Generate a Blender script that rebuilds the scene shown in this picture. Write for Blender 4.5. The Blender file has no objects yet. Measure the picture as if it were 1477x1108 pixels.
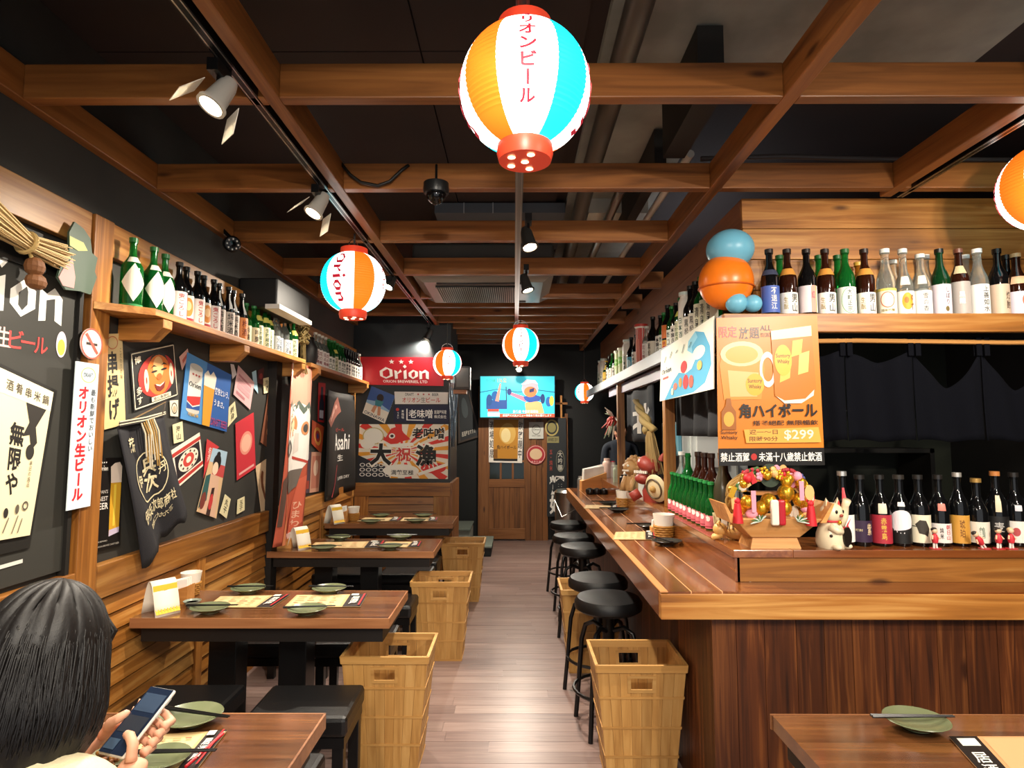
import bpy, bmesh, math, random
from mathutils import Vector, Matrix
from mathutils.geometry import tessellate_polygon
random.seed(7)
SC = bpy.context.scene
COL = SC.collection
PI = math.pi
sin, cos = math.sin, math.cos
# ------------------------------------------------------------------ camera
F, CX, CY, EYE = 870.0, 738.5, 554.0, 1.55
PITCH = math.atan(68 / F)
YAW = 3.5 / F
cd = bpy.data.cameras.new('camera'); cam = bpy.data.objects.new('camera', cd); COL.objects.link(cam)
cd.sensor_width = 36; cd.lens = F / 1477 * 36; cd.clip_start = .02
cam.location = (0, 0, EYE); cam.rotation_euler = (PI / 2 + PITCH, 0, YAW)
SC.camera = cam
# ------------------------------------------------------------------ world and exposure
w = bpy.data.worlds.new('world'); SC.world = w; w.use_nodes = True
w.node_tree.nodes['Background'].inputs[0].default_value = (.93, .96, 1, 1)   # even fill light; room left open behind the camera to admit it
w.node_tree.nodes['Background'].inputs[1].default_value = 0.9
vs = SC.view_settings
vs.view_transform = 'Standard'; vs.look = 'None'; vs.gamma = 1; vs.use_curve_mapping = False
vs.exposure = 0.22
SC.cycles.max_bounces = 7; SC.cycles.transmission_bounces = 6; SC.cycles.diffuse_bounces = 4
SC.cycles.sample_clamp_indirect = 6
SPOT_W = 150.0
SPOT_COL = (1, .89, .74)
# ------------------------------------------------------------------ maths: rays through the lens, used to measure places on real planes
_R = Matrix.Rotation(YAW, 3, 'Z') @ Matrix.Rotation(PI / 2 + PITCH, 3, 'X')
def ray(px, py): return _R @ Vector(((px - CX) / F, (CY - py) / F, -1))
def onY(px, py, Y): d = ray(px, py); return Vector((0, 0, EYE)) + d * (Y / d.y)
def onX(px, py, X): d = ray(px, py); return Vector((0, 0, EYE)) + d * (X / d.x)
def onZ(px, py, Z): d = ray(px, py); return Vector((0, 0, EYE)) + d * ((Z - EYE) / d.z)
def lin(h):
    h = h.lstrip('#'); o = []
    for i in (0, 2, 4):
        c = int(h[i:i + 2], 16) / 255
        o.append(c / 12.92 if c <= .04045 else ((c + .055) / 1.055) ** 2.4)
    return (*o, 1)
# ------------------------------------------------------------------ materials
MC = {}
def P(m): return m.node_tree.nodes['Principled BSDF']
def mat(hexc, rough=.55, metal=0, spec=None, emit=0, trans=0, ior=1.45, coat=0, bump=0, bscale=200, name=None, alpha=1):
    key = ('m', hexc, rough, metal, emit, trans, coat, bump, bscale, alpha, name)
    if key in MC: return MC[key]
    m = bpy.data.materials.new(name or 'plain_' + hexc.strip('#')); m.use_nodes = True; p = P(m)
    p.inputs['Base Color'].default_value = lin(hexc); p.inputs['Roughness'].default_value = rough
    p.inputs['Metallic'].default_value = metal; p.inputs['IOR'].default_value = ior
    if spec is not None: p.inputs['Specular IOR Level'].default_value = spec
    if emit: p.inputs['Emission Color'].default_value = lin(hexc); p.inputs['Emission Strength'].default_value = emit
    if trans: p.inputs['Transmission Weight'].default_value = trans
    if coat: p.inputs['Coat Weight'].default_value = coat; p.inputs['Coat Roughness'].default_value = .15
    if alpha < 1: p.inputs['Alpha'].default_value = alpha
    nt = m.node_tree; N = nt.nodes; L = nt.links
    if bump:
        tc = N.new('ShaderNodeTexCoord'); nz = N.new('ShaderNodeTexNoise'); nz.inputs['Scale'].default_value = bscale
        nz.inputs['Detail'].default_value = 3; bp = N.new('ShaderNodeBump'); bp.inputs['Strength'].default_value = bump; bp.inputs['Distance'].default_value = .004
        L.new(tc.outputs['Object'], nz.inputs['Vector']); L.new(nz.outputs['Fac'], bp.inputs['Height']); L.new(bp.outputs['Normal'], p.inputs['Normal'])
    MC[key] = m; return m
def ramp(N, pts):
    r = N.new('ShaderNodeValToRGB'); e = r.color_ramp.elements
    while len(e) < len(pts): e.new(.5)
    for i, (a, c) in enumerate(pts): e[i].position = a; e[i].color = lin(c) if isinstance(c, str) else c
    return r
def wood(name, dark, mid, light, axis='X', rough=.45, fine=26, along=1.3, coat=0, knots=True, var=.25, bump=.15):
    key = ('w', name, axis)
    if key in MC: return MC[key]
    m = bpy.data.materials.new(name + '_' + axis.lower()); m.use_nodes = True; nt = m.node_tree; N = nt.nodes; L = nt.links; p = P(m)
    tc = N.new('ShaderNodeTexCoord'); oi = N.new('ShaderNodeObjectInfo')
    mul = N.new('ShaderNodeVectorMath'); mul.operation = 'SCALE'; mul.inputs[0].default_value = (37, 53, 71)
    L.new(oi.outputs['Random'], mul.inputs['Scale'])
    add = N.new('ShaderNodeVectorMath'); L.new(tc.outputs['Object'], add.inputs[0]); L.new(mul.outputs[0], add.inputs[1])
    mp = N.new('ShaderNodeMapping'); i = 'XYZ'.index(axis); s = [fine] * 3; s[i] = along; mp.inputs['Scale'].default_value = s
    L.new(add.outputs[0], mp.inputs['Vector'])
    n1 = N.new('ShaderNodeTexNoise'); n1.inputs['Scale'].default_value = 1; n1.inputs['Detail'].default_value = 5; n1.inputs['Distortion'].default_value = 1.2
    L.new(mp.outputs[0], n1.inputs['Vector'])
    mp2 = N.new('ShaderNodeMapping'); s2 = [3.0] * 3; s2[i] = .8; mp2.inputs['Scale'].default_value = s2; L.new(add.outputs[0], mp2.inputs['Vector'])
    n2 = N.new('ShaderNodeTexNoise'); n2.inputs['Scale'].default_value = 1; n2.inputs['Detail'].default_value = 2; L.new(mp2.outputs[0], n2.inputs['Vector'])
    mx = N.new('ShaderNodeMix'); mx.data_type = 'FLOAT'; mx.inputs[0].default_value = .45
    L.new(n1.outputs['Fac'], mx.inputs[2]); L.new(n2.outputs['Fac'], mx.inputs[3])
    r = ramp(N, [(.3, dark), (.5, mid), (.72, light)]); L.new(mx.outputs[0], r.inputs[0])
    col = r.outputs[0]
    if knots:
        mp3 = N.new('ShaderNodeMapping'); s3 = [7.0] * 3; s3[i] = 2.2; mp3.inputs['Scale'].default_value = s3; L.new(add.outputs[0], mp3.inputs['Vector'])
        vo = N.new('ShaderNodeTexVoronoi'); vo.inputs['Scale'].default_value = 1; L.new(mp3.outputs[0], vo.inputs['Vector'])
        rk = ramp(N, [(.05, (.1, .04, .02, 1)), (.13, (1, 1, 1, 1))]); L.new(vo.outputs['Distance'], rk.inputs[0])
        mk = N.new('ShaderNodeMix'); mk.data_type = 'RGBA'; mk.blend_type = 'MULTIPLY'; mk.inputs[0].default_value = .8
        L.new(col, mk.inputs[6]); L.new(rk.outputs[0], mk.inputs[7]); col = mk.outputs[2]
    hs = N.new('ShaderNodeHueSaturation')
    mr = N.new('ShaderNodeMapRange'); mr.inputs[3].default_value = 1 - var; mr.inputs[4].default_value = 1 + var; L.new(oi.outputs['Random'], mr.inputs[0])
    L.new(mr.outputs[0], hs.inputs['Value']); L.new(col, hs.inputs['Color']); L.new(hs.outputs[0], p.inputs['Base Color'])
    p.inputs['Roughness'].default_value = rough
    if coat: p.inputs['Coat Weight'].default_value = coat; p.inputs['Coat Roughness'].default_value = .12
    bp = N.new('ShaderNodeBump'); bp.inputs['Strength'].default_value = bump; bp.inputs['Distance'].default_value = .002
    L.new(n1.outputs['Fac'], bp.inputs['Height']); L.new(bp.outputs['Normal'], p.inputs['Normal'])
    MC[key] = m; return m
def trimw(a): return wood('orange_pine', '#5a2e0c', '#9f662a', '#cc9a56', a, .42)
def beamw(a): return wood('beam_pine', '#57300f', '#8a5426', '#a86d36', a, .38, var=.15)
def barw(a): return wood('bar_wood', '#4a230d', '#7a421c', '#a06533', a, .24, coat=.7, var=.12)
def basew(a): return wood('bar_base_wood', '#220f06', '#522910', '#94582a', a, .42, var=.25, fine=40, along=1.6)
def tablew(a): return wood('table_wood', '#3c210f', '#653d20', '#875a31', a, .26, coat=.6, knots=False, var=.06, fine=30)
def basketw(a): return wood('basket_chip', '#96672e', '#b98a4a', '#cfa464', a, .6, knots=False, var=.12)
def floorw(a): return wood('floor_vinyl', '#6a5552', '#877069', '#a08a80', a, .33, knots=False, var=.12, fine=60, along=2.5)
def doorw(a): return wood('door_cedar', '#4c2a10', '#7d4d22', '#96643a', a, .5, var=.12)
def mottled(name, c1, c2, scale=3, rough=.8, bump=.1):
    key = ('mo', name)
    if key in MC: return MC[key]
    m = bpy.data.materials.new(name); m.use_nodes = True; nt = m.node_tree; N = nt.nodes; L = nt.links; p = P(m)
    tc = N.new('ShaderNodeTexCoord'); n = N.new('ShaderNodeTexNoise'); n.inputs['Scale'].default_value = scale; n.inputs['Detail'].default_value = 6
    L.new(tc.outputs['Object'], n.inputs['Vector']); r = ramp(N, [(.35, c1), (.7, c2)]); L.new(n.outputs['Fac'], r.inputs[0])
    L.new(r.outputs[0], p.inputs['Base Color']); p.inputs['Roughness'].default_value = rough
    bp = N.new('ShaderNodeBump'); bp.inputs['Strength'].default_value = bump; bp.inputs['Distance'].default_value = .01
    L.new(n.outputs['Fac'], bp.inputs['Height']); L.new(bp.outputs['Normal'], p.inputs['Normal']); MC[key] = m; return m
CHALK = mottled('chalkboard_paint', '#2b2a26', '#3a3833', 2.2, .7, .05)
DARKCEIL = mottled('dark_ceiling_paint', '#241a18', '#30231f', 1.5, .75, .05)
CONCRETE = mottled('grey_concrete', '#7e8078', '#a9aa9f', 2.5, .85, .3)
BLACKM = mat('#0c0c0d', .32, name='black_enamel')
LEATHER = mat('#0d0d0e', .36, bump=.35, bscale=260, name='black_leatherette')
STEEL = mat('#b9b7b2', .28, 1, name='brushed_steel')
WHITEP = mat('#efece4', .7, name='white_paper')
BLACKP = mat('#141312', .6, name='black_print')
SKIN = mat('#d9a184', .5, name='skin')
# ------------------------------------------------------------------ mesh builder
class MB:
    def __init__(s): s.v = []; s.f = []; s.m = []
    def add(s, vs, fs, m=0):
        b = len(s.v); s.v += [tuple(v) for v in vs]
        for f in fs: s.f.append([b + i for i in f]); s.m.append(m)
        return s
    def box(s, x0, x1, y0, y1, z0, z1, m=0, M=None):
        v = [Vector(p) for p in ((x0, y0, z0), (x1, y0, z0), (x1, y1, z0), (x0, y1, z0), (x0, y0, z1), (x1, y0, z1), (x1, y1, z1), (x0, y1, z1))]
        if M is not None: v = [M @ p for p in v]
        return s.add(v, [(0, 3, 2, 1), (4, 5, 6, 7), (0, 1, 5, 4), (1, 2, 6, 5), (2, 3, 7, 6), (3, 0, 4, 7)], m)
    def cbox(s, c, d, m=0, M=None): return s.box(c[0] - d[0] / 2, c[0] + d[0] / 2, c[1] - d[1] / 2, c[1] + d[1] / 2, c[2] - d[2] / 2, c[2] + d[2] / 2, m, M)
    def hexa(s, bot, top, m=0):   # two quads
        return s.add(list(bot) + list(top), [(0, 3, 2, 1), (4, 5, 6, 7), (0, 1, 5, 4), (1, 2, 6, 5), (2, 3, 7, 6), (3, 0, 4, 7)], m)
    def lathe(s, prof, n=16, c=(0, 0, 0), m=0, M=None, a0=0, a1=2 * PI, mf=None):
        full = abs(a1 - a0 - 2 * PI) < 1e-6; k = n if full else n + 1; vs = []
        for r, z in prof:
            for i in range(k):
                a = a0 + (a1 - a0) * i / n; p = Vector((c[0] + r * cos(a), c[1] + r * sin(a), c[2] + z)); vs.append(M @ p if M is not None else p)
        b = len(s.v); s.v += [tuple(v) for v in vs]
        for j in range(len(prof) - 1):
            for i in range(n):
                i2 = (i + 1) % k if full else i + 1
                s.f.append([b + j * k + i, b + j * k + i2, b + (j + 1) * k + i2, b + (j + 1) * k + i]); s.m.append(mf(i, j) if mf else m)
        if full:
            if prof[0][0] > 1e-6: s.f.append([b + i for i in range(k)][::-1]); s.m.append(m if not mf else mf(0, 0))
            if prof[-1][0] > 1e-6: s.f.append([b + (len(prof) - 1) * k + i for i in range(k)]); s.m.append(m if not mf else mf(0, 0))
        return s
    def tube(s, pts, r, n=8, m=0, closed=False):
        pts = [Vector(p) for p in pts]; R = r if isinstance(r, (list, tuple)) else [r] * len(pts); k = len(pts); rings = []
        t0 = (pts[1] - pts[0]).normalized(); u = t0.orthogonal().normalized()
        for i, p in enumerate(pts):
            a = pts[i - 1] if i > 0 or closed else p; q = pts[(i + 1) % k] if i < k - 1 or closed else p
            t = (q - a).normalized() if (q - a).length > 1e-9 else t0
            u = (u - t * u.dot(t)); u = u.normalized() if u.length > 1e-9 else t.orthogonal().normalized(); v = t.cross(u)
            rings.append([p + (u * cos(2 * PI * j / n) + v * sin(2 * PI * j / n)) * R[i] for j in range(n)])
        b = len(s.v); s.v += [tuple(p) for rg in rings for p in rg]
        for i in range(k if closed else k - 1):
            i2 = (i + 1) % k
            for j in range(n):
                j2 = (j + 1) % n; s.f.append([b + i * n + j, b + i * n + j2, b + i2 * n + j2, b + i2 * n + j]); s.m.append(m)
        if not closed:
            s.f.append([b + j for j in range(n)][::-1]); s.m.append(m); s.f.append([b + (k - 1) * n + j for j in range(n)]); s.m.append(m)
        return s
    def sph(s, c, r, n=12, m=0, M=None):
        r = (r, r, r) if not isinstance(r, (tuple, list)) else r; prof = []; h = max(4, n // 2); vs = []; c = Vector(c)
        for j in range(h + 1):
            th = PI * j / h
            for i in range(n):
                a = 2 * PI * i / n; p = Vector((r[0] * sin(th) * cos(a), r[1] * sin(th) * sin(a), -r[2] * cos(th)))
                vs.append(c + (M @ p if M is not None else p))
        fs = [[j * n + i, j * n + (i + 1) % n, (j + 1) * n + (i + 1) % n, (j + 1) * n + i] for j in range(h) for i in range(n)]
        return s.add(vs, fs, m)
    def grid(s, fn, nu, nv, m=0, mf=None):
        vs = [fn(i / nu, j / nv) for j in range(nv + 1) for i in range(nu + 1)]; b = len(s.v); s.v += [tuple(v) for v in vs]
        for j in range(nv):
            for i in range(nu):
                a = b + j * (nu + 1) + i; s.f.append([a, a + 1, a + nu + 2, a + nu + 1]); s.m.append(mf(i, j) if mf else m)
        return s
    def prism(s, pts, dirv, m=0):   # polygon in space pushed along dirv
        n = len(pts); d = Vector(dirv); vs = [Vector(p) for p in pts] + [Vector(p) + d for p in pts]
        return s.add(vs, [list(range(n))[::-1], list(range(n, 2 * n))] + [[i, (i + 1) % n, n + (i + 1) % n, n + i] for i in range(n)], m)
    def build(s, name, mats, parent=None, smooth=None, bevel=0, solid=0, recalc=True):
        me = bpy.data.meshes.new(name); me.from_pydata(s.v, [], s.f); mats = mats if isinstance(mats, (list, tuple)) else [mats]
        for x in mats: me.materials.append(x)
        if len(mats) > 1: me.polygons.foreach_set('material_index', s.m)
        if recalc:
            bm = bmesh.new(); bm.from_mesh(me); bmesh.ops.remove_doubles(bm, verts=bm.verts, dist=1e-6); bmesh.ops.recalc_face_normals(bm, faces=bm.faces); bm.to_mesh(me); bm.free()
        if smooth:
            me.polygons.foreach_set('use_smooth', [True] * len(me.polygons)); me.set_sharp_from_angle(angle=smooth)
        me.update(); o = bpy.data.objects.new(name, me); COL.objects.link(o)
        if parent is not None: o.parent = parent
        if solid: md = o.modifiers.new('thick', 'SOLIDIFY'); md.thickness = solid; md.offset = 0
        if bevel: md = o.modifiers.new('edge', 'BEVEL'); md.width = bevel; md.segments = 2; md.limit_method = 'ANGLE'
        return o
def tag(o, label=None, cat=None, group=None, kind=None):
    if label: o['label'] = label
    if cat: o['category'] = cat
    if group: o['group'] = group
    if kind: o['kind'] = kind
    return o
def thing(name, label, cat, loc=(0, 0, 0), rz=0, group=None):
    o = bpy.data.objects.new(name, None); COL.objects.link(o); o.empty_display_size = .05; o.location = loc; o.rotation_euler = (0, 0, rz)
    return tag(o, label, cat, group)
def share(o, name=None, parent=None, loc=None):
    c = o.copy(); COL.objects.link(c); c.parent = parent
    if loc is not None: c.location = loc
    return c
def copy_tree(o, parent=None):
    c = o.copy(); COL.objects.link(c); c.parent = parent
    for ch in list(o.children): copy_tree(ch, c)
    return c
ORD = 'first second third fourth fifth sixth seventh eighth ninth tenth eleventh twelfth thirteenth fourteenth fifteenth sixteenth seventeenth eighteenth nineteenth twentieth'.split()
def ordn(i):
    if i < 20: return ORD[i]
    return 'twenty-' + ORD[i - 20] if i < 29 else ('thirtieth' if i == 29 else 'thirty-' + ORD[i - 30])
# ------------------------------------------------------------------ lettering
TX = {}
def glyphs(t, bold):
    k = (t, bold)
    if k in TX: return TX[k]
    c = bpy.data.curves.new('lettering', 'FONT'); c.body = t; c.size = 1; c.resolution_u = 2; c.offset = bold; c.fill_mode = 'FRONT'
    o = bpy.data.objects.new('lettering', c); me = bpy.data.meshes.new_from_object(o)
    vs = [(v.co.x, v.co.y) for v in me.vertices]; fs = [list(p.vertices) for p in me.polygons]
    bpy.data.objects.remove(o); bpy.data.curves.remove(c); bpy.data.meshes.remove(me)
    TX[k] = (vs, fs); return TX[k]
class Print:
    """flat print: shapes in a 0..1 frame laid on a surface fn(u, v, height)"""
    def __init__(s, fn, curved=False): s.fn = fn; s.b = MB(); s.cols = []; s.h = .0006; s.curved = curved; s.mk = {}
    def mi(s, c):
        if c not in s.cols: s.cols.append(c)
        return s.cols.index(c)
    def poly(s, pts, c):
        if s.curved:
            n = len(pts); A = sum(pts[i][0] * pts[(i + 1) % n][1] - pts[(i + 1) % n][0] * pts[i][1] for i in range(n))
            s.tri(pts, [list(t) for t in tessellate_polygon([[Vector((u, v, 0)) for u, v in pts]])], c); return
        s.b.add([s.fn(u, v, s.h) for u, v in pts], [list(range(len(pts)))], s.mi(c)); s.h += .00025
    def tri(s, vs, fs, c):
        if s.curved:   # cut to short pieces so that the print follows the curve
            T = []; st = []
            for f in fs:
                for k in range(1, len(f) - 1): st.append((vs[f[0]], vs[f[k]], vs[f[k + 1]]))
            while st:
                t = st.pop(); e = max(range(3), key=lambda i: abs(t[i][0] - t[(i + 1) % 3][0]) + .3 * abs(t[i][1] - t[(i + 1) % 3][1])); a, b, d = t[e], t[(e + 1) % 3], t[(e + 2) % 3]
                if abs(a[0] - b[0]) + .3 * abs(a[1] - b[1]) < .13: T.append(t); continue
                m = ((a[0] + b[0]) / 2, (a[1] + b[1]) / 2); st += [(a, m, d), (m, b, d)]
            for t in T: s.b.add([s.fn(u, v, s.h) for u, v in t], [(0, 1, 2)], s.mi(c))
            s.h += .00025; return
        s.b.add([s.fn(u, v, s.h) for u, v in vs], fs, s.mi(c)); s.h += .00025
    def rect(s, u0, v0, u1, v1, c):
        n = 8 if s.curved else 1
        vs = [(u0 + (u1 - u0) * i / n, v) for v in (v0, v1) for i in range(n + 1)]
        s.tri(vs, [[i, i + 1, n + 2 + i, n + 1 + i] for i in range(n)], c)
    def ell(s, cu, cv, ru, rv, c, n=22): s.tri([(cu, cv)] + [(cu + ru * cos(2 * PI * i / n), cv + rv * sin(2 * PI * i / n)) for i in range(n)], [[0, 1 + i, 1 + (i + 1) % n] for i in range(n)], c)
    def ring(s, cu, cv, ru, rv, wd, c, n=26, a0=0, a1=2 * PI):
        vs = []; k = n + 1
        for q in (1, 1 - wd): vs += [(cu + q * ru * cos(a0 + (a1 - a0) * i / n), cv + q * rv * sin(a0 + (a1 - a0) * i / n)) for i in range(k)]
        s.tri(vs, [[i, i + 1, k + i + 1, k + i] for i in range(n)], c)
    def line(s, u0, v0, u1, v1, wd, c, asp=1):
        dx, dy = (u1 - u0), (v1 - v0) * asp; l = math.hypot(dx, dy) or 1; nx, ny = -dy / l * wd / 2, dx / l * wd / 2 / asp
        s.poly([(u0 - nx, v0 - ny), (u1 - nx, v1 - ny), (u1 + nx, v1 + ny), (u0 + nx, v0 + ny)], c)
    def star(s, cu, cv, ru, rv, c):
        p = [(cu + (ru if i % 2 == 0 else ru * .42) * sin(PI * i / 5), cv + (rv if i % 2 == 0 else rv * .42) * cos(PI * i / 5)) for i in range(10)]
        s.tri([(cu, cv)] + p, [[0, 1 + i, 1 + (i + 1) % 10] for i in range(10)], c)
    def text(s, t, u0, v0, u1, v1, c, vert=False, bold=.012):
        if vert:
            n = len(t); ch = (v1 - v0) / n
            for i, q in enumerate(t):
                if q == ' ': continue
                vs, fs = glyphs(q, bold)
                if not vs: continue
                b = v1 - (i + 1) * ch; w_ = 1.0 if ord(q) > 0x2000 else .62
                if q == 'ー': out = [(u0 + (u1 - u0) * (.5 + (y - .36)), b + ch * (1 - x)) for x, y in vs]
                else: out = [(u0 + (u1 - u0) * x / w_, b + ch * (y + .14) / 1.04) for x, y in vs]
                s.tri(out, fs, c); s.h -= .00025
            s.h += .00025; return
        vs, fs = glyphs(t, bold)
        if not vs: return
        xs = [p[0] for p in vs]; ys = [p[1] for p in vs]; x0, x1 = min(xs), max(xs); cjk = any(ord(q) > 0x2000 for q in t)
        y0, y1 = (-.12, .90) if cjk else (min(ys), max(ys))
        s.tri([(u0 + (u1 - u0) * (x - x0) / (x1 - x0), v0 + (v1 - v0) * (y - y0) / (y1 - y0)) for x, y in vs], fs, c)
    def logo(s, u0, v0, u1, v1, c):
        """pointed broad-nib 'orion' word mark"""
        U = lambda x: u0 + (u1 - u0) * x / 5.0
        V = lambda y: v0 + (v1 - v0) * y / 1.55
        def q(*p): s.tri([(U(x), V(y)) for x, y in p], [list(range(len(p)))], c); s.h -= .00025
        def o(x, wd, hh=1.0):
            q((x, .3), (x + .3, .3), (x + .3, hh * .62), (x, hh * .66)); q((x, hh * .66), (x + .3, hh * .62), (x + wd * .62, hh * .84), (x + wd * .5, hh))
            q((x + wd * .5, hh), (x + wd * .62, hh * .84), (x + wd - .3, hh * .7), (x + wd, hh * .78)); q((x + wd - .3, .36), (x + wd, .3), (x + wd, hh * .78), (x + wd - .3, hh * .7))
            q((x + wd * .45, 0), (x + wd, .3), (x + wd - .3, .36), (x + wd * .48, .17)); q((x, .3), (x + wd * .45, 0), (x + wd * .48, .17), (x + .3, .3))
        o(0, 1.3, 1.25)
        q((1.5, 0), (1.8, .05), (1.8, .8), (1.5, .95)); q((1.8, .62), (2.12, 1.02), (2.25, .76), (1.98, .62), (1.8, .5))
        q((2.42, 0), (2.72, .05), (2.72, .98), (2.42, .85)); q((2.57, 1.12), (2.76, 1.32), (2.57, 1.52), (2.38, 1.32))
        o(2.92, .95)
        q((4.02, 0), (4.3, .05), (4.3, .8), (4.02, .92)); q((4.3, .62), (4.3, .8), (4.62, 1.02), (4.98, .76), (4.66, .72)); q((4.68, .1), (4.98, 0), (4.98, .76), (4.66, .72))
        s.h += .00025
    def run(s, els):
        for e in els:
            k = e[0]
            if k == 'r': s.rect(*e[1:])
            elif k == 'e': s.ell(*e[1:])
            elif k == 'p': s.poly(*e[1:])
            elif k == 't': s.text(*e[1:])
            elif k == 'v': s.text(*e[1:7], vert=True, **(e[7] if len(e) > 7 else {}))
            elif k == 's': s.star(*e[1:])
            elif k == 'o': s.logo(*e[1:])
            elif k == 'l': s.line(*e[1:])
            elif k == 'g': s.ring(*e[1:])
        return s
    def build(s, parent, name='print', rough=.6, emit=0):
        if not s.b.f: return None
        return s.b.build(name, [mat(c, rough, emit=emit) for c in s.cols], parent, recalc=False)
def quadfn(TL, TR, BR, BL, t=0):
    TL, TR, BR, BL = map(Vector, (TL, TR, BR, BL)); n = (BR - BL).cross(TL - BL).normalized()
    return lambda u, v, h: (BL * (1 - u) + BR * u) * (1 - v) + (TL * (1 - u) + TR * u) * v + n * (h + t)
def poster(name, label, cat, cor, base, els, t=.004, group=None, rough=.55, emit=0, frame=None):
    f = quadfn(*cor); b = MB(); o4 = [(0, 0), (1, 0), (1, 1), (0, 1)]
    b.hexa([f(u, v, 0.0015) for u, v in o4], [f(u, v, t) for u, v in o4])
    o = b.build(name, mat(base, rough, emit=emit), None); tag(o, label, cat, group)
    if frame:
        hexc, wd, th = frame; L = (f(1, 0, 0) - f(0, 0, 0)).length; H = (f(0, 1, 0) - f(0, 0, 0)).length; a, c = wd / L, wd / H; fr = MB()
        for (u0, v0, u1, v1) in ((-a, -c, 1 + a, 0), (-a, 1, 1 + a, 1 + c), (-a, 0, 0, 1), (1, 0, 1 + a, 1)):
            q = [(u0, v0), (u1, v0), (u1, v1), (u0, v1)]; fr.hexa([f(u, v, .001) for u, v in q], [f(u, v, th) for u, v in q])
        fr.build('frame', mat(hexc, .4), o)
    Print(lambda u, v, h: f(u, v, t + h)).run(els).build(o, rough=rough, emit=emit)
    return o
# ================================================================== THE SETTING
XL, YB, XR, ZC = -1.75, 8.8, 3.3, 3.15
fl = tag(MB().box(XL - .1, XR, -1.6, YB + .2, -.06, -.004).build('floor', floorw('X')), 'grey-brown wood-look plank floor of the aisle', kind='structure')
_pl = {}
for r in range(68):
    y0 = 1.95 + r * .1; x = XL - random.random() * .9
    while x < .95:
        x1 = min(x + 1.0, .97); xx = max(x, XL)
        if x1 - xx > .04:
            MB().box(xx + .0008, x1 - .0008, y0 + .0008, y0 + .0992, -.006, random.uniform(0, .0008)).build('plank', floorw('X'), fl)
        x = x1 if x1 < .96 else 9
ce = tag(MB().box(XL - .1, XR, -1.6, YB + .2, ZC, ZC + .1).build('ceiling', DARKCEIL), 'dark ceiling with a lattice of brown timber beams', kind='structure')
# ceiling panels left of the services, bare concrete over the bar side
for y in range(5):
    for x in range(3):
        MB().box(XL + x * .68 + .004, XL + (x + 1) * .68 - .004, .2 + y * 1.1 + .004, .2 + (y + 1) * 1.1 - .004, ZC - .02, ZC).build('panel', DARKCEIL, ce)
MB().box(.36, .95, -.5, 5.6, ZC - .04, ZC).build('concrete_soffit', CONCRETE, ce); MB().box(.95, 1.95, -.5, 2.5, ZC - .04, ZC).build('concrete_soffit', CONCRETE, ce)
MB().box(.5, .9, 3.95, 4.5, ZC - .14, ZC - .04).build('pale_panel', mat('#c4c4b8', .7), ce)
MB().box(-.55, .35, 4.05, 4.9, ZC - .1, ZC - .03).build('access_panel', mat('#5a6168', .6), ce)
for k in range(3): MB().box(-.35 + k * .2, -.345 + k * .2, 4.04, 4.06, ZC - .1, ZC - .03).build('panel_joint', mat('#b9bfc4', .6), ce)
BH, BT, ZB = .125, .05, 2.70
YBEAM = [2.0 + .785 * k for k in range(-3, 8)]
def beam(x0, x1, y0, y1, z0, z1, ax): MB().box(x0, x1, y0, y1, z0, z1).build('beam', beamw(ax), ce, bevel=.004)
LONG = [(-1.75, -1.705), (-.865, -.815), (.93, .985), (1.80, 1.855)]
for i, y in enumerate(YBEAM):
    cuts = [(-1.705, -.865), (-.815, .93)]
    if y < 3.0: cuts += [(.985, 1.80), (1.855, XR)]
    for a, b in cuts: beam(a, b, y, y + BT, ZB, ZB + BH, 'X')
for i in (6, 7, 8): beam(.985, 1.17, YBEAM[i] + .3, YBEAM[i] + .35, ZB - .03, ZB + .1, 'X')
for y in (5.53, 6.32, 7.1, 7.9): beam(-.815, .93, y, y + BT, ZB, ZB + BH, 'X')
for x0, x1 in LONG[:3]: beam(x0, x1, -1, 8.6, ZB, ZB + BH, 'Y')
beam(*LONG[3], -1, 2.9, ZB, ZB + BH, 'Y')
# ducts and conduits over the aisle
def conduit(pts, r, m, lab): tag(MB().tube(pts, r, 10).build('conduit', m, smooth=.7), lab, 'pipe', 'conduits above the beams')
conduit([(.42, .3, 2.98), (.42, 3.2, 2.98), (.5, 8.5, 2.98)], .05, mat('#6d6a62', .4, .6), 'thick grey conduit above the beams beside the centre track')
conduit([(.62, 3.4, 2.95), (.62, 8.5, 2.95)], .03, STEEL, 'thin steel conduit above the beams behind the air conditioner')
conduit([(.86, 2.85, 2.9), (.84, 5, 2.92), (.86, 8.5, 2.9)], .02, mat('#c9c5bb', .5), 'pale cable bundle along the beam over the counter')
conduit([(.9, 2.82, 2.86), (1.3, 2.84, 2.88), (1.8, 2.83, 2.86), (2.6, 2.84, 2.86)], .012, mat('#4a4340', .5), 'dark cable lying on the beam above the bottle shelf')
tag(MB().box(.7, .8, 2.2, 2.75, 2.83, 3.1).box(.72, .78, 3.0, 4.2, 2.9, 3.1).build('ceiling_duct', mat('#191715', .6)), 'black duct under the concrete ceiling right of the big lantern', 'duct')
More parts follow.
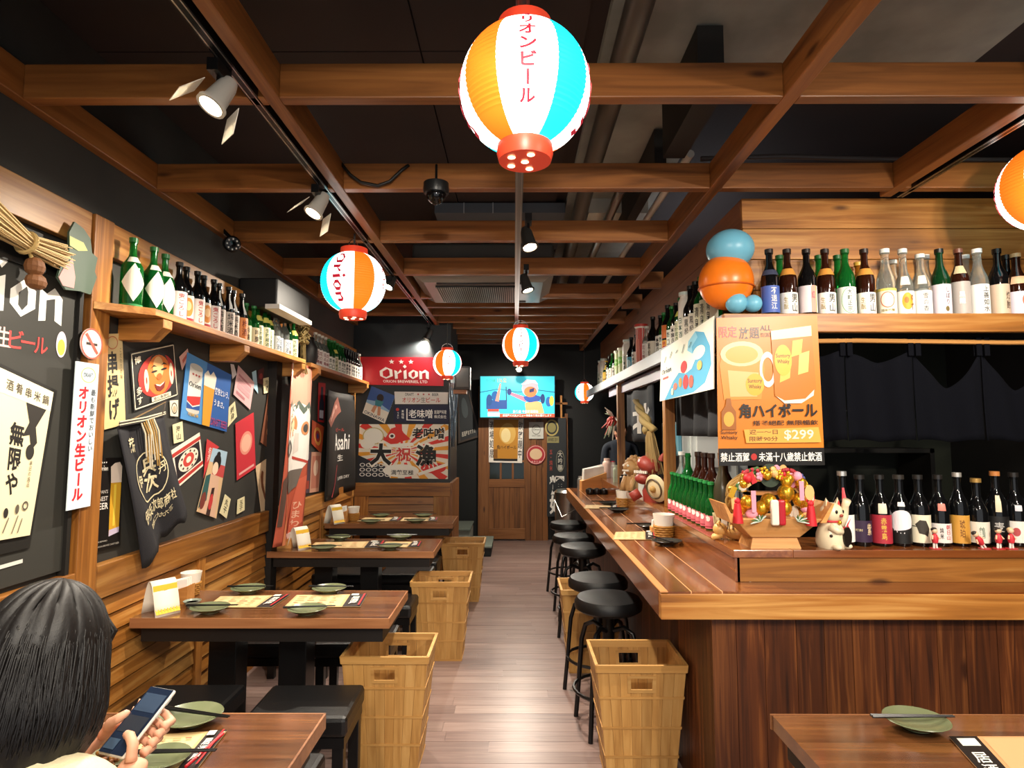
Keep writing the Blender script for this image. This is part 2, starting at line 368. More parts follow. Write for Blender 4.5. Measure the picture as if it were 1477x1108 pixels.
# left wall: chalkboard paint, pine rails, posts and tilted slats
wl = tag(MB().box(XL - .1, XL, -1.6, YB + .2, 0, ZC).build('wall_left', CHALK), 'dark chalkboard wall with pine wainscot', kind='structure')
W0, W1 = XL, XL + .035
for a, b in ((-1.5, 2.385), (2.51, 6.5)): MB().box(W0, W1, a, b, 2.29, 2.435).build('rail', trimw('Y'), wl, bevel=.003)
for a, b in ((-1.5, 2.385), (2.51, 4.24), (4.36, 6.46)): MB().box(W0, W1 + .012, a, b, .86, 1.0).build('rail', trimw('Y'), wl, bevel=.004)
MB().box(W0, W1 + .012, 2.39, 2.505, 0, 2.435).build('post', trimw('Z'), wl, bevel=.004)
MB().box(W0, W1 + .03, 4.25, 4.35, 0, 2.3).build('post', mat('#17120f', .6), wl)
for y in (.6, 3.37, 5.44): MB().box(W0, W1 + .004, y - .035, y + .035, 0, .858).build('stile', trimw('Z'), wl, bevel=.003)
MB().box(W0, W1 + .004, 6.42, 6.49, 0, 2.0).build('post', trimw('Z'), wl, bevel=.003)
def slats_y(a, b, par):
    for k in range(11):
        z = .855 - (k + 1) * .078
        if z < -.01: break
        MB().hexa([(W0, a, z), (W1 - .004, a, z), (W1 - .004, b, z), (W0, b, z)], [(W0, a, z + .069), (W0 + .021, a, z + .069), (W0 + .021, b, z + .069), (W0, b, z + .069)]).build('slat', trimw('Y'), par)
for a, b in ((-.5, .56), (.64, 2.385), (2.51, 3.332), (3.408, 4.245), (4.355, 5.402), (5.478, 6.418)): slats_y(a, b, wl)
# partition with the posters, seen at the end of the tables
YP, XP = 6.5, -.69
wp = tag(MB().box(XL, XP, YP, 7.25, 0, ZC).build('wall_partition', mottled('blue_black_paint', '#12171a', '#20262a', 2, .5, .05)), 'dark partition wall behind the last table', kind='structure')
MB().box(XL, XP + .01, YP - .035, YP, .86, 1.0).build('rail', trimw('X'), wp, bevel=.003)
for a, b in ((-1.70, -1.55), (-.86, -.69)): MB().box(a, b, YP - .03, YP, 0, .858).build('stile', trimw('Z'), wp, bevel=.003)
for k in range(11):
    z = .855 - (k + 1) * .078
    if z > -.01: MB().hexa([(-1.55, YP - .03, z), (-.86, YP - .03, z), (-.86, YP, z), (-1.55, YP, z)], [(-1.55, YP - .018, z + .07), (-.86, YP - .018, z + .07), (-.86, YP, z + .07), (-1.55, YP, z + .07)]).build('slat', trimw('X'), wp)
MB().box(XP, XP + .03, YP - .03, 7.25, 0, 1.0).build('side_panel', doorw('Z'), wp)
wb = tag(MB().box(XL, XR, YB, YB + .1, 0, ZC).build('wall_back', mat('#0c1011', .6)), 'black back wall around the wooden door', kind='structure')
wr = tag(MB().box(XR, XR + .1, -1.6, YB, 0, ZC).build('wall_right', mat('#15130f', .7)), 'dark side wall behind the bar', kind='structure')
wk = tag(MB().box(1.78, XR, 4.6, 4.7, 0, ZC).build('wall_kitchen', mottled('olive_dark_paint', '#1d2118', '#2c3022', 1.5, .6, .03)), 'dark olive kitchen wall behind the bar bottles', kind='structure')
tag(MB().box(2.02, 2.14, 4.57, 4.6, .9, 2.0).box(2.0, 2.16, 4.55, 4.6, 1.5, 1.53).build('trim_1', mat('#3b3f38', .5)), kind='structure')
# ---------------------------------------------------------------- wooden door
x0, x1 = onY(690, 700, 8.75).x, onY(790, 700, 8.75).x
dj = onY(705, 700, 8.75).x; dm = onY(757, 700, 8.75).x
dr = tag(MB().box(dj + .0, dm, 8.735, 8.75, .03, .84).build('door_1', mat('#3a2412', .7)), 'wooden sliding door with three small panes', kind='structure')
zt = onY(720, 690, 8.75).z; zw = onY(720, 625, 8.75).z
MB().box(x0, dj, 8.70, 8.79, 0, 2.2).build('jamb', doorw('Z'), dr)
n = 7
for i in range(n): MB().box(dj + (dm - dj) * i / n + .002, dj + (dm - dj) * (i + 1) / n - .002, 8.72, 8.735, .16, .76).build('board', doorw('Z'), dr)
for a, b in ((.02, .17), (.75, .865)): MB().box(dj - .0, dm, 8.71, 8.74, a, b).build('rail', doorw('X'), dr, bevel=.003)
for i in range(4):
    xx = dj + (dm - dj) * i / 3; MB().box(xx - .014, xx + .014, 8.71, 8.745, .86, 2.0).build('glazing_bar', doorw('Z'), dr)
for z in (1.12, 1.55): MB().box(dj, dm, 8.712, 8.743, z - .012, z + .012).build('glazing_bar', doorw('X'), dr)
for i in range(3):
    for z0, z1 in ((.87, 1.11), (1.13, 1.54), (1.56, 1.98)):
        MB().box(dj + (dm - dj) * i / 3 + .014, dj + (dm - dj) * (i + 1) / 3 - .014, 8.726, 8.732, z0, z1).build('pane', mat('#1c2a2a', .08, name='dark_glass'), dr)
for i in range(4):
    a = dm + (x1 - dm) * i / 4; MB().box(a + .002, a + (x1 - dm) / 4 - .002, 8.72, 8.79, 0, 2.2).build('board', doorw('Z'), dr)
# ================================================================== THE BAR
XE, XBASE, XLEDGE, YE, YBASE, YLEDGE, ZT, ZL = .565, .775, .912, 2.39, 2.44, 2.55, .93, 1.06
YEND = 6.65
bar = thing('bar_counter', 'long reddish-brown L-shaped wooden bar counter with raised inner ledge', 'bar counter')
MB().box(XBASE + .02, XR - .02, YBASE + .02, YBASE + .4, 0, ZT - .1).box(XBASE + .02, XBASE + .35, YBASE + .02, YEND, 0, ZT - .1).build('carcass', mat('#1d0d06', .7), bar)
x = XBASE; k = 0
while x < 2.75:
    wd = random.choice((.095, .11, .125)); MB().box(x + .001, x + wd - .001, YBASE, YBASE + .02, 0, ZT - .1).build('plank', basew('Z'), bar); x += wd
y = YBASE + .02
while y < YEND:
    MB().box(XBASE, XBASE + .02, y + .001, min(y + .12, YEND) - .001, 0, ZT - .1).build('plank', basew('Z'), bar); y += .12
MB().box(XE, XE + .03, YE + .035, YEND, ZT - .105, ZT - .004).build('edge_board', barw('Y'), bar, bevel=.003)
MB().box(XE, XR - .02, YE, YE + .035, ZT - .105, ZT - .008).build('edge_board', trimw('X'), bar, bevel=.003)
MB().box(XE, XE + .03, YE + .005, YEND, ZT - .004, ZT + .0005).build('edge_strip', mat('#c88a55', .35), bar)
bx = [XE + .03, .683, .803, .912]
for i in range(3):
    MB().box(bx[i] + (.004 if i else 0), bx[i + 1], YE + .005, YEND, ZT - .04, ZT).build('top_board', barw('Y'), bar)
    if i < 2: MB().box(bx[i + 1], bx[i + 1] + .004, YE + .005, YEND, ZT - .03, ZT + .0006).build('joint_highlight', mat('#d9a978', .3), bar)  # pale strips paint the bright highlight along the board joints
MB().box(.912, XR - .02, YE + .005, YLEDGE, ZT - .04, ZT - .001).build('top_board', barw('X'), bar)
MB().box(XLEDGE, XLEDGE + .02, YLEDGE, YEND, ZT, ZL - .03).build('ledge_riser', barw('Y'), bar)
MB().box(XLEDGE + .01, XR - .02, YLEDGE, YLEDGE + .02, ZT, ZL - .03).build('ledge_riser', trimw('X'), bar)
MB().box(XLEDGE - .008, XLEDGE + .24, YLEDGE - .008, YEND, ZL - .032, ZL).build('ledge_top', barw('Y'), bar, bevel=.003)
MB().box(XLEDGE + .24, XR - .02, YLEDGE - .008, YLEDGE + .30, ZL - .032, ZL).build('ledge_top', barw('X'), bar, bevel=.003)
# overhead bottle shelf following the counter
ohs = thing('overhead_shelf', 'wooden overhead bottle shelf hung above the bar counter', 'shelf')
ZS, YS, XS = 2.085, 2.72, .955
MB().box(XS, XR, YS, YS + .035, ZS - .085, ZS).build('front_board', trimw('X'), ohs, bevel=.003)
MB().box(XS, XS + .03, YS + .035, 8.0, ZS - .085, ZS).build('side_board', mat('#8f949a', .5, name='cool_light_tinted_wood'), ohs, bevel=.003)  # wood board coloured grey-blue to carry the cool light on it
MB().box(XS + .03, XR, YS + .035, YS + .3, ZS - .03, ZS - .003).box(XS + .03, XS + .26, YS + .3, 8.0, ZS - .03, ZS - .003).build('shelf_board', barw('X'), ohs)
for i in range(4):
    z0 = ZS + .01 + i * .158; MB().box(1.15, XR, 2.975, 3.0, z0, z0 + .155).build('back_board', trimw('X'), ohs, bevel=.002)
    MB().box(1.15, 1.175, 3.0, 8.0, z0, z0 + .155).build('back_board', wood('shelf_back', '#6b3a1c', '#8d5530', '#a56c45', 'Y', .4), ohs)
MB().box(1.02, 1.05, 3.95, 6.5, ZS - .17, ZS - .087).build('lower_rail', mat('#9a93a6', .5), ohs)
for y in (3.95, 5.75): tag(MB().box(.985, 1.05, y, y + .07, ZL, ZS - .03).build('post', trimw('Z'), ohs, bevel=.003))
MB().box(2.9, 2.97, 2.76, 2.83, ZL, ZS - .03).build('post', trimw('Z'), ohs)
MB().tube([(1.0, 2.80, 1.965), (1.6, 2.80, 1.972), (2.3, 2.8, 1.962), (3.2, 2.8, 1.966)], .011, 8).build('bamboo_pole', mat('#c08a4e', .45), ohs, smooth=.7)
# ================================================================== TABLES AND SEATS
def make_table(x0, x1, y0, y1, label, group='dark wood dining tables'):
    t = thing('dining_table', label, 'table', ((x0 + x1) / 2, (y0 + y1) / 2, 0), 0, group); hx, hy = (x1 - x0) / 2, (y1 - y0) / 2
    n = 4
    for i in range(n): MB().box(-hx, hx, -hy + 2 * hy * i / n, -hy + 2 * hy * (i + 1) / n, .68, .72).build('top_board', tablew('X'), t)
    e = MB(); 
    for s in (-1, 1): e.box(-hx - .004, hx + .004, s * hy - .003, s * hy + .003, .678, .7206)
    e.box(hx - .001, hx + .005, -hy, hy, .678, .7206).build('edge_band', wood('table_edge', '#6a3d22', '#8a5a38', '#a9754c', 'X', .35, knots=False), t)
    MB().box(-hx + .03, hx - .03, -hy + .03, hy - .03, .61, .68).build('apron', mat('#15100d', .5), t)
    for sx in (-.16, .17): MB().box(sx * 1 - .065 - .08, sx + .065 - .08, -.065, .065, .03, .61).build('leg', BLACKM, t, bevel=.004)
    for sx in (-.16, .17): MB().box(sx - .12 - .03, sx - .01 + .03, -.21, .21, 0, .03).build('foot', BLACKM, t, bevel=.004)
    return t
TXL, TXR = -1.705, -.56
TY = [(1.36, 1.845), (2.748, 3.215), (4.235, 4.73), (5.50, 6.0)]
TN = ['dark wood dining table where the woman with the phone sits', 'dark wood dining table just beyond the woman, second along the wall', 'dark wood dining table third along the wall, beside the hanging mask banner', 'dark wood dining table at the far end below the colourful partition posters']
for (a, b), l in zip(TY, TN): make_table(TXL, TXR, a, b, l)
make_table(.755, 2.35, 1.2, 1.845, 'dark wood dining table in front of the bar panelling')
def make_stool():
    t = thing('square_stool', 'x', 'stool', group='black square stools at the wall tables')
    MB().box(-.2, .2, -.16, .16, .37, .45).build('seat', LEATHER, t, bevel=.018)
    MB().box(-.19, .19, -.15, .15, .33, .37).build('seat_frame', BLACKM, t)
    for sx in (-1, 1):
        for sy in (-1, 1): MB().box(sx * .165 - .022, sx * .165 + .022, sy * .125 - .022, sy * .125 + .022, 0, .34).build('leg', BLACKM, t, bevel=.003)
    return t
st0 = make_stool(); first = True
NT = ['table with the phone user', 'second wall table', 'third wall table', 'last wall table']
for i, (a, b) in enumerate(TY):
    for side in (-1, 1):
        for xx, pos in ((-1.37, 'wall'), (-.85, 'aisle')):
            if i == 0 and side == -1 and pos == 'wall': continue
            o = st0 if first else copy_tree(st0); first = False
            o.location = (xx, (a - .18) if side < 0 else (b + .17), 0); o.rotation_euler = (0, 0, random.uniform(-.03, .03))
            if i == 0 and side == -1: o.location = (-.93, 1.02, 0)
            o['label'] = 'black stool, %s side, %s the %s' % (pos, 'in front of' if side < 0 else 'behind', NT[i])
# bar stools
def make_barstool():
    t = thing('bar_stool', 'x', 'bar stool', group='black round bar stools along the counter')
    MB().lathe([(0, .60), (.155, .60), (.178, .615), (.18, .645), (.165, .668), (.1, .676), (0, .678)], 28).build('seat', LEATHER, t, smooth=.8)
    MB().lathe([(0, .585), (.11, .585), (.11, .60), (0, .60)], 16).lathe([(0, .40), (.032, .40), (.032, .59), (0, .59)], 12).build('seat_column', BLACKM, t, smooth=.6)
    for k in range(4):
        a = PI / 4 + k * PI / 2; d = Vector((cos(a), sin(a), 0))
        pts = [d * .03 + Vector((0, 0, .50)), d * .09 + Vector((0, 0, .525)), d * .14 + Vector((0, 0, .50)), d * .165 + Vector((0, 0, .42)), d * .185 + Vector((0, 0, .2)), d * .205 + Vector((0, 0, .0))]
        MB().tube(pts, .0125, 8).build('leg', BLACKM, t, smooth=.8)
    MB().tube([(cos(a) * .187, sin(a) * .187, .2) for a in [2 * PI * i / 24 for i in range(24)]], .009, 6, closed=True).build('foot_ring', BLACKM, t, smooth=.8)
    return t
bs = make_barstool()
BS = [(.500, 3.30, 'nearest black round bar stool between the two right-hand baskets'), (.505, 3.74, 'black round bar stool just behind the nearest stool, second along the counter'), (.525, 4.75, 'black round bar stool third along the counter, beyond the second basket'), (.50, 5.22, 'black round bar stool fourth along the counter'), (.52, 5.95, 'farthest black round bar stool near the steel bin')]
for i, (x, y, l) in enumerate(BS):
    o = bs if i == 0 else copy_tree(bs); o.location = (x, y, 0); o.rotation_euler = (0, 0, .15 + i * .5); o['label'] = l
# ---------------------------------------------------------------- slatted chip baskets
def make_basket():
    t = thing('chip_basket', 'x', 'basket', group='tall woven wood baskets for bags'); H = .53; wt, dt, wb_, db = .195, .16, .145, .12
    n = 8; names = []
    def sidefn(side):
        def fn(u, z, h):
            k = z / H; hx = wb_ + (wt - wb_) * k; hy = db + (dt - db) * k
            if side == 0: return Vector((-hx + 2 * hx * u, -hy - h, z))
            if side == 1: return Vector((hx + h, -hy + 2 * hy * u, z))
            if side == 2: return Vector((hx - 2 * hx * u, hy + h, z))
            return Vector((-hx - h, hy - 2 * hy * u, z))
        return fn
    for sd in range(4):
        f = sidefn(sd)
        for i in range(n):
            u0, u1 = i / n + .002, (i + 1) / n - .002; h = random.uniform(0, .0015)
            zs = [(0.0, H - .005)] if not (sd in (0, 2) and i in (3, 4)) else [(0, H - .105), (H - .055, H - .005)]
            m = MB()
            for a, b in zs: m.hexa([f(u0, a, -.003), f(u1, a, -.003), f(u1, b, -.003), f(u0, b, -.003)], [f(u0, a, .001 + h), f(u1, a, .001 + h), f(u1, b, .001 + h), f(u0, b, .001 + h)])
            m.build('slat', basketw('Z'), t)
        if sd in (0, 2):
            m = MB()
            for a, b, c, d in ((.335, H - .118, .665, H - .104), (.335, H - .056, .665, H - .044), (.335, H - .104, .375, H - .056), (.625, H - .104, .665, H - .056)):
                m.hexa([f(a, b, -.004), f(c, b, -.004), f(c, d, -.004), f(a, d, -.004)], [f(a, b, .004), f(c, b, .004), f(c, d, .004), f(a, d, .004)])
            m.build('handle_frame', basketw('X'), t)
    for z, hh, th in ((H - .03, .032, .008), (.385, .010, .0045), (.255, .010, .0045), (.13, .010, .0045), (.0, .012, .004)):
        m = MB()
        for sd in range(4):
            f = sidefn(sd); q = [(-.01, z), (1.01, z), (1.01, z + hh), (-.01, z + hh)]
            m.hexa([f(u, v, .0 if z < H - .04 else -.006) for u, v in q], [f(u, v, th) for u, v in q])
        m.build('rim' if z > .4 else 'band', basketw('X'), t)
    MB().box(-wb_, wb_, -db, db, .004, .01).build('bottom', basketw('X'), t)
    return t
bk = make_basket()
cL = onZ(565, 930, .53); cR = onZ(915, 941, .53)
BK = [(-.34 - .0, 2.60, 'woven wood basket nearest on the table side of the aisle'), (-.505, 4.33, 'woven wood basket second along the tables, by the third table'), (-.475, 5.75, 'woven wood basket farthest along the tables'), (.535, 2.58, 'woven wood basket nearest under the counter edge'), (.50, 4.13, 'woven wood basket under the counter between the bar stools')]
BK[0] = (cL.x, cL.y + .0, BK[0][2]); BK[3] = (cR.x, cR.y + .0, BK[3][2])
for i, (x, y, l) in enumerate(BK):
    o = bk if i == 0 else copy_tree(bk); o.location = (x, y, 0); o['label'] = l
# ---------------------------------------------------------------- tableware
def make_plate(hexc, rim):
    t = MB().lathe([(0, .012), (.035, .012), (.06, .018), (.085, .028), (.087, .026), (.06, .012), (.038, .002), (.038, 0), (0, 0)], 28).build('plate', mat(hexc, .25), smooth=.7)
    return t
def chop(par, label, c, ang, z):
    t = thing('chopsticks', label, 'chopsticks', (c[0], c[1], z), ang, 'dark chopsticks laid on plates')
    for s in (-1, 1): MB().tube([(-.115, s * .005, .004), (.115, s * .0035 , .004)], [.0042, .0022], 6).build('stick', BLACKM, t)
def place_plate(tpl, x, y, z, label, group, s=1):
    o = share(tpl); o.location = (x, y, z); o.scale = (s, s * .92, s); tag(o, label, 'plate', group); return o
pg = make_plate('#6c7354', 0); pd = make_plate('#2b2d2a', 0)
TB = ['the phone user\'s table', 'the second wall table', 'the third wall table', 'the last wall table']
spots = [[(275, 1037)], [(303, 879), (443, 881), (358, 851), (475, 851)], [(467, 791), (563, 789), (490, 776), (578, 775)], [(535, 753), (600, 752), (550, 744), (611, 744)]]
POSN = ['near wall-side', 'near aisle-side', 'far wall-side', 'far aisle-side']
for i, sp in enumerate(spots):
    for j, (px, py) in enumerate(sp):
        p = onZ(px, py, .735); lab = 'olive green round plate at the %s seat of %s' % (POSN[j] if i else 'far', TB[i])
        place_plate(pg, p.x, p.y, .722, lab, 'olive plates on the wall tables'); chop(None, 'dark chopsticks across the plate at the %s seat of %s' % (POSN[j] if i else 'far', TB[i]), (p.x + .01, p.y), -.25 if i == 0 else random.uniform(-.05, .12), .75)
p = onZ(1322, 1043, .735); place_plate(pg, p.x, p.y, .722, 'olive green round plate on the table before the bar panelling', 'olive plates on the wall tables', .98); chop(None, 'dark chopsticks across the plate before the bar panelling', (p.x - .01, p.y), 0.0, .75)
p = onZ(232, 1098, .73); place_plate(pg, p.x, p.y, .722, 'olive plate beneath the phone user\'s hands', 'olive plates on the wall tables', .8)
chop(None, 'dark chopsticks on the plate under the phone', (p.x + .02, p.y - .0), .05, .75)
pg.location = (p.x + 40, 0, -9); bpy.data.objects.remove(pg)
def mat_sheet(cor, label, flip=0, dark='#241a18'):
    els = [('r', .03, .06, .72, .94, '#d9bf8c'), ('r', .76, 0, 1, 1, dark)]
    for r in range(5):
        for q in range(4): els.append(('r', .07 + q * .16, .16 + r * .15, .07 + q * .16 + random.uniform(.05, .12), .19 + r * .15, random.choice(('#b8925c', '#b8925c', '#c0503a'))))
    els += [('r', .79, .82, .89, .95, '#f4efe4'), ('v', '居酒屋', .82, .12, .93, .74, '#f4efe4'), ('r', .955, .04, .98, .96, '#b8232a')]
    return poster('paper_placemat', label, 'placemat', cor, '#c9a874', els, t=.003, group='paper menu placemats')
def sheet(pl, label): mat_sheet([onZ(px, py, .7215) for px, py in pl], label)
sheet([(318, 861), (419, 859), (392, 877), (296, 877)], 'tan paper menu placemat on the second wall table, wall side')
sheet([(428, 859), (530, 858), (520, 876), (409, 877)], 'tan paper menu placemat on the second wall table, aisle side')
sheet([(455, 783), (557, 781), (550, 791), (445, 791)], 'tan paper menu placemat on the third wall table, wall side')
sheet([(552, 782), (609, 782), (605, 790), (530, 790)], 'tan paper menu placemat on the third wall table, aisle side')
sheet([(527, 747), (580, 747), (575, 752), (515, 752)], 'tan paper menu placemat on the last wall table, wall side')
sheet([(582, 747), (632, 747), (630, 752), (577, 752)], 'tan paper menu placemat on the last wall table, aisle side')
sheet([(215, 1062), (328, 1055), (285, 1110), (160, 1118)], 'tan paper menu placemat under the phone and red pencil')
a, b, c, d = [onZ(px, py, .7215) for px, py in ((1368, 1064), (1660, 1064), (1800, 1200), (1490, 1200))]
poster('paper_placemat', 'tan paper menu placemat with black margin on the table before the bar', 'placemat', [a, b, c, d], '#cf9c6c',
       [('r', .0, 0, .14, 1, '#1b1614'), ('r', .03, .87, .12, .97, '#f2ede6'), ('v', '居酒屋', .03, .35, .11, .8, '#f2ede6'), ('r', .16, .55, 1, .97, '#d8a878'), ('r', .16, .1, 1, .5, '#d8a878'), ('r', .4, .2, .9, .24, '#c98a5a')], t=.003, group='paper menu placemats')
e0, e1 = onZ(322, 1058, .728), onZ(268, 1106, .728); pcl = thing('red_pencil', 'red pencil on the black strip of the placemat', 'pencil')
MB().tube([e0, e1], .004, 6).build('shaft', mat('#c3202a', .4), pcl); MB().tube([e0, e0 + (e0 - e1) * .06], [.004, .001], 6).build('tip', mat('#e3c093'), pcl)
# cup of napkins in a wicker sleeve, tissue holder, card, small dish
def wicker_cup():
    t = thing('napkin_cup', 'x', 'cup', group='white cups in wicker sleeves')
    MB().lathe([(0, .03), (.038, .03), (.048, .105), (.05, .115), (.047, .115), (.036, .04), (0, .04)], 20).build('paper_cup', mat('#ece6da', .7, bump=.3, bscale=60), t, smooth=.7)
    s = MB()
    for r in range(6):
        z = .003 + r * .0105
        s.tube([(cos(a) * (.037 + .0016 * r + .0015 * (1 if (i + r) % 2 else -1)), sin(a) * (.037 + .0016 * r + .0015 * (1 if (i + r) % 2 else -1)), z + .005) for i, a in enumerate([2 * PI * q / 20 for q in range(20)])], .0055, 5, closed=True)
    s.lathe([(0, 0), (.036, 0), (.036, .004), (0, .004)], 16).build('wicker_sleeve', mat('#a9752f', .6), t, smooth=.8)
    return t
wc = wicker_cup()
WC = [((262, 857), .72, 'white cup in wicker sleeve at the wall end of the second wall table'), ((507, 752), .72, 'white cup in wicker sleeve at the wall end of the last wall table'), ((958, 778), .93, 'white cup in wicker sleeve nearest on the counter'), ((899, 732), .93, 'white cup in wicker sleeve farther along the counter')]
for i, ((px, py), z, l) in enumerate(WC):
    o = wc if i == 0 else copy_tree(wc); p = onZ(px, py, z); p = Vector((-1.645, 3.13, z)) if i == 0 else (Vector((-1.50, 5.70, z)) if i == 1 else p); o.location = (p.x, p.y, z); o['label'] = l; s = (1, 1.1, 1.25, 1.2)[i]; o.scale = (s, s, s)
def tissue(px, py, z, label, s=1.0, rz=0):
    p = onZ(px, py, z) if px > 9 else Vector((px, py, z)); t = thing('napkin_holder', label, 'napkin holder', (p.x, p.y, z), rz); t.scale = (s, s, s)
    MB().hexa([(-.06, -.035, 0), (.06, -.035, 0), (.06, .035, 0), (-.06, .035, 0)], [(-.06, -.035, .045), (.06, -.035, .085), (.06, .035, .085), (-.06, .035, .045)]).build('wooden_box', wood('napkin_box', '#a8682c', '#c98a48', '#dba562', 'X', .5, knots=False), t)
    for k in range(3): MB().hexa([(-.05, -.02 + k * .016, .03), (.055, -.02 + k * .016, .05), (.055, -.012 + k * .016, .05), (-.05, -.012 + k * .016, .03)], [(-.045, -.02 + k * .016, .10 - k * .004), (.05, -.02 + k * .016, .115 + k * .003), (.05, -.012 + k * .016, .115 + k * .003), (-.045, -.012 + k * .016, .10)]).build('napkin', WHITEP, t)
tissue(-1.635, 3.0, .72, 'wooden napkin holder at the wall end of the second wall table'); tissue(-1.61, 5.62, .72, 'wooden napkin holder on the last wall table', 1.2); tissue(855, 707, .93, 'wooden napkin holder at the far end of the counter', 2.2, .1)
tissue(-1.64, 4.38, .72, 'wooden napkin holder on the third wall table beside the mask banner', .9); tissue(949, 768, .93, 'wooden napkin holder behind the nearest wicker cup', .75)
def tent(px, py, z, label, s=1.0):
    p = Vector((px, py, z)); t = thing('tent_card', label, 'table card', (p.x, p.y, z), -.6); t.scale = (s, s, s)
    def fn(u, v): a = PI * (u - .5) * .9; return Vector((sin(a) * .055 * (1 - .0), -.045 + v * .09, cos(a) * .14 - .02))
    MB().grid(lambda u, v: Vector(((u - .5) * .13 * (1 - .4 * (1 - abs(2 * u - 1))), -.055 + v * .11, .15 * (1 - abs(2 * u - 1) ** 2.4))), 14, 1).build('folded_card', mat('#f2ead8', .6), t, smooth=1, solid=.002)
    pr = Print(lambda u, v, h: Vector((.065 * (1 - .4 * v ** .5) * (1 - v * .4) + .004 + h, -.053 + u * .106, .012 + .12 * v)), True)
    pr.run([('r', 0, 0, 1, 1, '#e9b93a'), ('e', .5, .5, .3, .3, '#d4862a'), ('e', .45, .6, .15, .15, '#f2d98a'), ('r', .1, .05, .9, .15, '#c0402a')]).build(t)
tent(-1.62, 2.83, .72, 'yellow folded menu card on the second wall table'); tent(-1.53, 4.36, .72, 'orange folded menu card on the third wall table'); tent(-1.63, 5.53, .72, 'yellow folded menu card on the last wall table', 1.1)
p = Vector((-1.53, 2.93, .72)); d = thing('sauce_dish', 'small grey-green dish of dark sauce beside the yellow card', 'dish', (p.x, p.y, .72))
MB().lathe([(0, 0), (.022, 0), (.04, .028), (.038, .028), (.02, .008), (0, .008)], 20).build('bowl', mat('#8b9486', .3), d, smooth=.7); MB().lathe([(0, .02), (.033, .02)], 20).build('sauce', mat('#24120a', .15), d)
# counter ware
for i, (px, py) in enumerate(((962, 785), (937, 762), (892, 738), (878, 728))):
    p = onZ(px, py, .935); place_plate(pd, p.x, p.y, .931, 'dark round plate on the counter, %s from the near end' % ordn(i), 'dark plates on the counter', .95); chop(None, 'dark chopsticks on the counter plate, %s from the near end' % ordn(i), (p.x - .03, p.y + .02), 1.9 if i == 0 else .1, .958)
bpy.data.objects.remove(pd)
mat_sheet([onZ(px, py, .9315) for px, py in ((888, 768), (944, 767), (946, 779), (884, 779))], 'paper menu placemat on the counter by the nearest wicker cup')
mat_sheet([onZ(px, py, .9315) for px, py in ((845, 729), (892, 729), (893, 734), (842, 734))], 'paper menu placemat on the counter by the farther wicker cup')
for k in range(3):
    p = onZ(851 + k * 10, 713, .93); d = thing('condiment_pot', 'black condiment pot in front of the napkin box, %s of three' % ordn(k), 'pot', (p.x, p.y, .93), 0, 'black condiment pots')
    MB().lathe([(0, 0), (.035, 0), (.045, .03), (.04, .05), (0, .05)], 16).build('body', mat('#1b1a19', .2), d, smooth=.7); MB().lathe([(0, .05), (.038, .05), (.01, .062), (0, .064)], 16).build('lid', mat('#2b2a28', .2), d, smooth=.7)
# ================================================================== LIGHTING TRACKS, SPOTS, LANTERNS
def track(x, y0, y1, z, m, label):
    t = thing('lighting_track', label, 'lighting track')
    MB().box(x - .018, x + .018, y0, y1, z, z + .034).build('rail', m, t)
    for s in (-1, 1): MB().box(x + s * .011 - .002, x + s * .011 + .002, y0, y1, z - .001, z + .001).build('conductor', STEEL, t)
track(-.905, -1, 8.0, 2.70, mat('#17181a', .25, .5), 'black lighting track along the beam over the wall tables')
track(.022, -1, 8.1, 2.66, mat('#8d8c86', .3, .7), 'grey lighting track down the middle of the aisle')
track(1.90, -1, 2.9, 2.70, mat('#17181a', .25, .5), 'black lighting track beside the right-hand beam')
NS = [0]
def spot(pos, aim, label, ztrack=2.70, energy=1.0, size=2.0, flaps=False):
    pos, aim = Vector(pos), Vector(aim); d = (aim - pos).normalized()
    t = thing('track_spotlight', label, 'spotlight', pos, 0, 'spotlights on the lighting tracks')
    M = d.to_track_quat('Z', 'Y').to_matrix().to_4x4()
    MB().cbox((0, 0, ztrack - pos.z - .02), (.035, .09, .04)).build('adapter', BLACKM, t); MB().tube([(0, 0, ztrack - pos.z - .03), (0, 0, .03), (0, 0, 0)], .008, 6).build('arm', BLACKM, t)
    MB().lathe([(0, -.075), (.022, -.075), (.03, -.05), (.038, .03), (.046, .035), (.046, .045), (.036, .045), (.036, .03), (0, .02)], 18, M=M).build('lamp_head', mat('#c9c4ba', .35, .3) if flaps else mat('#3a3835', .35, .3), t, smooth=.6)
    MB().lathe([(0, .034), (.034, .034)], 18, M=M).build('lens', mat('#fff2d8', .4, emit=26, name='lamp_glow'), t)
    if flaps:
        for s in (-1, 1): MB().box(-.05, .05, s * .05, s * .052, .03, .12, M=M @ Matrix.Rotation(s * -.35, 4, 'X')).build('barn_door', mat('#e6dfcf', .5), t)
    l = bpy.data.lights.new('spot_beam', 'SPOT'); l.energy = SPOT_W * energy; l.color = SPOT_COL; l.spot_size = size; l.spot_blend = .8; l.shadow_soft_size = .03
    o = bpy.data.objects.new('spot_beam', l); COL.objects.link(o); o.parent = t; o.location = d * .05; o.rotation_euler = d.to_track_quat('-Z', 'Y').to_euler()
SX = -.93
def sp(px, py, X=SX): return onX(px, py, X)
spot(sp(315, 140), (-1.6, 1.15, .9), 'near spotlight with pale barn doors on the wall-side track', 2.7, .42, 2.1, True)
spot(sp(458, 298), (-1.65, 2.2, .9), 'second lit spotlight along the wall-side track', 2.7, .7, 2.1, True)
spot(sp(563, 408), (-1.6, 3.7, .9), 'third lit spotlight along the wall-side track beside the hanging lantern', 2.7, .8, 2.1)
spot(sp(618, 484), (-1.4, 6.5, 1.6), 'far lit spotlight on the wall-side track above the red sign', 2.7, .9, 2.0)
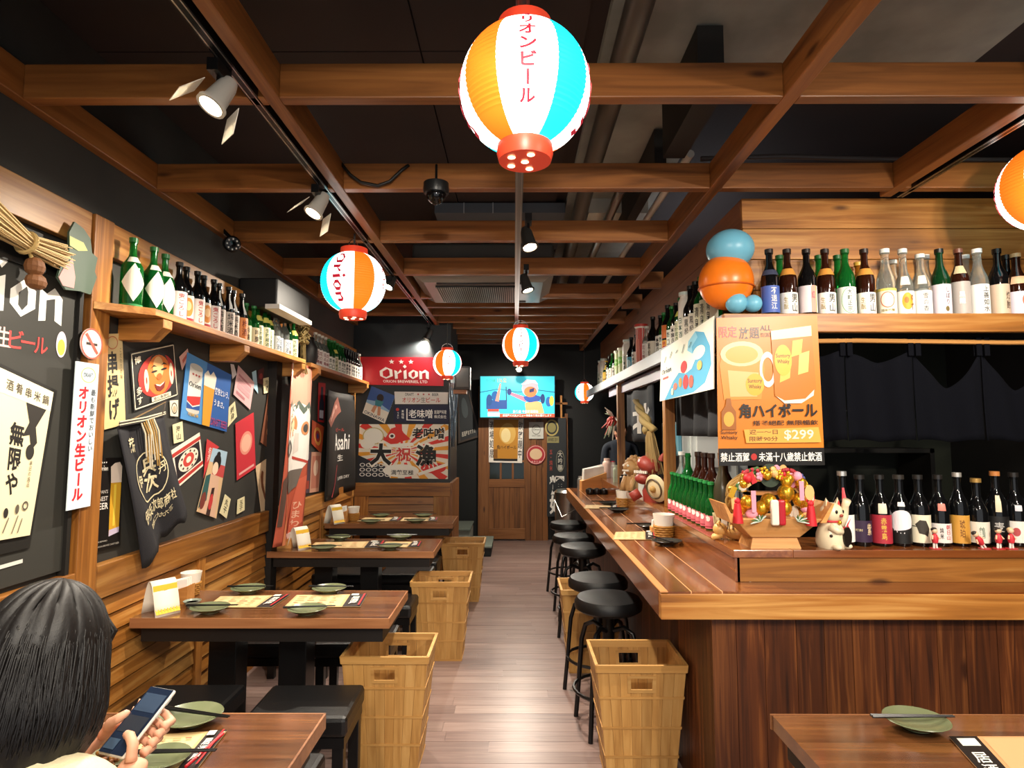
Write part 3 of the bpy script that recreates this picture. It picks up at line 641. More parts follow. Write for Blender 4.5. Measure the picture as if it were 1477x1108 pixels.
spot(onZ(762, 347, 2.53), (.45, 2.5, .7), 'near lit spotlight on the aisle track above the air conditioner', 2.66, .8, 2.2)
spot(onZ(759, 411, 2.53), (.6, 3.7, .7), 'second lit spotlight on the aisle track below the air conditioner', 2.66, .8, 2.2)
spot((.06, 7.9, 2.38), (.15, 5.6, .5), 'small lit spotlight under the far lantern above the television', 2.66, .6, 1.9)
spot((.022, 7.1, 2.5), (-.05, 8.7, .7), 'added spotlight on the aisle track brightening the door', 2.66, .8, 2.0)  # spotlight added to brighten the dim far end and door
spot((.022, 6.55, 2.52), (.9, 6.2, 1.0), 'added spotlight on the aisle track hidden behind the far lantern', 2.66, .8, 2.2)  # hidden spotlight added to lift the far counter
for (x, y, ax, ay, az, e, l) in ((-.93, .55, -1.75, 1.7, 1.3, .2, 'added out-of-view end spotlight of the wall-side track over the first table'), (-.93, 1.15, -1.2, 1.75, .7, .28, 'added out-of-view spotlight on the wall-side track over the phone user'), (.02, -.3, .2, 3.2, .2, .9, 'added unseen spotlight on the aisle track behind the viewer'), (.02, .5, -.3, 2.6, .9, .35, 'added unseen spotlight on the aisle track just above the viewer'),  # out-of-view spotlights added to brighten the tables, aisle and bar
                                 (1.9, .9, 1.7, 2.7, 1.1, .55, 'added out-of-view near spotlight on the right-hand track aimed at the bar'), (1.9, 1.7, 2.1, 2.95, 1.7, .25, 'added out-of-view second spotlight on the right-hand track aimed at the shelf'), (1.9, .2, 1.0, 2.5, .9, .8, 'added out-of-view end spotlight on the right-hand track aimed at the counter corner')):
    spot((x, y, 2.52), (ax, ay, az), l, 2.66 if x > 0 and x < 1 else 2.7, e, 1.9)
tag(MB().box(1.3, 1.5, 3.9, 5.2, 2.5, 2.53).build('added_fridge_lamp', mat('#f4f6ff', .5, emit=4)), 'unseen white panel lamp added over the kitchen fridge', 'lamp')  # glowing panel added out of sight to light the fridge
# ---------------------------------------------------------------- paper lanterns
LE = 2.3
LW, LO, LC, LR = mat('#fffaf0', .6, emit=LE, name='lit_white_paper'), mat('#f5741a', .6, emit=.95, name='lit_orange_paper'), mat('#12d6ea', .6, emit=1.5, name='lit_cyan_paper'), mat('#e0442a', .4, emit=.25, name='red_lantern_ring')
def lantern(c, R, rot, label, cap):
    t = thing('paper_lantern', label, 'lantern', c, rot, 'striped paper lanterns'); prof = []; nr = 30; Hh = R * .96
    for j in range(nr * 2 + 1):
        ph = -1.22 + 2.44 * j / (2 * nr); prof.append((R * cos(ph) ** .86 * (1 if j % 2 else .985), Hh * sin(ph)))
    a0 = -PI / 2 - 26.25 * PI / 180
    sec = lambda i, j: (0 if (i % 12) < 7 else (1 if (i // 12) % 2 == 0 else 2))
    sh = MB().lathe(prof, 48, a0=a0, a1=a0 + 2 * PI, mf=sec).build('paper_shade', [LW, LC, LO], t, smooth=.5)
    rb = prof[0][0]; zb = prof[0][1]; zt_ = prof[-1][1]
    ring = MB().lathe([(0, zb - .045 * R / .19), (rb * 1.02, zb - .045 * R / .19), (rb * 1.1, zb - .02), (rb * 1.06, zb + .006), (0, zb + .006)], 28).build('bottom_ring', LR, t, smooth=.5)
    for k in range(5):
        a = 2 * PI * k / 5; rr = 0 if k == 0 else rb * .65; MB().lathe([(0, -.0015), (.011 * R / .19, -.0015)], 10, c=(rr * cos(a), rr * sin(a), zb - .0455 * R / .19)).build('vent_hole', mat('#fff3dd', .5, emit=1.5), ring)
    MB().lathe([(0, zt_ - .004), (rb * 1.08, zt_ - .004), (rb * 1.05, zt_ + .035 * R / .19), (0, zt_ + .035 * R / .19)], 28).build('top_ring', LR, t, smooth=.5)
    MB().tube([(rb * cos(a) * 1.0, 0, zt_ + .02 + rb * .9 * sin(a)) for a in [PI * q / 12 for q in range(13)]], .003, 6).build('wire_bail', STEEL, t)
    MB().tube([(0, 0, zt_ + rb * .85), (0, 0, cap - c[2])], .006, 6).build('hanger', mat('#4a4a48', .4, .5), t)
    def fn(a0, wd):
        def f(u, v, h):
            a = a0 + (u - .5) * wd; ph = -1.0 + 2.0 * v; r = R * cos(ph) ** .86 + .0035 + h * .5; return Vector((r * cos(a), r * sin(a), Hh * sin(ph)))
        return f
    for k in range(4):
        ac = -PI / 2 + k * PI / 2
        p = Print(fn(ac, .6))
        if k % 2 == 0: p.text('オリオンビール', .27, .12, .73, .99, '#c8213a', vert=True, bold=.03)
        else:
            q = Print(lambda u, v, h, g=fn(ac, .6): g(v, 1 - u, h)); q.logo(.06, .16, .94, .88, '#c8213a'); q.build(sh, 'lettering', emit=.35)
        p.build(sh, 'lettering', emit=.35)
lc = onY(757, 130, 1.5); lantern(lc, .168, .02, 'large striped paper lantern with red lettering above the aisle', 2.68)
lc = onY(510, 408, 3.5); lantern(lc, .188, PI / 2 - .18, 'striped paper lantern hanging over the wall tables by the bottle shelf', 2.72)
lc = onY(645, 524, 6.34); lantern(lc, .15, .25, 'small striped paper lantern in front of the red sign', 2.7)
lc = onY(751, 498, 6.05); lantern(lc, .185, 0, 'striped paper lantern farthest down the aisle above the television', 2.68)
lc = onY(1519, 268, 2.45); lantern(lc, .19, -.75, 'striped paper lantern cut off by the edge of the view over the bar', 2.72)
lc = onY(843, 566, 8.2); lantern(lc, .13, .9, 'small glowing paper lantern at the far end of the overhead shelf', 2.7)
# ---------------------------------------------------------------- air conditioner, cameras, speaker, tv
ac = thing('air_conditioner', 'dark ceiling cassette air conditioner with slatted grille', 'air conditioner')
MB().box(-.78, .3, 4.5, 5.35, 2.74, 2.98).build('casing', mat('#5a5650', .45), ac, bevel=.02)
MB().hexa([(-.70, 4.56, 2.69), (.22, 4.56, 2.69), (.22, 5.3, 2.69), (-.70, 5.3, 2.69)], [(-.78, 4.48, 2.74), (.3, 4.48, 2.74), (.3, 5.37, 2.74), (-.78, 5.37, 2.74)]).build('fascia', mat('#8a857c', .35), ac)
MB().box(-.62, .04, 4.66, 5.2, 2.678, 2.69).build('grille_recess', mat('#1a1918', .6), ac)
for k in range(40):
    x = -.615 + k * .0165; MB().box(x, x + .006, 4.67, 5.19, 2.668, 2.682).build('grille_bar', mat('#a39c90', .4), ac)
for y in (4.585, 5.245): MB().box(-.6, .1, y - .02, y + .02, 2.683, 2.692).build('air_slot', mat('#22201e', .6), ac)
c = onY(629, 280, 2.70); cm = thing('dome_camera', 'black dome security camera hung under the second beam', 'camera', c)
MB().lathe([(0, .0), (.055, 0), (.06, .015), (.058, .05), (0, .055)], 24).build('housing', mat('#1a1a1b', .35), cm, smooth=.6); MB().sph((0, 0, 0), (.046, .046, .05), 20).build('dome', mat('#0a0a0b', .05, name='tinted_dome'), cm, smooth=1); MB().tube([(0, 0, .05), (0, 0, .14)], .006, 6).build('stem', BLACKM, cm)
c = onX(334, 352, -1.66); cm = thing('ring_camera', 'small black security camera with a ring of diodes by the wall beam', 'camera', c)
M = Vector((.75, -1, -.35)).to_track_quat('Z', 'Y').to_matrix().to_4x4()
MB().lathe([(0, -.03), (.045, -.03), (.048, .02), (.04, .03), (0, .032)], 20, M=M).build('housing', BLACKM, cm, smooth=.6); MB().lathe([(0, .036), (.018, .034)], 16, M=M).build('lens', mat('#050506', .05), cm)
for k in range(8): MB().sph(M @ Vector((.03 * cos(k * PI / 4), .03 * sin(k * PI / 4), .032)), .006, 6).build('diode', mat('#e8e4da', .3), cm)
MB().tube([(0, 0, .03), (-.06, .0, .09)], .012, 6).build('bracket', BLACKM, cm)
tl, br_ = onY(693, 543, 8.45), onY(800, 602, 8.45)
tv = thing('wall_television', 'wide flat television showing a bright cyan cartoon scene above the door', 'television', ((tl.x + br_.x) / 2, 8.45, (tl.z + br_.z) / 2)); hw, hh = (br_.x - tl.x) / 2, (tl.z - br_.z) / 2
tv.rotation_euler = (.06, 0, 0)
MB().box(-hw - .012, hw + .012, 0, .06, -hh - .02, hh + .012).build('bezel', BLACKM, tv, bevel=.004)
MB().box(-.2, .2, .06, .28, -.1, .1).build('wall_bracket', BLACKM, tv)
scr = MB().box(-hw, hw, -.003, 0, -hh, hh).build('screen', mat('#3fd0e2', .3, emit=.55), tv)
pr = Print(lambda u, v, h: Vector((-hw + 2 * hw * u, -.003 - h, -hh + 2 * hh * v)))
pr.run([('p', [(.0, .62), (.25, .7), (.5, .62), (.75, .68), (1, .62), (1, .6), (.75, .66), (.5, .6), (.25, .68), (0, .6)], '#1a5f86'), ('r', .08, .2, .36, .42, '#2b4f8f'), ('e', .2, .52, .05, .12, '#1e5a9a'), ('e', .12, .42, .04, .14, '#204a80'), ('p', [(.2, .4), (.26, .82), (.28, .82), (.25, .38)], '#e98d7c'), ('p', [(.34, .75), (.355, .75), (.36, .4), (.345, .4)], '#224466'),
        ('p', [(.36, .64), (.6, .5), (.62, .36), (.4, .55)], '#d77a92'), ('e', .39, .62, .03, .08, '#233a78'), ('p', [(.62, .08), (.6, .34), (.7, .42), (.82, .36), (.86, .1)], '#efac74'), ('p', [(.58, .5), (.72, .56), (.82, .5), (.8, .4), (.66, .36), (.6, .42)], '#2c4fa0'), ('e', .67, .7, .11, .2, '#f0a9b4'), ('e', .675, .62, .085, .13, '#f07c4a'), ('p', [(.66, .68), (.73, .72), (.72, .62), (.66, .6)], '#27325e'), ('p', [(.55, .8), (.62, .92), (.74, .9), (.78, .8), (.7, .84), (.6, .8)], '#f6d3d6'),
        ('e', .84, .45, .03, .12, '#203a70'), ('e', .92, .38, .04, .12, '#2c64a8'), ('e', .96, .4, .03, .12, '#f0c14e'), ('r', .1, .14, .25, .2, '#e24a3a'), ('r', .1, .02, .26, .12, '#e9f6f6'), ('r', .26, .0, 1, .085, '#e2583c'), ('t', 'ライブ中継', .08, .85, .2, .94, '#36b38f'), ('t', '1:16 52', .23, .85, .35, .95, '#c89a3a'), ('t', '新番組 今夜放送開始', .44, .1, .78, .18, '#f6fbfb'), ('t', '居酒屋の人気メニュー特集を毎晩お届けします', .3, .015, .96, .075, '#ffffff')])
pr.build(scr, 'picture', emit=.55)
c = onX(690, 0, 0) if False else None
a = onY(662, 545, 6.4); spk = thing('wall_speaker', 'grey box speaker on the partition edge beside the small lantern', 'speaker', (a.x + .02, 6.42, a.z)); MB().box(-.06, .1, -.05, .1, -.13, .12).build('cabinet', mat('#4a4441', .5), spk, bevel=.008); MB().box(-.045, .085, -.056, -.05, -.1, .1).build('grille', mat('#7d7670', .6), spk)
MB().box(-.08, .06, -.03, .1, -.17, -.13).build('bracket', mat('#b07a58', .5), spk)
# projector-like heater box on the wall shelf
c = onX(385, 372, -1.62); hb = thing('wall_heater', 'black box unit with a white lip mounted above the wall bottles', 'appliance', (0, 0, 0))
MB().box(-1.745, -1.5, 3.75, 4.35, 2.33, 2.52).build('casing', mat('#141312', .5), hb, bevel=.01); MB().box(-1.56, -1.47, 3.72, 4.32, 2.315, 2.345).build('lip', mat('#cfcac0', .5), hb)
c = onX(400, 432, -1.70); b = MB().box(-1.73, -1.66, c.y - .02, c.y + .06, c.z - .09, c.z + .1).build('air_freshener', mat('#d8d3c8', .5)); tag(b, 'white slim dispenser with an orange tab on the wall', 'dispenser'); MB().box(-1.662, -1.655, c.y - .015, c.y + .055, c.z - .085, c.z - .055).build('orange_tab', mat('#e8641e', .5), b)
cb_ = [onY(a, b, 2.76) for a, b in ((492, 236), (505, 252), (520, 263), (545, 268), (562, 262), (580, 245), (590, 238))]
tag(MB().tube(cb_, .008, 6).build('loose_cable', mat('#15130f', .5), smooth=2), 'loose black cable sagging in front of the second beam', 'cable')
# ================================================================== POSTERS AND SIGNS ON THE CHALKBOARD WALL
def LWALL(*p, X=-1.744): return [onX(a, b, X) for a, b in p]
cb = LWALL((-60, 340), (108, 428), (92, 812), (-60, 872)); y0_, y1_ = 1.15, cb[1].y - .01
bd = [Vector((-1.742, y0_, 2.13)), Vector((-1.742, y1_, 2.13)), Vector((-1.742, y1_, 1.02)), Vector((-1.742, y0_, 1.02))]
def bu(px, py): q = onX(px, py, -1.735); return ((q.y - y0_) / (y1_ - y0_), (q.z - 1.02) / 1.11)
a0, a1 = bu(-118, 640), bu(95, 300)
els = []
lo, hi = bu(-150, 380), bu(88, 478)
z_lo, z_hi = bu(88, 480)[1], bu(35, 395)[1]
va, vb = bu(28, 457)[1], bu(32, 403)[1]; ua, ub = bu(12, 430)[0], bu(88, 450)[0]
els.append(('o', ub - (ub - ua) * 5 / 2.08, va, ub, va + (vb - va) * 1.55, '#ecebe3'))
for ch, px, py, c in (('生', 3, 486, '#e9b8b2'), ('ビ', 21, 490, '#d8433f'), ('ー', 38, 494, '#d8433f'), ('ル', 57, 498, '#d8433f')):
    u, v = bu(px, py); els.append(('t', ch, u - .026, v - .034, u + .026, v + .034, c))
u, v = bu(86, 497); els += [('e', u, v, .022, .045, '#d9c9d6'), ('e', u, v - .01, .016, .028, '#d9b24a')]
u = bu(5, 815)[0]; els += [('l', u - .1, .065, u + .06, .068, .012, '#d8d6cd')]
o = poster('beer_chalkboard', 'large chalkboard with white blackletter and red brush lettering', 'chalkboard', bd, '#302f2a', els, t=.012, rough=.7)
fr = MB(); fr.box(-1.745, -1.715, y1_, y1_ + .02, 1.0, 2.14).box(-1.745, -1.72, y0_, y1_, 2.13, 2.15).build('frame', mat('#16130f', .6), o)
# framed ink menu
c4 = LWALL((-75, 497), (74, 566), (40, 772), (-75, 792), X=-1.725)
m = poster('ink_menu', 'cream ink-brush menu sheet on a black board', 'menu', c4, '#e9dcb4', [('r', 0, .86, 1, 1, '#efe6c4'), ('v', '無限や', .58, .26, .74, .72, '#1d1a17', dict(bold=.03)), ('p', [(.72, .86), (.95, .86), (.86, .72), (.9, .62), (.84, .56), (.8, .66), (.72, .64), (.78, .74)], '#2a2622'), ('e', .83, .55, .05, .05, '#2a2622'), ('t', '酒 肴 串 米 鍋', .5, .89, .96, .96, '#4a4238'), ('v', '本日の逸品', .84, .32, .88, .5, '#8b8068'), ('e', .62, .16, .03, .03, '#2a2622'), ('e', .76, .18, .025, .03, '#5a5348'), ('g', .86, .2, .04, .03, .4, '#5a5348'), ('l', .6, .04, .66, .13, .012, '#6a6252'), ('l', .72, .03, .78, .14, .012, '#6a6252'), ('l', .8, .03, .84, .12, .012, '#6a6252')], t=.008)
f = quadfn(*c4); b = MB(); q = [(-.1, -.09), (1.06, -.09), (1.06, 1.03), (-.1, 1.03)]; b.hexa([f(u, v, -.012) for u, v in q], [f(u, v, .001) for u, v in q]).build('backing_board', mat('#15130f', .6), m)
# post signs
px = -1.701
poster('beer_post_sign', 'pale blue vertical sign with red katakana on the pine post', 'sign', LWALL((108, 521), (141, 526), (128, 730), (94, 737), X=px), '#dce9ee',
       [('g', .55, .915, .33, .055, .14, '#d8c77a'), ('t', 'DRAFT', .35, .9, .75, .93, '#4b5560'), ('v', 'オリオン生ビール', .16, .05, .62, .84, '#d3222c', dict(bold=.04)), ('v', '最も新鮮でおいしい', .7, .38, .92, .82, '#5a5f66')], t=.006, rough=.4)
cc = LWALL((131, 496), X=-1.702)[0]
s = MB().lathe([(0, 0), (.062, 0), (.062, .004), (0, .004)], 28, M=Matrix.Translation(cc) @ Matrix.Rotation(PI / 2, 4, 'Y')).build('no_smoking_sticker', mat('#f0d9cf', .5)); tag(s, 'round no smoking sticker on the pine post', 'sticker')
Print(lambda u, v, h: cc + Vector((.0045 + h, (u - .5) * .124, (v - .5) * .124))).run([('g', .5, .5, .5, .5, .1, '#cf5b4c'), ('r', .25, .45, .75, .53, '#3a3330'), ('l', .22, .8, .78, .2, .1, '#cf5b4c')]).build(s)
# generic painted cut-out board and straw broom charm near the top of the post
pts = [(105, 320), (118, 330), (128, 345), (130, 365), (138, 372), (134, 392), (137, 400), (128, 425), (112, 420), (92, 418), (80, 400), (86, 378), (97, 362), (97, 335)]
W = [onX(a, b, -1.695) for a, b in pts]
g = MB().prism([w_ for w_ in W], (.008, 0, 0)).build('cutout_board', mat('#3f5140', .5)); tag(g, 'irregular green and pink painted cut-out board on the pine post', 'decoration')
I = [onX(a, b, -1.6865) for a, b in ((92, 385), (104, 372), (108, 400), (106, 416), (90, 412), (84, 400))]; MB().prism(I, (.002, 0, 0)).build('painted_patch', mat('#b98a86', .5), g)
I = [onX(a, b, -1.6865) for a, b in ((100, 340), (120, 350), (126, 362), (112, 362), (100, 354))]; MB().prism(I, (.002, 0, 0)).build('painted_patch', mat('#a9b06a', .5), g)
br = thing('straw_broom', 'bundle of pale straw tied as a lucky charm under the top rail', 'decoration')
def strawbundle(a, k, b, n, w0, w1, wk, m, par, seed):
    rd = random.Random(seed); a, k, b = Vector(a), Vector(k), Vector(b); ax = (b - a).normalized(); s = ax.orthogonal().normalized(); t2 = ax.cross(s); mb = MB()
    for i in range(n):
        r, an = rd.random() ** .5, rd.random() * 6.28; o_ = s * cos(an) * r + t2 * sin(an) * r; e = rd.uniform(.9, 1.05)
        mb.tube([a + o_ * w0, k + o_ * wk, k + (b - k) * e + o_ * w1], [.0025, .003, .002], 4)
    return mb.build('straw', m, par)
straw = mat('#cdb07a', .7)
A, K, B_ = onX(-30, 300, -1.68), onX(38, 350, -1.68), onX(92, 372, -1.68)
strawbundle(A, K, B_, 90, .06, .05, .03, straw, br, 3); d = (B_ - A).normalized()
MB().tube([K + Vector((.036 * cos(a), 0, 0)) + Vector((0, -d.z, d.y)) * .036 * sin(a) for a in [2 * PI * i / 16 for i in range(16)]], .008, 6, closed=True).build('tie', mat('#b89a60', .7), br)
kk = onX(50, 385, -1.68); MB().sph(kk, (.03, .035, .035), 12).sph(kk - Vector((0, -.01, .05)), (.028, .04, .03), 12).build('pine_cone_charm', mat('#6f4420', .7, bump=.6, bscale=80), br)
MB().tube([K, K + (kk - K) * .5, kk], .006, 6).build('cord', mat('#c6a868', .7), br)
# wall posters
def wp_(name, label, cat, cor, base, els, **k): return poster(name, label, cat, LWALL(*cor), base, els, **k)
wp_('fry_menu_strip', 'tall tan paper strip with black brush characters for skewers', 'menu', ((145, 482), (175, 481), (180, 612), (149, 620)), '#dcc48c', [('g', .5, .905, .26, .07, .12, '#c0603a'), ('v', '串揚げ', .2, .07, .72, .82, '#1c1916', dict(bold=.03)), ('v', 'こだわりの味', .82, .5, .93, .85, '#8a7a55')])
wp_('smiling_face_poster', 'dark poster of a smiling long-eared orange face', 'poster', ((186, 509), (250, 495), (256, 571), (192, 594)), '#1d1b19', [
    ('r', .03, .02, .97, .04, '#e8dcc0'), ('r', .03, .96, .97, .98, '#e8dcc0'), ('r', .02, .03, .035, .97, '#e8dcc0'), ('r', .965, .03, .98, .97, '#e8dcc0'), ('e', .54, .5, .42, .38, '#b3322a'), ('p', [(.36, .72), (.44, .86), (.6, .9), (.74, .84), (.8, .72), (.7, .76), (.5, .76)], '#2d302a'), ('e', .57, .5, .27, .36, '#d9762c'), ('e', .57, .63, .12, .2, '#ecb878'), ('g', .29, .46, .05, .2, .7, '#ecd9b8'), ('g', .86, .46, .05, .2, .7, '#ecd9b8'),
    ('e', .47, .58, .07, .02, '#1c1512'), ('e', .69, .58, .07, .02, '#1c1512'), ('p', [(.38, .64), (.46, .7), (.54, .66), (.46, .67)], '#1c1512'), ('p', [(.62, .66), (.7, .7), (.78, .64), (.7, .67)], '#1c1512'), ('e', .57, .47, .06, .06, '#c4601e'), ('p', [(.45, .36), (.57, .31), (.7, .36), (.66, .24), (.57, .2), (.49, .24)], '#7b1d18'), ('p', [(.47, .355), (.57, .32), (.68, .355), (.64, .32), (.57, .29), (.5, .32)], '#f1e3cc'), ('v', '博', .06, .78, .2, .92, '#e8dcc0'), ('v', '多す', .05, .08, .18, .4, '#e8dcc0'), ('r', .36, .06, .8, .14, '#e8dcc0'), ('t', '恵比寿神社', .4, .065, .76, .135, '#1d1b19')])
wp_('beer_can_poster', 'blue poster with a beer can and tall glass', 'poster', ((269, 508), (333, 541), (326, 623), (259, 604)), '#2b5fa8', [
    ('r', 0, 0, .42, 1, '#4f8fcb'), ('r', .08, .16, .34, .84, '#e9e6dc'), ('e', .21, .84, .13, .05, '#c9c6bc'), ('e', .21, .17, .13, .05, '#c9c6bc'), ('p', [(.08, .36), (.34, .42), (.34, .3), (.2, .24), (.08, .3)], '#c62f2c'), ('p', [(.08, .28), (.2, .22), (.34, .28), (.34, .2), (.08, .18)], '#27519a'), ('o', .09, .52, .33, .62, '#23262c'), ('s', .15, .72, .03, .025, '#b3322a'), ('s', .21, .72, .03, .025, '#b3322a'), ('s', .27, .72, .03, .025, '#b3322a'),
    ('p', [(.42, .0), (.58, .0), (.62, .62), (.38, .62)], '#d99a2c'), ('p', [(.38, .62), (.62, .62), (.64, .82), (.56, .9), (.5, .82), (.44, .88), (.37, .8)], '#f0ead8'), ('t', '爽快という、', .63, .55, .97, .68, '#f1f3f5'), ('t', 'うまさ。', .63, .36, .87, .48, '#f1f3f5'), ('t', 'DRAFT BEER', .6, .04, .98, .16, '#a33a6a'), ('t', 'PREMIUM', .12, .08, .32, .13, '#c9a04a')])
wp_('beer_glass_poster', 'black poster with a tall frothy glass of pale beer', 'poster', ((138, 661), (175, 660), (172, 787), (130, 797)), '#14100f', [('p', [(.56, .13), (.92, .16), (1.0, .86), (.58, .87)], '#d9a52e'), ('p', [(.56, .13), (.92, .16), (.93, .22), (.565, .2)], '#cfc0d8'), ('p', [(.575, .72), (.985, .72), (1, .9), (.9, .95), (.7, .94), (.55, .9)], '#efdccb'), ('p', [(.68, .24), (.76, .24), (.79, .7), (.7, .7)], '#f3d24a'), ('o', .12, .86, .44, .92, '#ece8de'), ('s', .2, .95, .03, .012, '#ece8de'), ('s', .28, .95, .03, .012, '#ece8de'), ('s', .36, .95, .03, .012, '#ece8de'),
    ('t', 'JAPAN\'S', .04, .6, .46, .65, '#b9b2aa'), ('t', 'FINEST', .04, .53, .46, .58, '#d3ccc4'), ('t', 'BEER', .04, .44, .48, .51, '#f0ece4'), ('t', 'DRINK RESPONSIBLY', .1, .085, .5, .1, '#cfc9c0'), ('t', 'OKINAWA BREWED DRAFT BEER', .06, .03, .92, .05, '#a9a39a')])
wp_('round_face_sticker', 'small oval cream sticker beside the smiling face poster', 'sticker', ((244, 578), (256, 577), (256, 601), (245, 600)), '#e6dcc4', [('g', .5, .5, .36, .36, .2, '#4a4038'), ('e', .5, .45, .2, .2, '#c8a888')])
for i, (c, ch, l) in enumerate(((((248, 613), (262, 608), (264, 636), (250, 640)), '海山', 'small cream paper slip under the round sticker'), (((333, 582), (340, 598) if False else (338, 581), (340, 602), (328, 615)), '刺身', 'small cream paper slip at the corner of the blue beer poster'), (((324, 713), (332, 720), (326, 748), (316, 740)), '丸干', 'small cream paper slip right of the kimono print'), (((342, 721), (352, 716), (352, 736), (341, 742)), '玉子', 'small cream paper slip above the pine rail'), (((379, 546), (388, 544), (388, 566), (380, 568)), '冷酒', 'small tan paper slip beneath the third shelf bracket'))):
    if i == 1: c = ((329, 588), (338, 579), (341, 601), (328, 616))
    wp_('paper_slip', l, 'paper slip', c, '#e3d8ac', [('v', ch, .25, .12, .75, .88, '#2a2620')], group='cream paper slips on the chalkboard wall')
wp_('candy_label_print', 'red and white print with a round seal, tilted on the wall', 'poster', ((246, 650), (287, 624), (292, 672), (254, 705)), '#efe3d2', [('r', .0, .8, 1, .9, '#b5362f'), ('r', 0, .06, 1, .16, '#b5362f'), ('r', .06, .2, .94, .78, '#221d22'), ('e', .5, .49, .36, .27, '#eadfca'), ('e', .5, .49, .2, .17, '#c2453c'), ('e', .5, .49, .09, .08, '#eadfca')] + [('e', .5 + .28 * cos(k * PI / 5), .49 + .21 * sin(k * PI / 5), .03, .03, '#4a2a26') for k in range(10)])
wp_('kimono_print', 'print of a dark-haired woman holding a bottle', 'poster', ((306, 646), (327, 652), (311, 748), (283, 738)), '#d9b58a', [('r', 0, .78, 1, 1, '#a8c4d6'), ('r', .3, .6, 1, .78, '#c24a48'), ('e', .46, .8, .24, .13, '#191514'), ('e', .46, .92, .12, .05, '#191514'), ('e', .42, .7, .17, .1, '#ecd0b4'), ('p', [(.2, .6), (.75, .6), (.9, .0), (.1, .0)], '#d8b094'), ('p', [(.0, .55), (.22, .6), (.3, .2), (0, .05)], '#2f5a58'), ('p', [(.45, .4), (.6, .42), (.62, 0), (.42, 0)], '#3a2320'), ('e', .53, .2, .1, .12, '#c33b3a'), ('e', .13, .18, .12, .13, '#7b3830')])
wp_('red_corner_print', 'red print peeking out behind the kimono print', 'poster', ((298, 633), (316, 645), (306, 652), (293, 690)), '#c53a3c', [('v', '名酒', .2, .3, .5, .8, '#f0dcd0')], t=.002)
wp_('red_circle_poster', 'red poster with a pale sun disc', 'poster', ((339, 611), (365, 595), (368, 675), (341, 693)), '#c8353f', [('e', .52, .55, .34, .2, '#e2907e'), ('e', .52, .55, .26, .15, '#eeb49c'), ('r', .1, .06, .9, .1, '#e9b0a8')])
wp_('skewer_photo_print', 'tan print of a dried fish hanging by the dark post', 'poster', ((368, 673), (385, 661), (386, 735), (377, 747)), '#dcc09a', [('p', [(.3, .75), (.45, .85), (.6, .8), (.5, .6), (.62, .4), (.8, .2), (.75, .12), (.5, .32), (.3, .55)], '#7b4a2c')])
wp_('brown_label_print', 'brown speckled label strip near the dark post', 'poster', ((386, 568), (397, 582), (391, 650), (375, 638)), '#7a4a34', [('e', .5, .8, .3, .1, '#b98060'), ('e', .4, .55, .2, .08, '#a3684a'), ('e', .6, .3, .25, .1, '#c08a68')])
wp_('pink_notice_print', 'pale pink notice sheet hung askew under the shelf', 'poster', ((343, 527), (366, 552), (360, 591), (336, 569)), '#dfb5b6', [('r', .1, .7, .85, .78, '#b87a80'), ('r', .1, .5, .85, .66, '#cf9a9e'), ('r', .1, .3, .85, .46, '#cf9a9e'), ('r', .1, .1, .6, .2, '#b87a80')])
wp_('white_notice_slip', 'narrow white slip peeking out beside the pink notice', 'poster', ((332, 525), (337, 526), (341, 540), (335, 547)), '#e4dfe0', [], t=.002); wp_('blue_notice_slip', 'pale blue slip beside the pink notice', 'poster', ((363, 537), (369, 534), (372, 568), (366, 560)), '#a9cfe0', [], t=.002)
wp_('pink_corner_slip', 'small pink print tucked behind the blue beer poster', 'poster', ((258, 515), (270, 503), (272, 514), (262, 534)), '#d8a79a', [('r', .2, .3, .8, .6, '#b3564a')], t=.003)
wp_('dark_red_feather_print', 'dark red print near the shelf bracket end', 'poster', ((372, 534), (380, 530), (379, 556), (371, 552)), '#4d2423', [('e', .5, .5, .3, .2, '#8a3a36')], t=.003)
# far section prints
wp_('red_bottle_print', 'narrow red print with a bottle behind the black apron', 'poster', ((459, 552), (469, 553), (467, 610), (458, 608)), '#b5262b', [('p', [(.35, .9), (.65, .9), (.7, .6), (.85, .5), (.85, .05), (.15, .05), (.15, .5), (.3, .6)], '#2a2a3a'), ('r', .2, .1, .8, .3, '#c9c2d0')])
wp_('orange_diamond_print', 'orange-red print with a drum seal beside the mask banner', 'poster', ((450, 606), (467, 616), (463, 655), (449, 640)), '#c4522e', [('e', .5, .5, .34, .34, '#e3a04e'), ('e', .5, .5, .22, .22, '#a8342a'), ('e', .5, .5, .1, .1, '#3a3f7a')])
wp_('slim_beige_print', 'slim beige print under the orange seal print', 'poster', ((449, 652), (463, 652), (459, 709), (446, 711)), '#d9a48a', [('r', .1, .1, .9, .9, '#c77e68'), ('e', .5, .6, .25, .2, '#e8c8b0')])
wp_('slim_dark_print', 'slim purple-brown print half behind the mask banner', 'poster', ((442, 652), (448, 652), (445, 711), (438, 712)), '#5c4a58', [('r', .1, .1, .9, .3, '#b34a3a')])
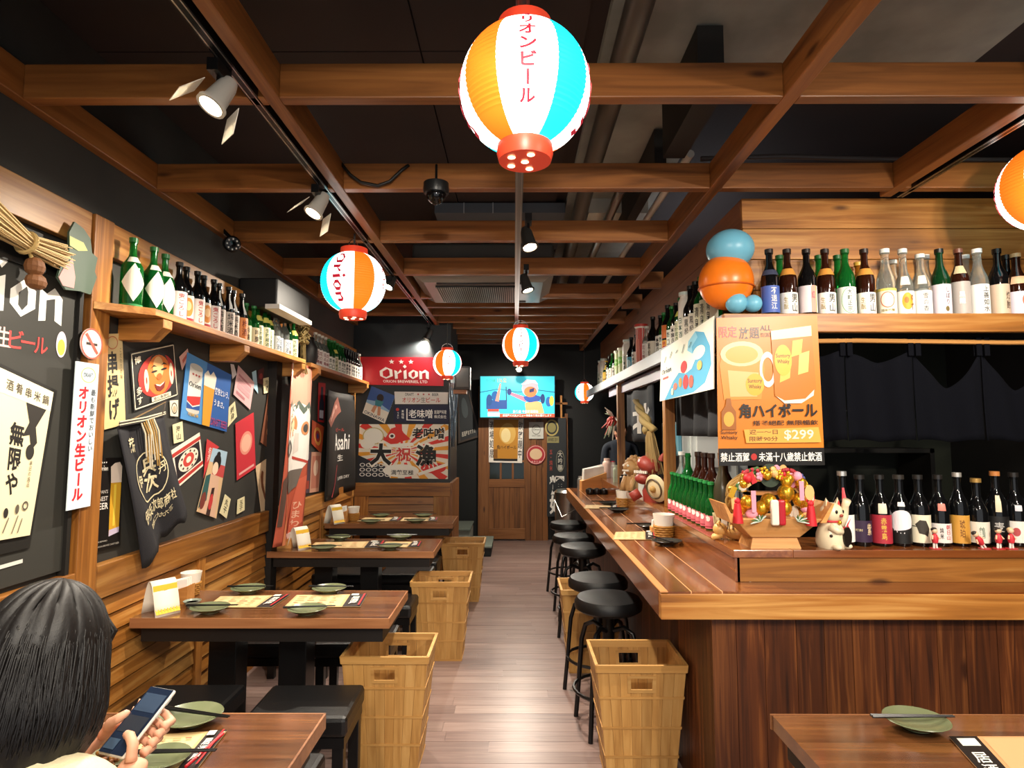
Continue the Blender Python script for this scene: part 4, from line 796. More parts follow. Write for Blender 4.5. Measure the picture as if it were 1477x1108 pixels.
# shelf board with brackets
sh = thing('wall_bottle_shelf', 'long pine bottle shelf on the chalkboard wall', 'shelf')
MB().box(-1.745, -1.54, 2.55, 4.42, 2.045, 2.075).build('shelf_board', trimw('Y'), sh, bevel=.003)
MB().hexa([(-1.745, 2.4, 2.045), (-1.7, 2.4, 2.045), (-1.54, 2.55, 2.045), (-1.745, 2.55, 2.045)], [(-1.745, 2.4, 2.075), (-1.7, 2.4, 2.075), (-1.54, 2.55, 2.075), (-1.745, 2.55, 2.075)]).build('shelf_end', trimw('Y'), sh)
def bracket(y, par): MB().prism([(-1.745, y, 2.044), (-1.545, y, 2.044), (-1.545, y, 2.005), (-1.60, y, 1.95), (-1.745, y, 1.95)], (0, .07, 0)).build('bracket', trimw('X'), par, bevel=.002)
for y in (2.62, 3.42, 4.36): bracket(y, sh)
sh2 = thing('wall_bottle_shelf', 'short pine bottle shelf on the wall past the mask banner', 'shelf')
MB().box(-1.745, -1.56, 4.6, 6.45, 2.045, 2.075).build('shelf_board', trimw('Y'), sh2, bevel=.003)
for y in (4.72, 6.3): bracket(y, sh2)
# ---------------------------------------------------------------- hanging cloths on the wall
ap = thing('shop_apron', 'dark navy cloth apron with cream lettering hanging from a cord', 'apron')
T1, T2, B1, B2 = LWALL((166, 615), (238, 598), (262, 745), (205, 822), X=-1.70)
B3 = LWALL((262, 760), X=-1.70)[0]
def apf(u, v, h):
    t = T1 * (1 - u) + T2 * u; b = B1 * 0; bl = LWALL((200, 820), X=-1.70)[0]; brr = LWALL((263, 742), X=-1.70)[0]
    q = bl * (1 - u) + brr * u; p = q * (1 - v) + t * v; hang = .022 * sin(u * 9 + v * 2) * (1 - v * .6) + .015 * (1 - v)
    return Vector((-1.700 + hang + h, p.y, p.z - .012 * sin(u * 23) * (1 - v)))
MB().grid(lambda u, v: apf(u, v, 0), 24, 16).build('cloth', mat('#1e1d22', .85, bump=.3, bscale=300), ap, smooth=1, solid=.003)
pr = Print(lambda u, v, h: apf(u, v, .004 + h), True)
pr.run([('g', .46, .56, .30, .19, .06, '#d8cba4'), ('v', '兵次', .36, .43, .58, .71, '#d8cba4', dict(bold=.03)), ('t', '伊', .2, .51, .34, .61, '#d8cba4'), ('t', '丹', .6, .54, .73, .64, '#d8cba4'), ('t', '伊丹兵次郎商社', .14, .25, .8, .355, '#d8cba4'), ('t', '電話二九六六番', .3, .18, .72, .225, '#d8cba4'), ('t', '薪', .16, .78, .3, .9, '#d8cba4')])
pr.build(ap, 'lettering')
ck = LWALL((238, 580), X=-1.69)[0]; kn = apf(.5, 1.0, .02)
gold = mat('#b08a4a', .7); cord = MB()
for k in range(5):
    o_ = Vector((0, .004 * k, .003 * k)); col = MB().tube([apf(0.02, 1, .008) + o_, (apf(.3, 1.02, .02) + ck) / 2 + o_, ck + o_ * .4], .0035, 5).build('cord', gold if k % 2 else mat('#2a2320', .7), ap, smooth=1)
for k in range(4): MB().tube([apf(0.0, 1, .01) + Vector((0, 0, .006 * k)), apf(.5, .99, .016) + Vector((0, 0, .006 * k)), apf(1, 1, .01) + Vector((0, 0, .004 * k))], .0035, 5).build('cord', mat('#cfc4a8', .7) if k % 2 else mat('#2a2320', .7), ap)
for k in range(2): MB().tube([apf(.9, 1, .01), (apf(.9, 1, .02) + ck) / 2, ck + Vector((0, .006 * k, 0))], .003, 5).build('cord', mat('#4a4038', .7), ap)
tas = MB()
for k in range(14):
    u = .42 + (k % 7) * .035; tas.tube([apf(u, 1.0, .018), apf(u + .01 * sin(k), .9, .03), apf(u + .012 * sin(k * 2), .72 - .05 * (k % 3), .02)], .0032, 5, 0 if k % 2 else 1)
tas.build('tassel', [gold, mat('#d9cfb8', .7)], ap, smooth=1)
# mask banner
bn = thing('mask_banner', 'long orange-red cloth banner printed with a white painted mask face', 'banner')
a, b, c, d = LWALL((421, 522), (452, 531), (430, 778), (393, 790), X=-1.60)
def bnf(u, v, h):
    t = a * (1 - u) + b * u; q = d * (1 - u) + c * u; p = q * (1 - v) + t * v; return Vector((-1.60 + .03 * sin(u * 7 + v * 3) * (1 - .5 * v) + h, p.y, p.z))
MB().grid(lambda u, v: bnf(u, v, 0), 14, 40).build('cloth', mat('#b8553c', .8, bump=.2, bscale=300), bn, smooth=1, solid=.003)
def bp(els): pr = Print(lambda u, v, h: bnf(u, v, .003 + h), True); pr.run(els); pr.build(bn, 'print')
bp([('r', .02, .76, .98, .985, '#e0a08a'), ('p', [(.0, 1), (.34, 1), (.1, .9), (.0, .84)], '#efe4d2'), ('p', [(.12, .74), (.5, .78), (.98, .74), (1, .45), (.8, .40), (.3, .38), (.1, .5)], '#ece6de'), ('p', [(.12, .74), (.2, .79), (.34, .75), (.5, .79), (.66, .75), (.82, .79), (.98, .75), (.98, .71), (.8, .75), (.66, .71), (.5, .75), (.34, .71), (.2, .75)], '#5d6a60'), ('e', .34, .64, .2, .07, '#c98a5c'), ('e', .34, .64, .12, .05, '#f0d8b0'), ('e', .35, .64, .06, .03, '#4a4a48'), ('e', .26, .51, .2, .05, '#5a5652'), ('e', .3, .51, .1, .03, '#d8d0c8'), ('p', [(.5, .47), (.95, .44), (.95, .425), (.5, .455)], '#b8453a'), ('e', .76, .63, .12, .04, '#c98a5c'), ('e', .76, .63, .07, .025, '#4a4a48'), ('p', [(.5, .6), (.6, .6), (.64, .5), (.5, .48)], '#d8cdc4'),
    ('p', [(.2, .38), (.8, .40), (.72, .3), (.5, .26), (.3, .3)], '#6e655e'), ('p', [(0, .34), (.2, .38), (.1, .1), (0, .1)], '#5a4238'), ('p', [(.3, .3), (.4, .28), (.3, .0), (.16, .0)], '#d07a4c'), ('p', [(.75, .34), (.95, .36), (.95, .1), (.6, .0), (.66, .2)], '#c8624a'), ('v', 'ひまわり', .66, .02, .9, .22, '#e4b8a0')])
# black apron with word mark
ba = thing('brewery_apron', 'black hanging apron with white lettering at the corner', 'apron')
a2, b2, c2, d2 = LWALL((470, 562), (513, 572), (510, 706), (468, 724), X=-1.69)
def baf(u, v, h):
    p = (d2 * (1 - u) + c2 * u) * (1 - v) + (a2 * (1 - u) + b2 * u) * v; return Vector((-1.69 + .018 * sin(u * 8 + 2 * v) + h, p.y, p.z))
MB().grid(lambda u, v: baf(u, v, 0), 14, 14).build('cloth', mat('#1c1a19', .6), ba, smooth=1, solid=.003)
pr = Print(lambda u, v, h: baf(u, v, .003 + h), True); pr.run([('t', 'Asahi', .3, .44, .74, .60, '#eceae4'), ('t', 'ビール', .36, .62, .6, .66, '#b04038'), ('t', '生', .42, .33, .6, .40, '#eceae4'), ('t', 'SUPER DRY', .42, .15, .78, .18, '#d8d5ce'), ('l', .15, .02, .4, .3, .02, '#b0444a'), ('p', [(.02, .72), (.4, .96), (.5, .82), (.1, .66)], '#a8685a'), ('p', [(.08, .74), (.38, .9), (.4, .86), (.1, .71)], '#e0b0a0')]); pr.build(ba, 'lettering')
# ---------------------------------------------------------------- partition signs
def PW(*p, Y=YP - .006): return [onY(a, b, Y) for a, b in p]
def pp(name, label, cat, cor, base, els, **k): return poster(name, label, cat, PW(*cor), base, els, **k)
pp('red_brewery_sign', 'red sign board with white stars and blackletter word mark', 'sign', ((519, 515), (641, 516), (640, 557), (525, 555)), '#c0202c', [('s', .375, .83, .034, .09, '#f2ece6'), ('s', .49, .83, .034, .09, '#f2ece6'), ('s', .605, .83, .034, .09, '#f2ece6'), ('o', .22, .22, .82, .74, '#f2ece6'), ('t', 'ORION BREWERIES, LTD', .25, .07, .80, .18, '#f2ece6')], t=.02, rough=.35)
pp('beach_poster', 'tilted blue and white poster of a person on a beach', 'poster', ((536, 557), (570, 571), (555, 611), (523, 596)), '#e9e0d0', [('r', 0, .45, 1, 1, '#3a5a9a'), ('p', [(0, .5), (.4, .58), (1, .46), (1, .4), (0, .4)], '#8fb2cf'), ('e', .48, .74, .14, .13, '#2b1c18'), ('p', [(.32, .62), (.66, .66), (.62, .46), (.38, .42)], '#3a7f8a'), ('p', [(.34, .42), (.48, .44), (.44, .16), (.3, .2)], '#c98a68'), ('p', [(.5, .44), (.62, .46), (.72, .18), (.6, .14)], '#c98a68'), ('t', 'OKINAWA', .05, .03, .95, .14, '#2a2f4a')])
pp('white_beer_sign', 'white strip sign with red katakana lettering', 'sign', ((569, 565), (647, 566), (646, 583), (570, 583)), '#e6e2da', [('t', 'DRAFT', .2, .68, .36, .9, '#4a4a48'), ('s', .44, .8, .024, .11, '#b3322a'), ('s', .54, .8, .024, .11, '#b3322a'), ('s', .64, .8, .024, .11, '#b3322a'), ('t', 'BEER', .7, .68, .82, .9, '#4a4a48'), ('t', 'オリオン', .14, .1, .48, .58, '#c0392f'), ('t', '生', .49, .1, .58, .58, '#8a8578'), ('t', 'ビール', .59, .1, .86, .58, '#c0392f')], t=.008)
pp('navy_miso_sign', 'navy blue strip sign with white characters', 'sign', ((568, 585), (648, 584), (648, 611), (568, 609)), '#191c3a', [('e', .07, .76, .03, .09, '#c0392f'), ('t', '老味噌', .27, .25, .70, .78, '#f0eee8', ), ('r', .23, .14, .25, .8, '#f0eee8'), ('r', .23, .12, .55, .17, '#f0eee8'), ('t', '居酒屋料理', .73, .5, .95, .72, '#e6e3dc'), ('t', '株式会社', .73, .26, .95, .46, '#e6e3dc'), ('v', 'うまい', .06, .2, .1, .62, '#e6e3dc'), ('v', '本格味', .14, .2, .19, .75, '#e6e3dc')], t=.008)
rays = [('p', [(.52, .5), (.52 + 1.4 * cos(t_), .5 + 1.2 * sin(t_)), (.52 + 1.4 * cos(t_ + .13), .5 + 1.2 * sin(t_ + .13))], '#d8372c') for t_ in [k * .3 + .05 for k in range(21)]]
rays = []
for k in range(20):
    t0 = k * .314 + .05; pts_ = [(.5, .5)]
    for t_ in (t0, t0 + .08, t0 + .157):
        dx, dy = cos(t_), sin(t_); s_ = .5 / max(abs(dx), abs(dy)); pts_.append((.5 + dx * s_, .5 + dy * s_))
    rays.append(('p', pts_, '#d8372c' if k % 2 else '#e8a032'))
pp('catch_flag_poster', 'bright red yellow and white fishing flag poster with big black characters', 'poster', ((519, 612), (647, 612), (646, 691), (516, 689)), '#efe6d4', rays + [('p', [(.0, .0), (.36, 0), (.3, .22), (.16, .3), (0, .42)], '#23252e')] + [('g', .05 + .07 * (k % 5), .06 + .09 * (k // 5), .03, .035, .35, '#e6e2da') for k in range(15)] +
   [('e', .16, .78, .12, .16, '#f4efe2'), ('g', .16, .78, .12, .16, .1, '#c8b878'), ('e', .1, .64, .08, .1, '#f4efe2'), ('p', [(.28, .7), (.36, .92), (.45, .97), (.5, .84), (.58, .72), (.48, .68), (.4, .62)], '#d8342c'), ('g', .37, .78, .035, .05, .45, '#f6f2e8'), ('e', .37, .78, .018, .026, '#1d1b19'), ('p', [(.3, .62), (.6, .66), (.62, .6), (.34, .56)], '#f4efe2'), ('e', .48, .14, .2, .12, '#f4efe2'), ('e', .84, .2, .14, .1, '#d8342c'), ('p', [(.66, .1), (1, .3), (1, .24), (.68, .05)], '#f4efe2'),
    ('t', '大', .115, .22, .385, .67, '#f6f0e2', False, .09), ('t', '大', .125, .24, .375, .65, '#171412', False, .045), ('t', '漁', .625, .21, .895, .65, '#f6f0e2', False, .09), ('t', '漁', .635, .23, .885, .63, '#171412', False, .04), ('t', '祝', .41, .3, .60, .6, '#f6f0e2', False, .06), ('t', '祝', .42, .31, .59, .58, '#cf3a34', False, .02), ('t', '老味噌', .585, .71, .965, .95, '#f6f0e2', False, .06), ('t', '老味噌', .595, .73, .955, .94, '#1b1816', False, .03), ('t', '満載至極', .37, .06, .62, .16, '#2a2622')], t=.006)
# silver foil streamer on the partition edge
fs = MB(); f4 = PW((648, 552), (662, 552), (655, 645), (650, 645), Y=6.42); f_ = quadfn(*f4)
fs.grid(lambda u, v: f_(u, v, .02 * sin(u * 12 + v * 2)), 10, 8).build('foil_streamer', mat('#9aa6b0', .25, .7), smooth=1, solid=.003)
tag(bpy.data.objects['foil_streamer'], 'silver grey foil streamer hanging on the partition edge', 'streamer')
# things in the dark recess
c4 = [onY(a, b, 8.77) for a, b in ((661, 560), (673, 558), (690, 628), (664, 636))]
poster('leaning_menu_frame', 'dark framed board leaning in the recess left of the door', 'frame', c4, '#23272a', [('e', .45, .6, .25, .2, '#3f474a'), ('t', '居酒屋おすすめ', .1, .06, .9, .16, '#b9b4a8')], frame=('#3a2f28', .03, .02))
ss = thing('stone_step', 'grey concrete step at the foot of the door, upper', 'step'); a, b = onZ(664, 758, .28), onZ(688, 758, .28)
MB().box(-.80, -.58, 7.9, 8.6, 0, .27).build('block', CONCRETE, ss, bevel=.01); MB().box(-.81, -.57, 7.88, 8.62, .27, .29).build('tread', mat('#5f675f', .8), ss, bevel=.004)
ss = thing('stone_step', 'grey concrete step at the foot of the door, lower', 'step')
MB().box(-.55, -.29, 7.6, 8.3, 0, .11).build('block', mat('#23282a', .7), ss, bevel=.01); MB().box(-.56, -.28, 7.58, 8.32, .11, .13).build('tread', mat('#7b847a', .8), ss, bevel=.004)
# door posters
def DW(*p, Y=8.70): return [onY(a, b, Y) for a, b in p]
poster('highball_door_poster', 'amber highball poster on the door panes', 'poster', DW((705, 604), (755, 604), (753, 668), (705, 667)), '#efeae0', [('r', .0, .1, 1, .95, '#efeae0'), ('v', '酒場処居', .02, .1, .16, .95, '#1b1816'), ('v', '飲放題中', .86, .1, .99, .95, '#1b1816'), ('r', .14, .08, .86, .98, '#c78a2a'), ('e', .55, .66, .24, .24, '#e0b45a'), ('e', .5, .62, .14, .16, '#f0dca0'), ('t', '角ハイボール', .24, .3, .82, .4, '#2a1a10'), ('r', .14, .1, .26, .3, '#8a5a1c'), ('r', .14, .04, .86, .09, '#1b1816')])
poster('white_logo_sticker', 'white rectangular sticker on the door boards', 'sticker', DW((763, 609), (784, 609), (784, 633), (763, 633)), '#cfd0c8', [('g', .5, .55, .3, .3, .15, '#7a7d74'), ('t', 'Orion', .28, .5, .72, .62, '#4a4d46'), ('t', 'DRAFT BEER', .2, .14, .8, .22, '#6a6d64')])
cc = DW((773, 656))[0]; o = MB().lathe([(0, 0), (.14, 0), (.14, .004), (0, .004)], 28, M=Matrix.Translation(cc) @ Matrix.Rotation(PI / 2, 4, 'X')).build('round_red_sticker', mat('#b5303a', .5)); tag(o, 'round red sticker with a cream centre on the door boards', 'sticker')
Print(lambda u, v, h: cc + Vector(((u - .5) * .28, -.0045 - h, (v - .5) * .28))).run([('e', .5, .53, .32, .28, '#e8c8a0'), ('g', .5, .5, .46, .46, .05, '#efe0d0'), ('t', 'ようこそ', .25, .1, .75, .2, '#f2e6da')]).build(o)
# black boards right of the door
bb = poster('black_wall_board', 'tall black board with white brush characters right of the door', 'sign', [onY(a, b, 8.6) for a, b in ((789, 603), (816, 603), (818, 745), (789, 745))], '#23282c', [('v', '輝姫', .12, .02, .9, .42, '#eceae2', dict(bold=.03)), ('g', .25, .9, .36, .085, .2, '#b0a060'), ('e', .25, .9, .22, .05, '#8a8250'), ('r', 0, .745, .62, .81, '#8d8658'), ('t', 'AWARD 2019', .05, .76, .55, .795, '#2a2a22'), ('v', '大吟醸', .55, .46, .8, .66, '#c9c6b8'), ('g', .68, .56, .22, .11, .08, '#8f8c78'), ('v', '五・純米', .12, .46, .28, .68, '#b0453c')], t=.02)
tor = thing('wooden_trellis', 'pale wooden gate-shaped trellis behind the black board', 'trellis'); tp = onY(800, 585, 8.7)
for x in (.56, .67): MB().box(x - .014, x + .014, 8.64, 8.67, 1.55, 2.06 if x > .6 else 1.98).build('post', trimw('Z'), tor)
MB().box(.5, .76, 8.64, 8.67, 1.93, 1.96).build('crossbar', trimw('X'), tor); MB().box(.52, .74, 8.66, 8.69, 1.5, 1.75).build('board', trimw('Z'), tor); MB().box(.72, .76, 8.62, 8.68, .3, 1.8).build('side_post', doorw('Z'), tor)
p = onZ(822, 722, .83); bn_ = thing('steel_bin', 'tall round stainless steel bin at the end of the counter', 'bin', (.67, 7.55, 0))
MB().lathe([(0, 0), (.17, 0), (.17, .74), (.175, .76), (.175, .80), (.15, .83), (0, .84)], 28).build('body', STEEL, bn_, smooth=.6); MB().tube([(-.17, -.02, .70), (-.1, -.2, .52), (.08, -.2, .62), (.17, -.02, .70)], .006, 6).build('handle', STEEL, bn_, smooth=1)
# ================================================================== BOTTLES
GL = dict(green=mat('#22933f', .06, trans=.8, ior=1.35, name='green_glass'), dgreen=mat('#0e3a1c', .07, trans=.3, name='dark_green_glass'), black=mat('#0b0b0c', .08, name='black_glass'), brown=mat('#2a1108', .08, name='brown_glass'), clear=mat('#e8efe9', .05, trans=.9, ior=1.3, name='clear_glass'), navy=mat('#12183a', .1, name='navy_glass'), amber=mat('#a8671c', .08, trans=.5, name='amber_glass'), olive=mat('#3a3626', .3, name='frosted_olive_glass'), white=mat('#e9e4da', .3, name='white_ceramic'))
BK_ = {}
def bottle_kind(key, h=.30, r=.039, nr=.0135, sh=.58, ne=.8, glass='black', cap='#1a1816', label=('#ece6d8', .1, .45, 2.6), els=(), neck=None, diamond=None, metal=0):
    prof = [(0, 0), (r * .92, 0), (r, .006), (r, sh * h)]
    for k in range(1, 6): t = k / 5; s = t * t * (3 - 2 * t); prof.append((r + (nr - r) * s, h * (sh + (ne - sh) * t)))
    prof += [(nr, .92 * h), (nr * 1.2, .925 * h), (nr * 1.2, .95 * h), (nr, .955 * h), (nr, .99 * h), (0, .99 * h)]
    b = MB().lathe(prof, 18).build('bottle', GL[glass], smooth=.7)
    if cap: MB().lathe([(0, .94 * h), (nr * 1.28, .94 * h), (nr * 1.28, h), (0, h + .001)], 14).build('cap', mat(cap, .35, metal), b, smooth=.6)
    def cyl(z0, z1, arc, rr): return lambda u, v, hh: Vector(((rr + hh) * sin((u - .5) * arc), -(rr + hh) * cos((u - .5) * arc), z0 + (z1 - z0) * v))
    if label:
        lc, z0, z1, arc = label; f = cyl(z0 * h, z1 * h, arc, r + .0006)
        lb = MB().grid(lambda u, v: f(u, v, 0), 14, 1).build('paper_label', mat(lc, .5), b, smooth=.8)
        Print(f, True).run(list(els)).build(lb)
    if diamond:
        dc, z0, z1, arc = diamond; f = cyl(z0 * h, z1 * h, arc, r + .0014); q = Print(f, True); q.b.grid(lambda s_, t: f(.5 + (s_ - .5) + (t - .5) * 0.0 + .0, .5 + 0 * s_, 0) if False else f(.5 + (s_ - t) * .5, (s_ + t) * .5, .0012), 8, 8); q.cols.append(dc); q.m = 0
        q.b.m = [0] * len(q.b.f); dl = q.build(b, 'diamond_label'); Print(f, True).run([('v', '菊水', .4, .25, .6, .75, '#3a3a38')]) if False else None
    if neck:
        nc, z0, z1, arc = neck
        def rad(z):
            for (r0, a), (r1, c) in zip(prof[2:], prof[3:]):
                if a <= z <= c and c > a: return r0 + (r1 - r0) * (z - a) / (c - a)
            return nr
        MB().grid(lambda u, v: Vector(((rad(h * (z0 + (z1 - z0) * v)) + .0016) * sin((u - .5) * arc), -(rad(h * (z0 + (z1 - z0) * v)) + .0016) * cos((u - .5) * arc), h * (z0 + (z1 - z0) * v))), 10, 5).build('neck_label', mat(nc, .5), b, smooth=.8)
    BK_[key] = [b, False]; return b
def bottle(key, x, y, z, rz, label, group, s=1.0, cat='bottle', name='sake_bottle'):
    tpl = BK_[key]; o = copy_tree(tpl[0]) if tpl[1] else tpl[0]; tpl[1] = True
    o.name = name; o.location = (x, y, z); o.rotation_euler = (0, 0, rz); o.scale = (s, s, s); tag(o, label, cat, group); return o
K1 = '#1d1a18'
bottle_kind('g_dia', .31, .044, .014, .55, .78, 'green', '#1f6a34', ('#1f7a3c', .02, .05, 2.6), [], neck=('#e6e2cc', .64, .72, 1.6), diamond=('#e6e0cb', .08, .62, 2.2))
bottle_kind('b_red', .30, .039, .0135, .56, .8, 'black', K1, ('#e8d9d0', .06, .5, 3.0), [('r', 0, 0, .22, 1, '#b3303a'), ('r', .8, 0, 1, 1, '#b3303a'), ('v', '鬼ころし', .36, .06, .62, .94, '#b8302e')])
bottle_kind('b_face', .30, .039, .0135, .56, .8, 'black', K1, ('#efe2d0', .06, .5, 3.0), [('e', .5, .55, .26, .36, '#d98a3a'), ('e', .5, .6, .14, .18, '#f0c890'), ('r', .1, .04, .9, .14, '#b3303a')])
bottle_kind('b_strap', .30, .037, .013, .56, .8, 'black', K1, ('#c9b8a8', .04, .5, 3.0), [('r', 0, 0, 1, .1, '#8a3a30'), ('v', '純米酒', .34, .1, .66, .95, K1)], neck=('#e9e6de', .56, .86, .5))
bottle_kind('b_orange', .30, .037, .013, .56, .8, 'black', K1, ('#d8803a', .04, .5, 3.0), [('v', '梅酒', .34, .2, .66, .9, '#7a2a1a')], neck=('#e9e6de', .56, .86, .5))
bottle_kind('g_tan', .26, .036, .013, .55, .78, 'green', '#2a7a3c', ('#dfcfa6', .06, .46, 2.8), [('v', '吟醸', .35, .1, .65, .9, '#4a3a2a')])
bottle_kind('g_pale', .30, .037, .013, .56, .8, 'green', '#2a7a3c', ('#e4e3c0', .05, .5, 3.0), [('v', '生貯蔵酒', .36, .06, .64, .94, '#3f5a34')], neck=('#d8d26a', .6, .72, 1.8))
bottle_kind('c_silver', .29, .036, .013, .56, .8, 'clear', '#c9c9c4', ('#b9bfc0', .05, .42, 3.0), [('v', '冷酒', .36, .1, .64, .9, '#3a4a5a')], metal=.5)
bottle_kind('d_cream', .31, .039, .0135, .56, .8, 'dgreen', K1, ('#e3d2b8', .05, .42, 3.0), [('v', '大吟醸', .36, .1, .64, .9, K1)])
bottle_kind('c_white', .29, .036, .013, .56, .8, 'clear', '#d8d4c8', ('#e9e2dc', .05, .52, 3.0), [('v', '花の舞', .34, .1, .62, .9, '#8a4a4a')])
bottle_kind('g_white', .29, .037, .013, .55, .78, 'green', '#2a7a3c', ('#e6e8dc', .05, .45, 3.0), [('v', '辛口', .36, .1, .64, .9, '#2a3a2a')])
bottle_kind('d_white', .29, .037, .013, .55, .78, 'black', K1, ('#e6e0d4', .05, .48, 3.0), [('v', '本醸造', .36, .1, .64, .9, K1)])
YL = 2.076
seq1 = ['g_dia'] * 3 + ['b_red', 'b_face', 'b_red', 'b_face', 'b_red', 'b_strap', 'b_strap', 'b_strap', 'b_orange', 'g_tan', 'g_tan', 'g_pale', 'g_pale', 'g_pale', 'c_silver', 'c_silver', 'c_silver', 'd_cream', 'g_pale']
DESC = dict(g_dia='green bottle with white diamond label', b_red='dark bottle with red and white label', b_face='dark bottle with orange face label', b_strap='dark bottle with white neck strap', b_orange='dark bottle with orange label', g_tan='short green bottle with tan label', g_pale='green bottle with pale label', c_silver='clear bottle with silver label', d_cream='dark green bottle with cream label', c_white='clear bottle with white label', g_white='green bottle with white label', d_white='black bottle with white label')
ys = [2.56, 2.69, 2.80]; y = 2.80
for k in range(3, len(seq1)): y += .085 if k > 3 else .1; ys.append(y)
for i, (k, yy) in enumerate(zip(seq1, ys)): bottle(k, -1.655 + (.012 if i % 2 else 0), yy, YL, 1.0 + random.uniform(-.25, .2), '%s, %s from the post on the long wall shelf' % (DESC[k], ordn(i)), 'bottles on the long wall shelf')
seq2 = ['c_white'] * 4 + ['g_white'] * 2 + ['g_pale'] + ['g_white'] * 3 + ['d_white'] * 6 + ['c_white']
for i, k in enumerate(seq2): bottle(k, -1.65, 4.95 + i * .088, YL, 1.05 + random.uniform(-.2, .2), '%s, %s from the banner on the short wall shelf' % (DESC[k], ordn(i)), 'bottles on the short wall shelf')
# wall pine wreath and black basket between the shelves
wr_ = thing('dried_vine_knot', 'dried straw knot hanging at the end of the long shelf', 'decoration'); c = Vector((-1.6, 4.52, 2.28)); mb = MB()
for k in range(16):
    a0 = random.random() * 6.28; mb.tube([c + Vector((.05 * cos(a0 + t * 2.2) * (.6 + .5 * random.random()), .06 * sin(a0 + t * 2.2), .07 * sin(a0 * 2 + t))) for t in range(5)], .007, 5)
for k in range(10): mb.tube([c + Vector((random.uniform(-.02, .02), random.uniform(-.03, .03), -.04)), c + Vector((random.uniform(-.04, .04), random.uniform(-.05, .05), -.3))], .004, 4)
mb.tube([c, c + Vector((0, .12, .12))], .004, 4); mb.build('straw', mat('#7d6a3f', .8), wr_, smooth=1)
bkt = thing('dark_jar', 'squat dark jar at the start of the short shelf', 'jar', (-1.64, 4.76, YL)); MB().lathe([(0, 0), (.06, 0), (.075, .06), (.07, .14), (.045, .18), (.045, .2), (0, .2)], 20).build('body', mat('#141110', .5), bkt, smooth=.7); MB().lathe([(0, .2), (.05, .2), (.04, .22), (0, .225)], 16).build('lid', mat('#241c16', .5), bkt, smooth=.7)
# ---------------------------------------------------------------- shelf over the bar, facing the room
BD = .325
bottle_kind('s_blue', BD, .0405, .015, .56, .8, 'black', '#241a16', ('#4a64b0', .05, .44, 2.8), [('r', .0, 0, .06, 1, '#c0c8e0'), ('v', '不退江', .5, .1, .75, .95, '#e6e3da')], neck=('#3a3f55', .6, .68, 2.4))
bottle_kind('s_oto', BD, .0405, .015, .54, .8, 'brown', '#241a16', ('#ece8df', .03, .34, 2.8), [('v', '男山', .56, .06, .84, .96, K1), ('v', '生酛', .26, .2, .44, .8, '#b09a6a')], neck=('#c98a3a', .6, .7, 2.4))
bottle_kind('s_pink', BD, .0405, .015, .56, .8, 'black', '#1a1614', ('#e3d3d6', .05, .44, 2.8), [('r', .56, 0, .74, 1, '#d79a8a'), ('v', '紅', .58, .5, .72, .8, '#a83a5a'), ('r', .76, 0, .8, 1, '#d8b04a')])
bottle_kind('s_green', BD, .0405, .015, .56, .8, 'green', '#1f5a2c', ('#e9efe2', .03, .42, 2.8), [('g', .56, .5, .3, .48, .05, '#5aa05a'), ('v', '大町正宗', .48, .08, .66, .92, '#2a3a2a')])
bottle_kind('s_gback', BD, .0405, .015, .56, .8, 'green', '#1f5a2c', ('#e9efe2', .03, .4, 2.8), [('v', '清酒', .4, .1, .6, .9, '#2a3a2a')])
bottle_kind('s_clr_seal', BD, .0405, .017, .5, .82, 'clear', '#d9dcd6', ('#ece8cf', .03, .4, 2.8), [('r', 0, .9, 1, 1, '#d8c860'), ('g', .5, .55, .26, .32, .12, '#c8704a'), ('t', '純米吟醸', .25, .08, .75, .2, '#8a7a4a')])
bottle_kind('s_clr_flower', BD, .04, .016, .42, .72, 'clear', '#d9dcd6', ('#efece4', .03, .36, 2.8), [('e', .56, .55, .2, .38, '#e8a032'), ('e', .52, .6, .08, .14, '#c8702a'), ('v', 'ゆず', .66, .1, .8, .9, '#6a4a2a')], neck=('#e8e4d8', .45, .58, 1.0))
bottle_kind('s_clr_white', .30, .0405, .016, .5, .8, 'clear', '#d9dcd6', ('#eeebe4', .03, .4, 2.8), [('v', '雪の香', .5, .1, .7, .9, '#4a4a48')], neck=('#e0dccf', .5, .64, .9))
bottle_kind('s_dk_pale', BD, .0405, .015, .52, .8, 'dgreen', '#15130f', ('#d8ccd4', .03, .46, 2.8), [('v', 'しぼり', .62, .3, .78, .9, '#4a4048'), ('e', .66, .16, .07, .09, '#6a5a2a')])
bottle_kind('s_red_grey', BD, .04, .015, .54, .8, 'brown', '#6a4030', ('#a8a09a', .03, .5, 2.8), [('v', '黒龍', .4, .3, .62, .7, '#efeae0')], neck=('#c9b890', .62, .74, 1.6))
bottle_kind('s_clr_big', BD, .0405, .017, .5, .8, 'clear', '#e6e6e0', ('#eeebe4', .03, .46, 2.8), [('v', '上善如水', .56, .05, .8, .95, '#2a2a28')])
bottle_kind('s_dk_tan', BD, .0405, .015, .56, .8, 'black', '#15130f', ('#c8b09a', .03, .46, 2.8), [('v', '焼酎', .66, .15, .84, .75, '#3a2a22')])
bottle_kind('s_brn_gold', BD * .93, .044, .017, .5, .8, 'brown', '#c9a878', ('#d8d0dc', .03, .38, 2.8), [('e', .75, .6, .18, .3, '#c86a4a')], neck=('#e0b08a', .5, .62, 1.4))
SY, SZ = 2.815, ZS + .001
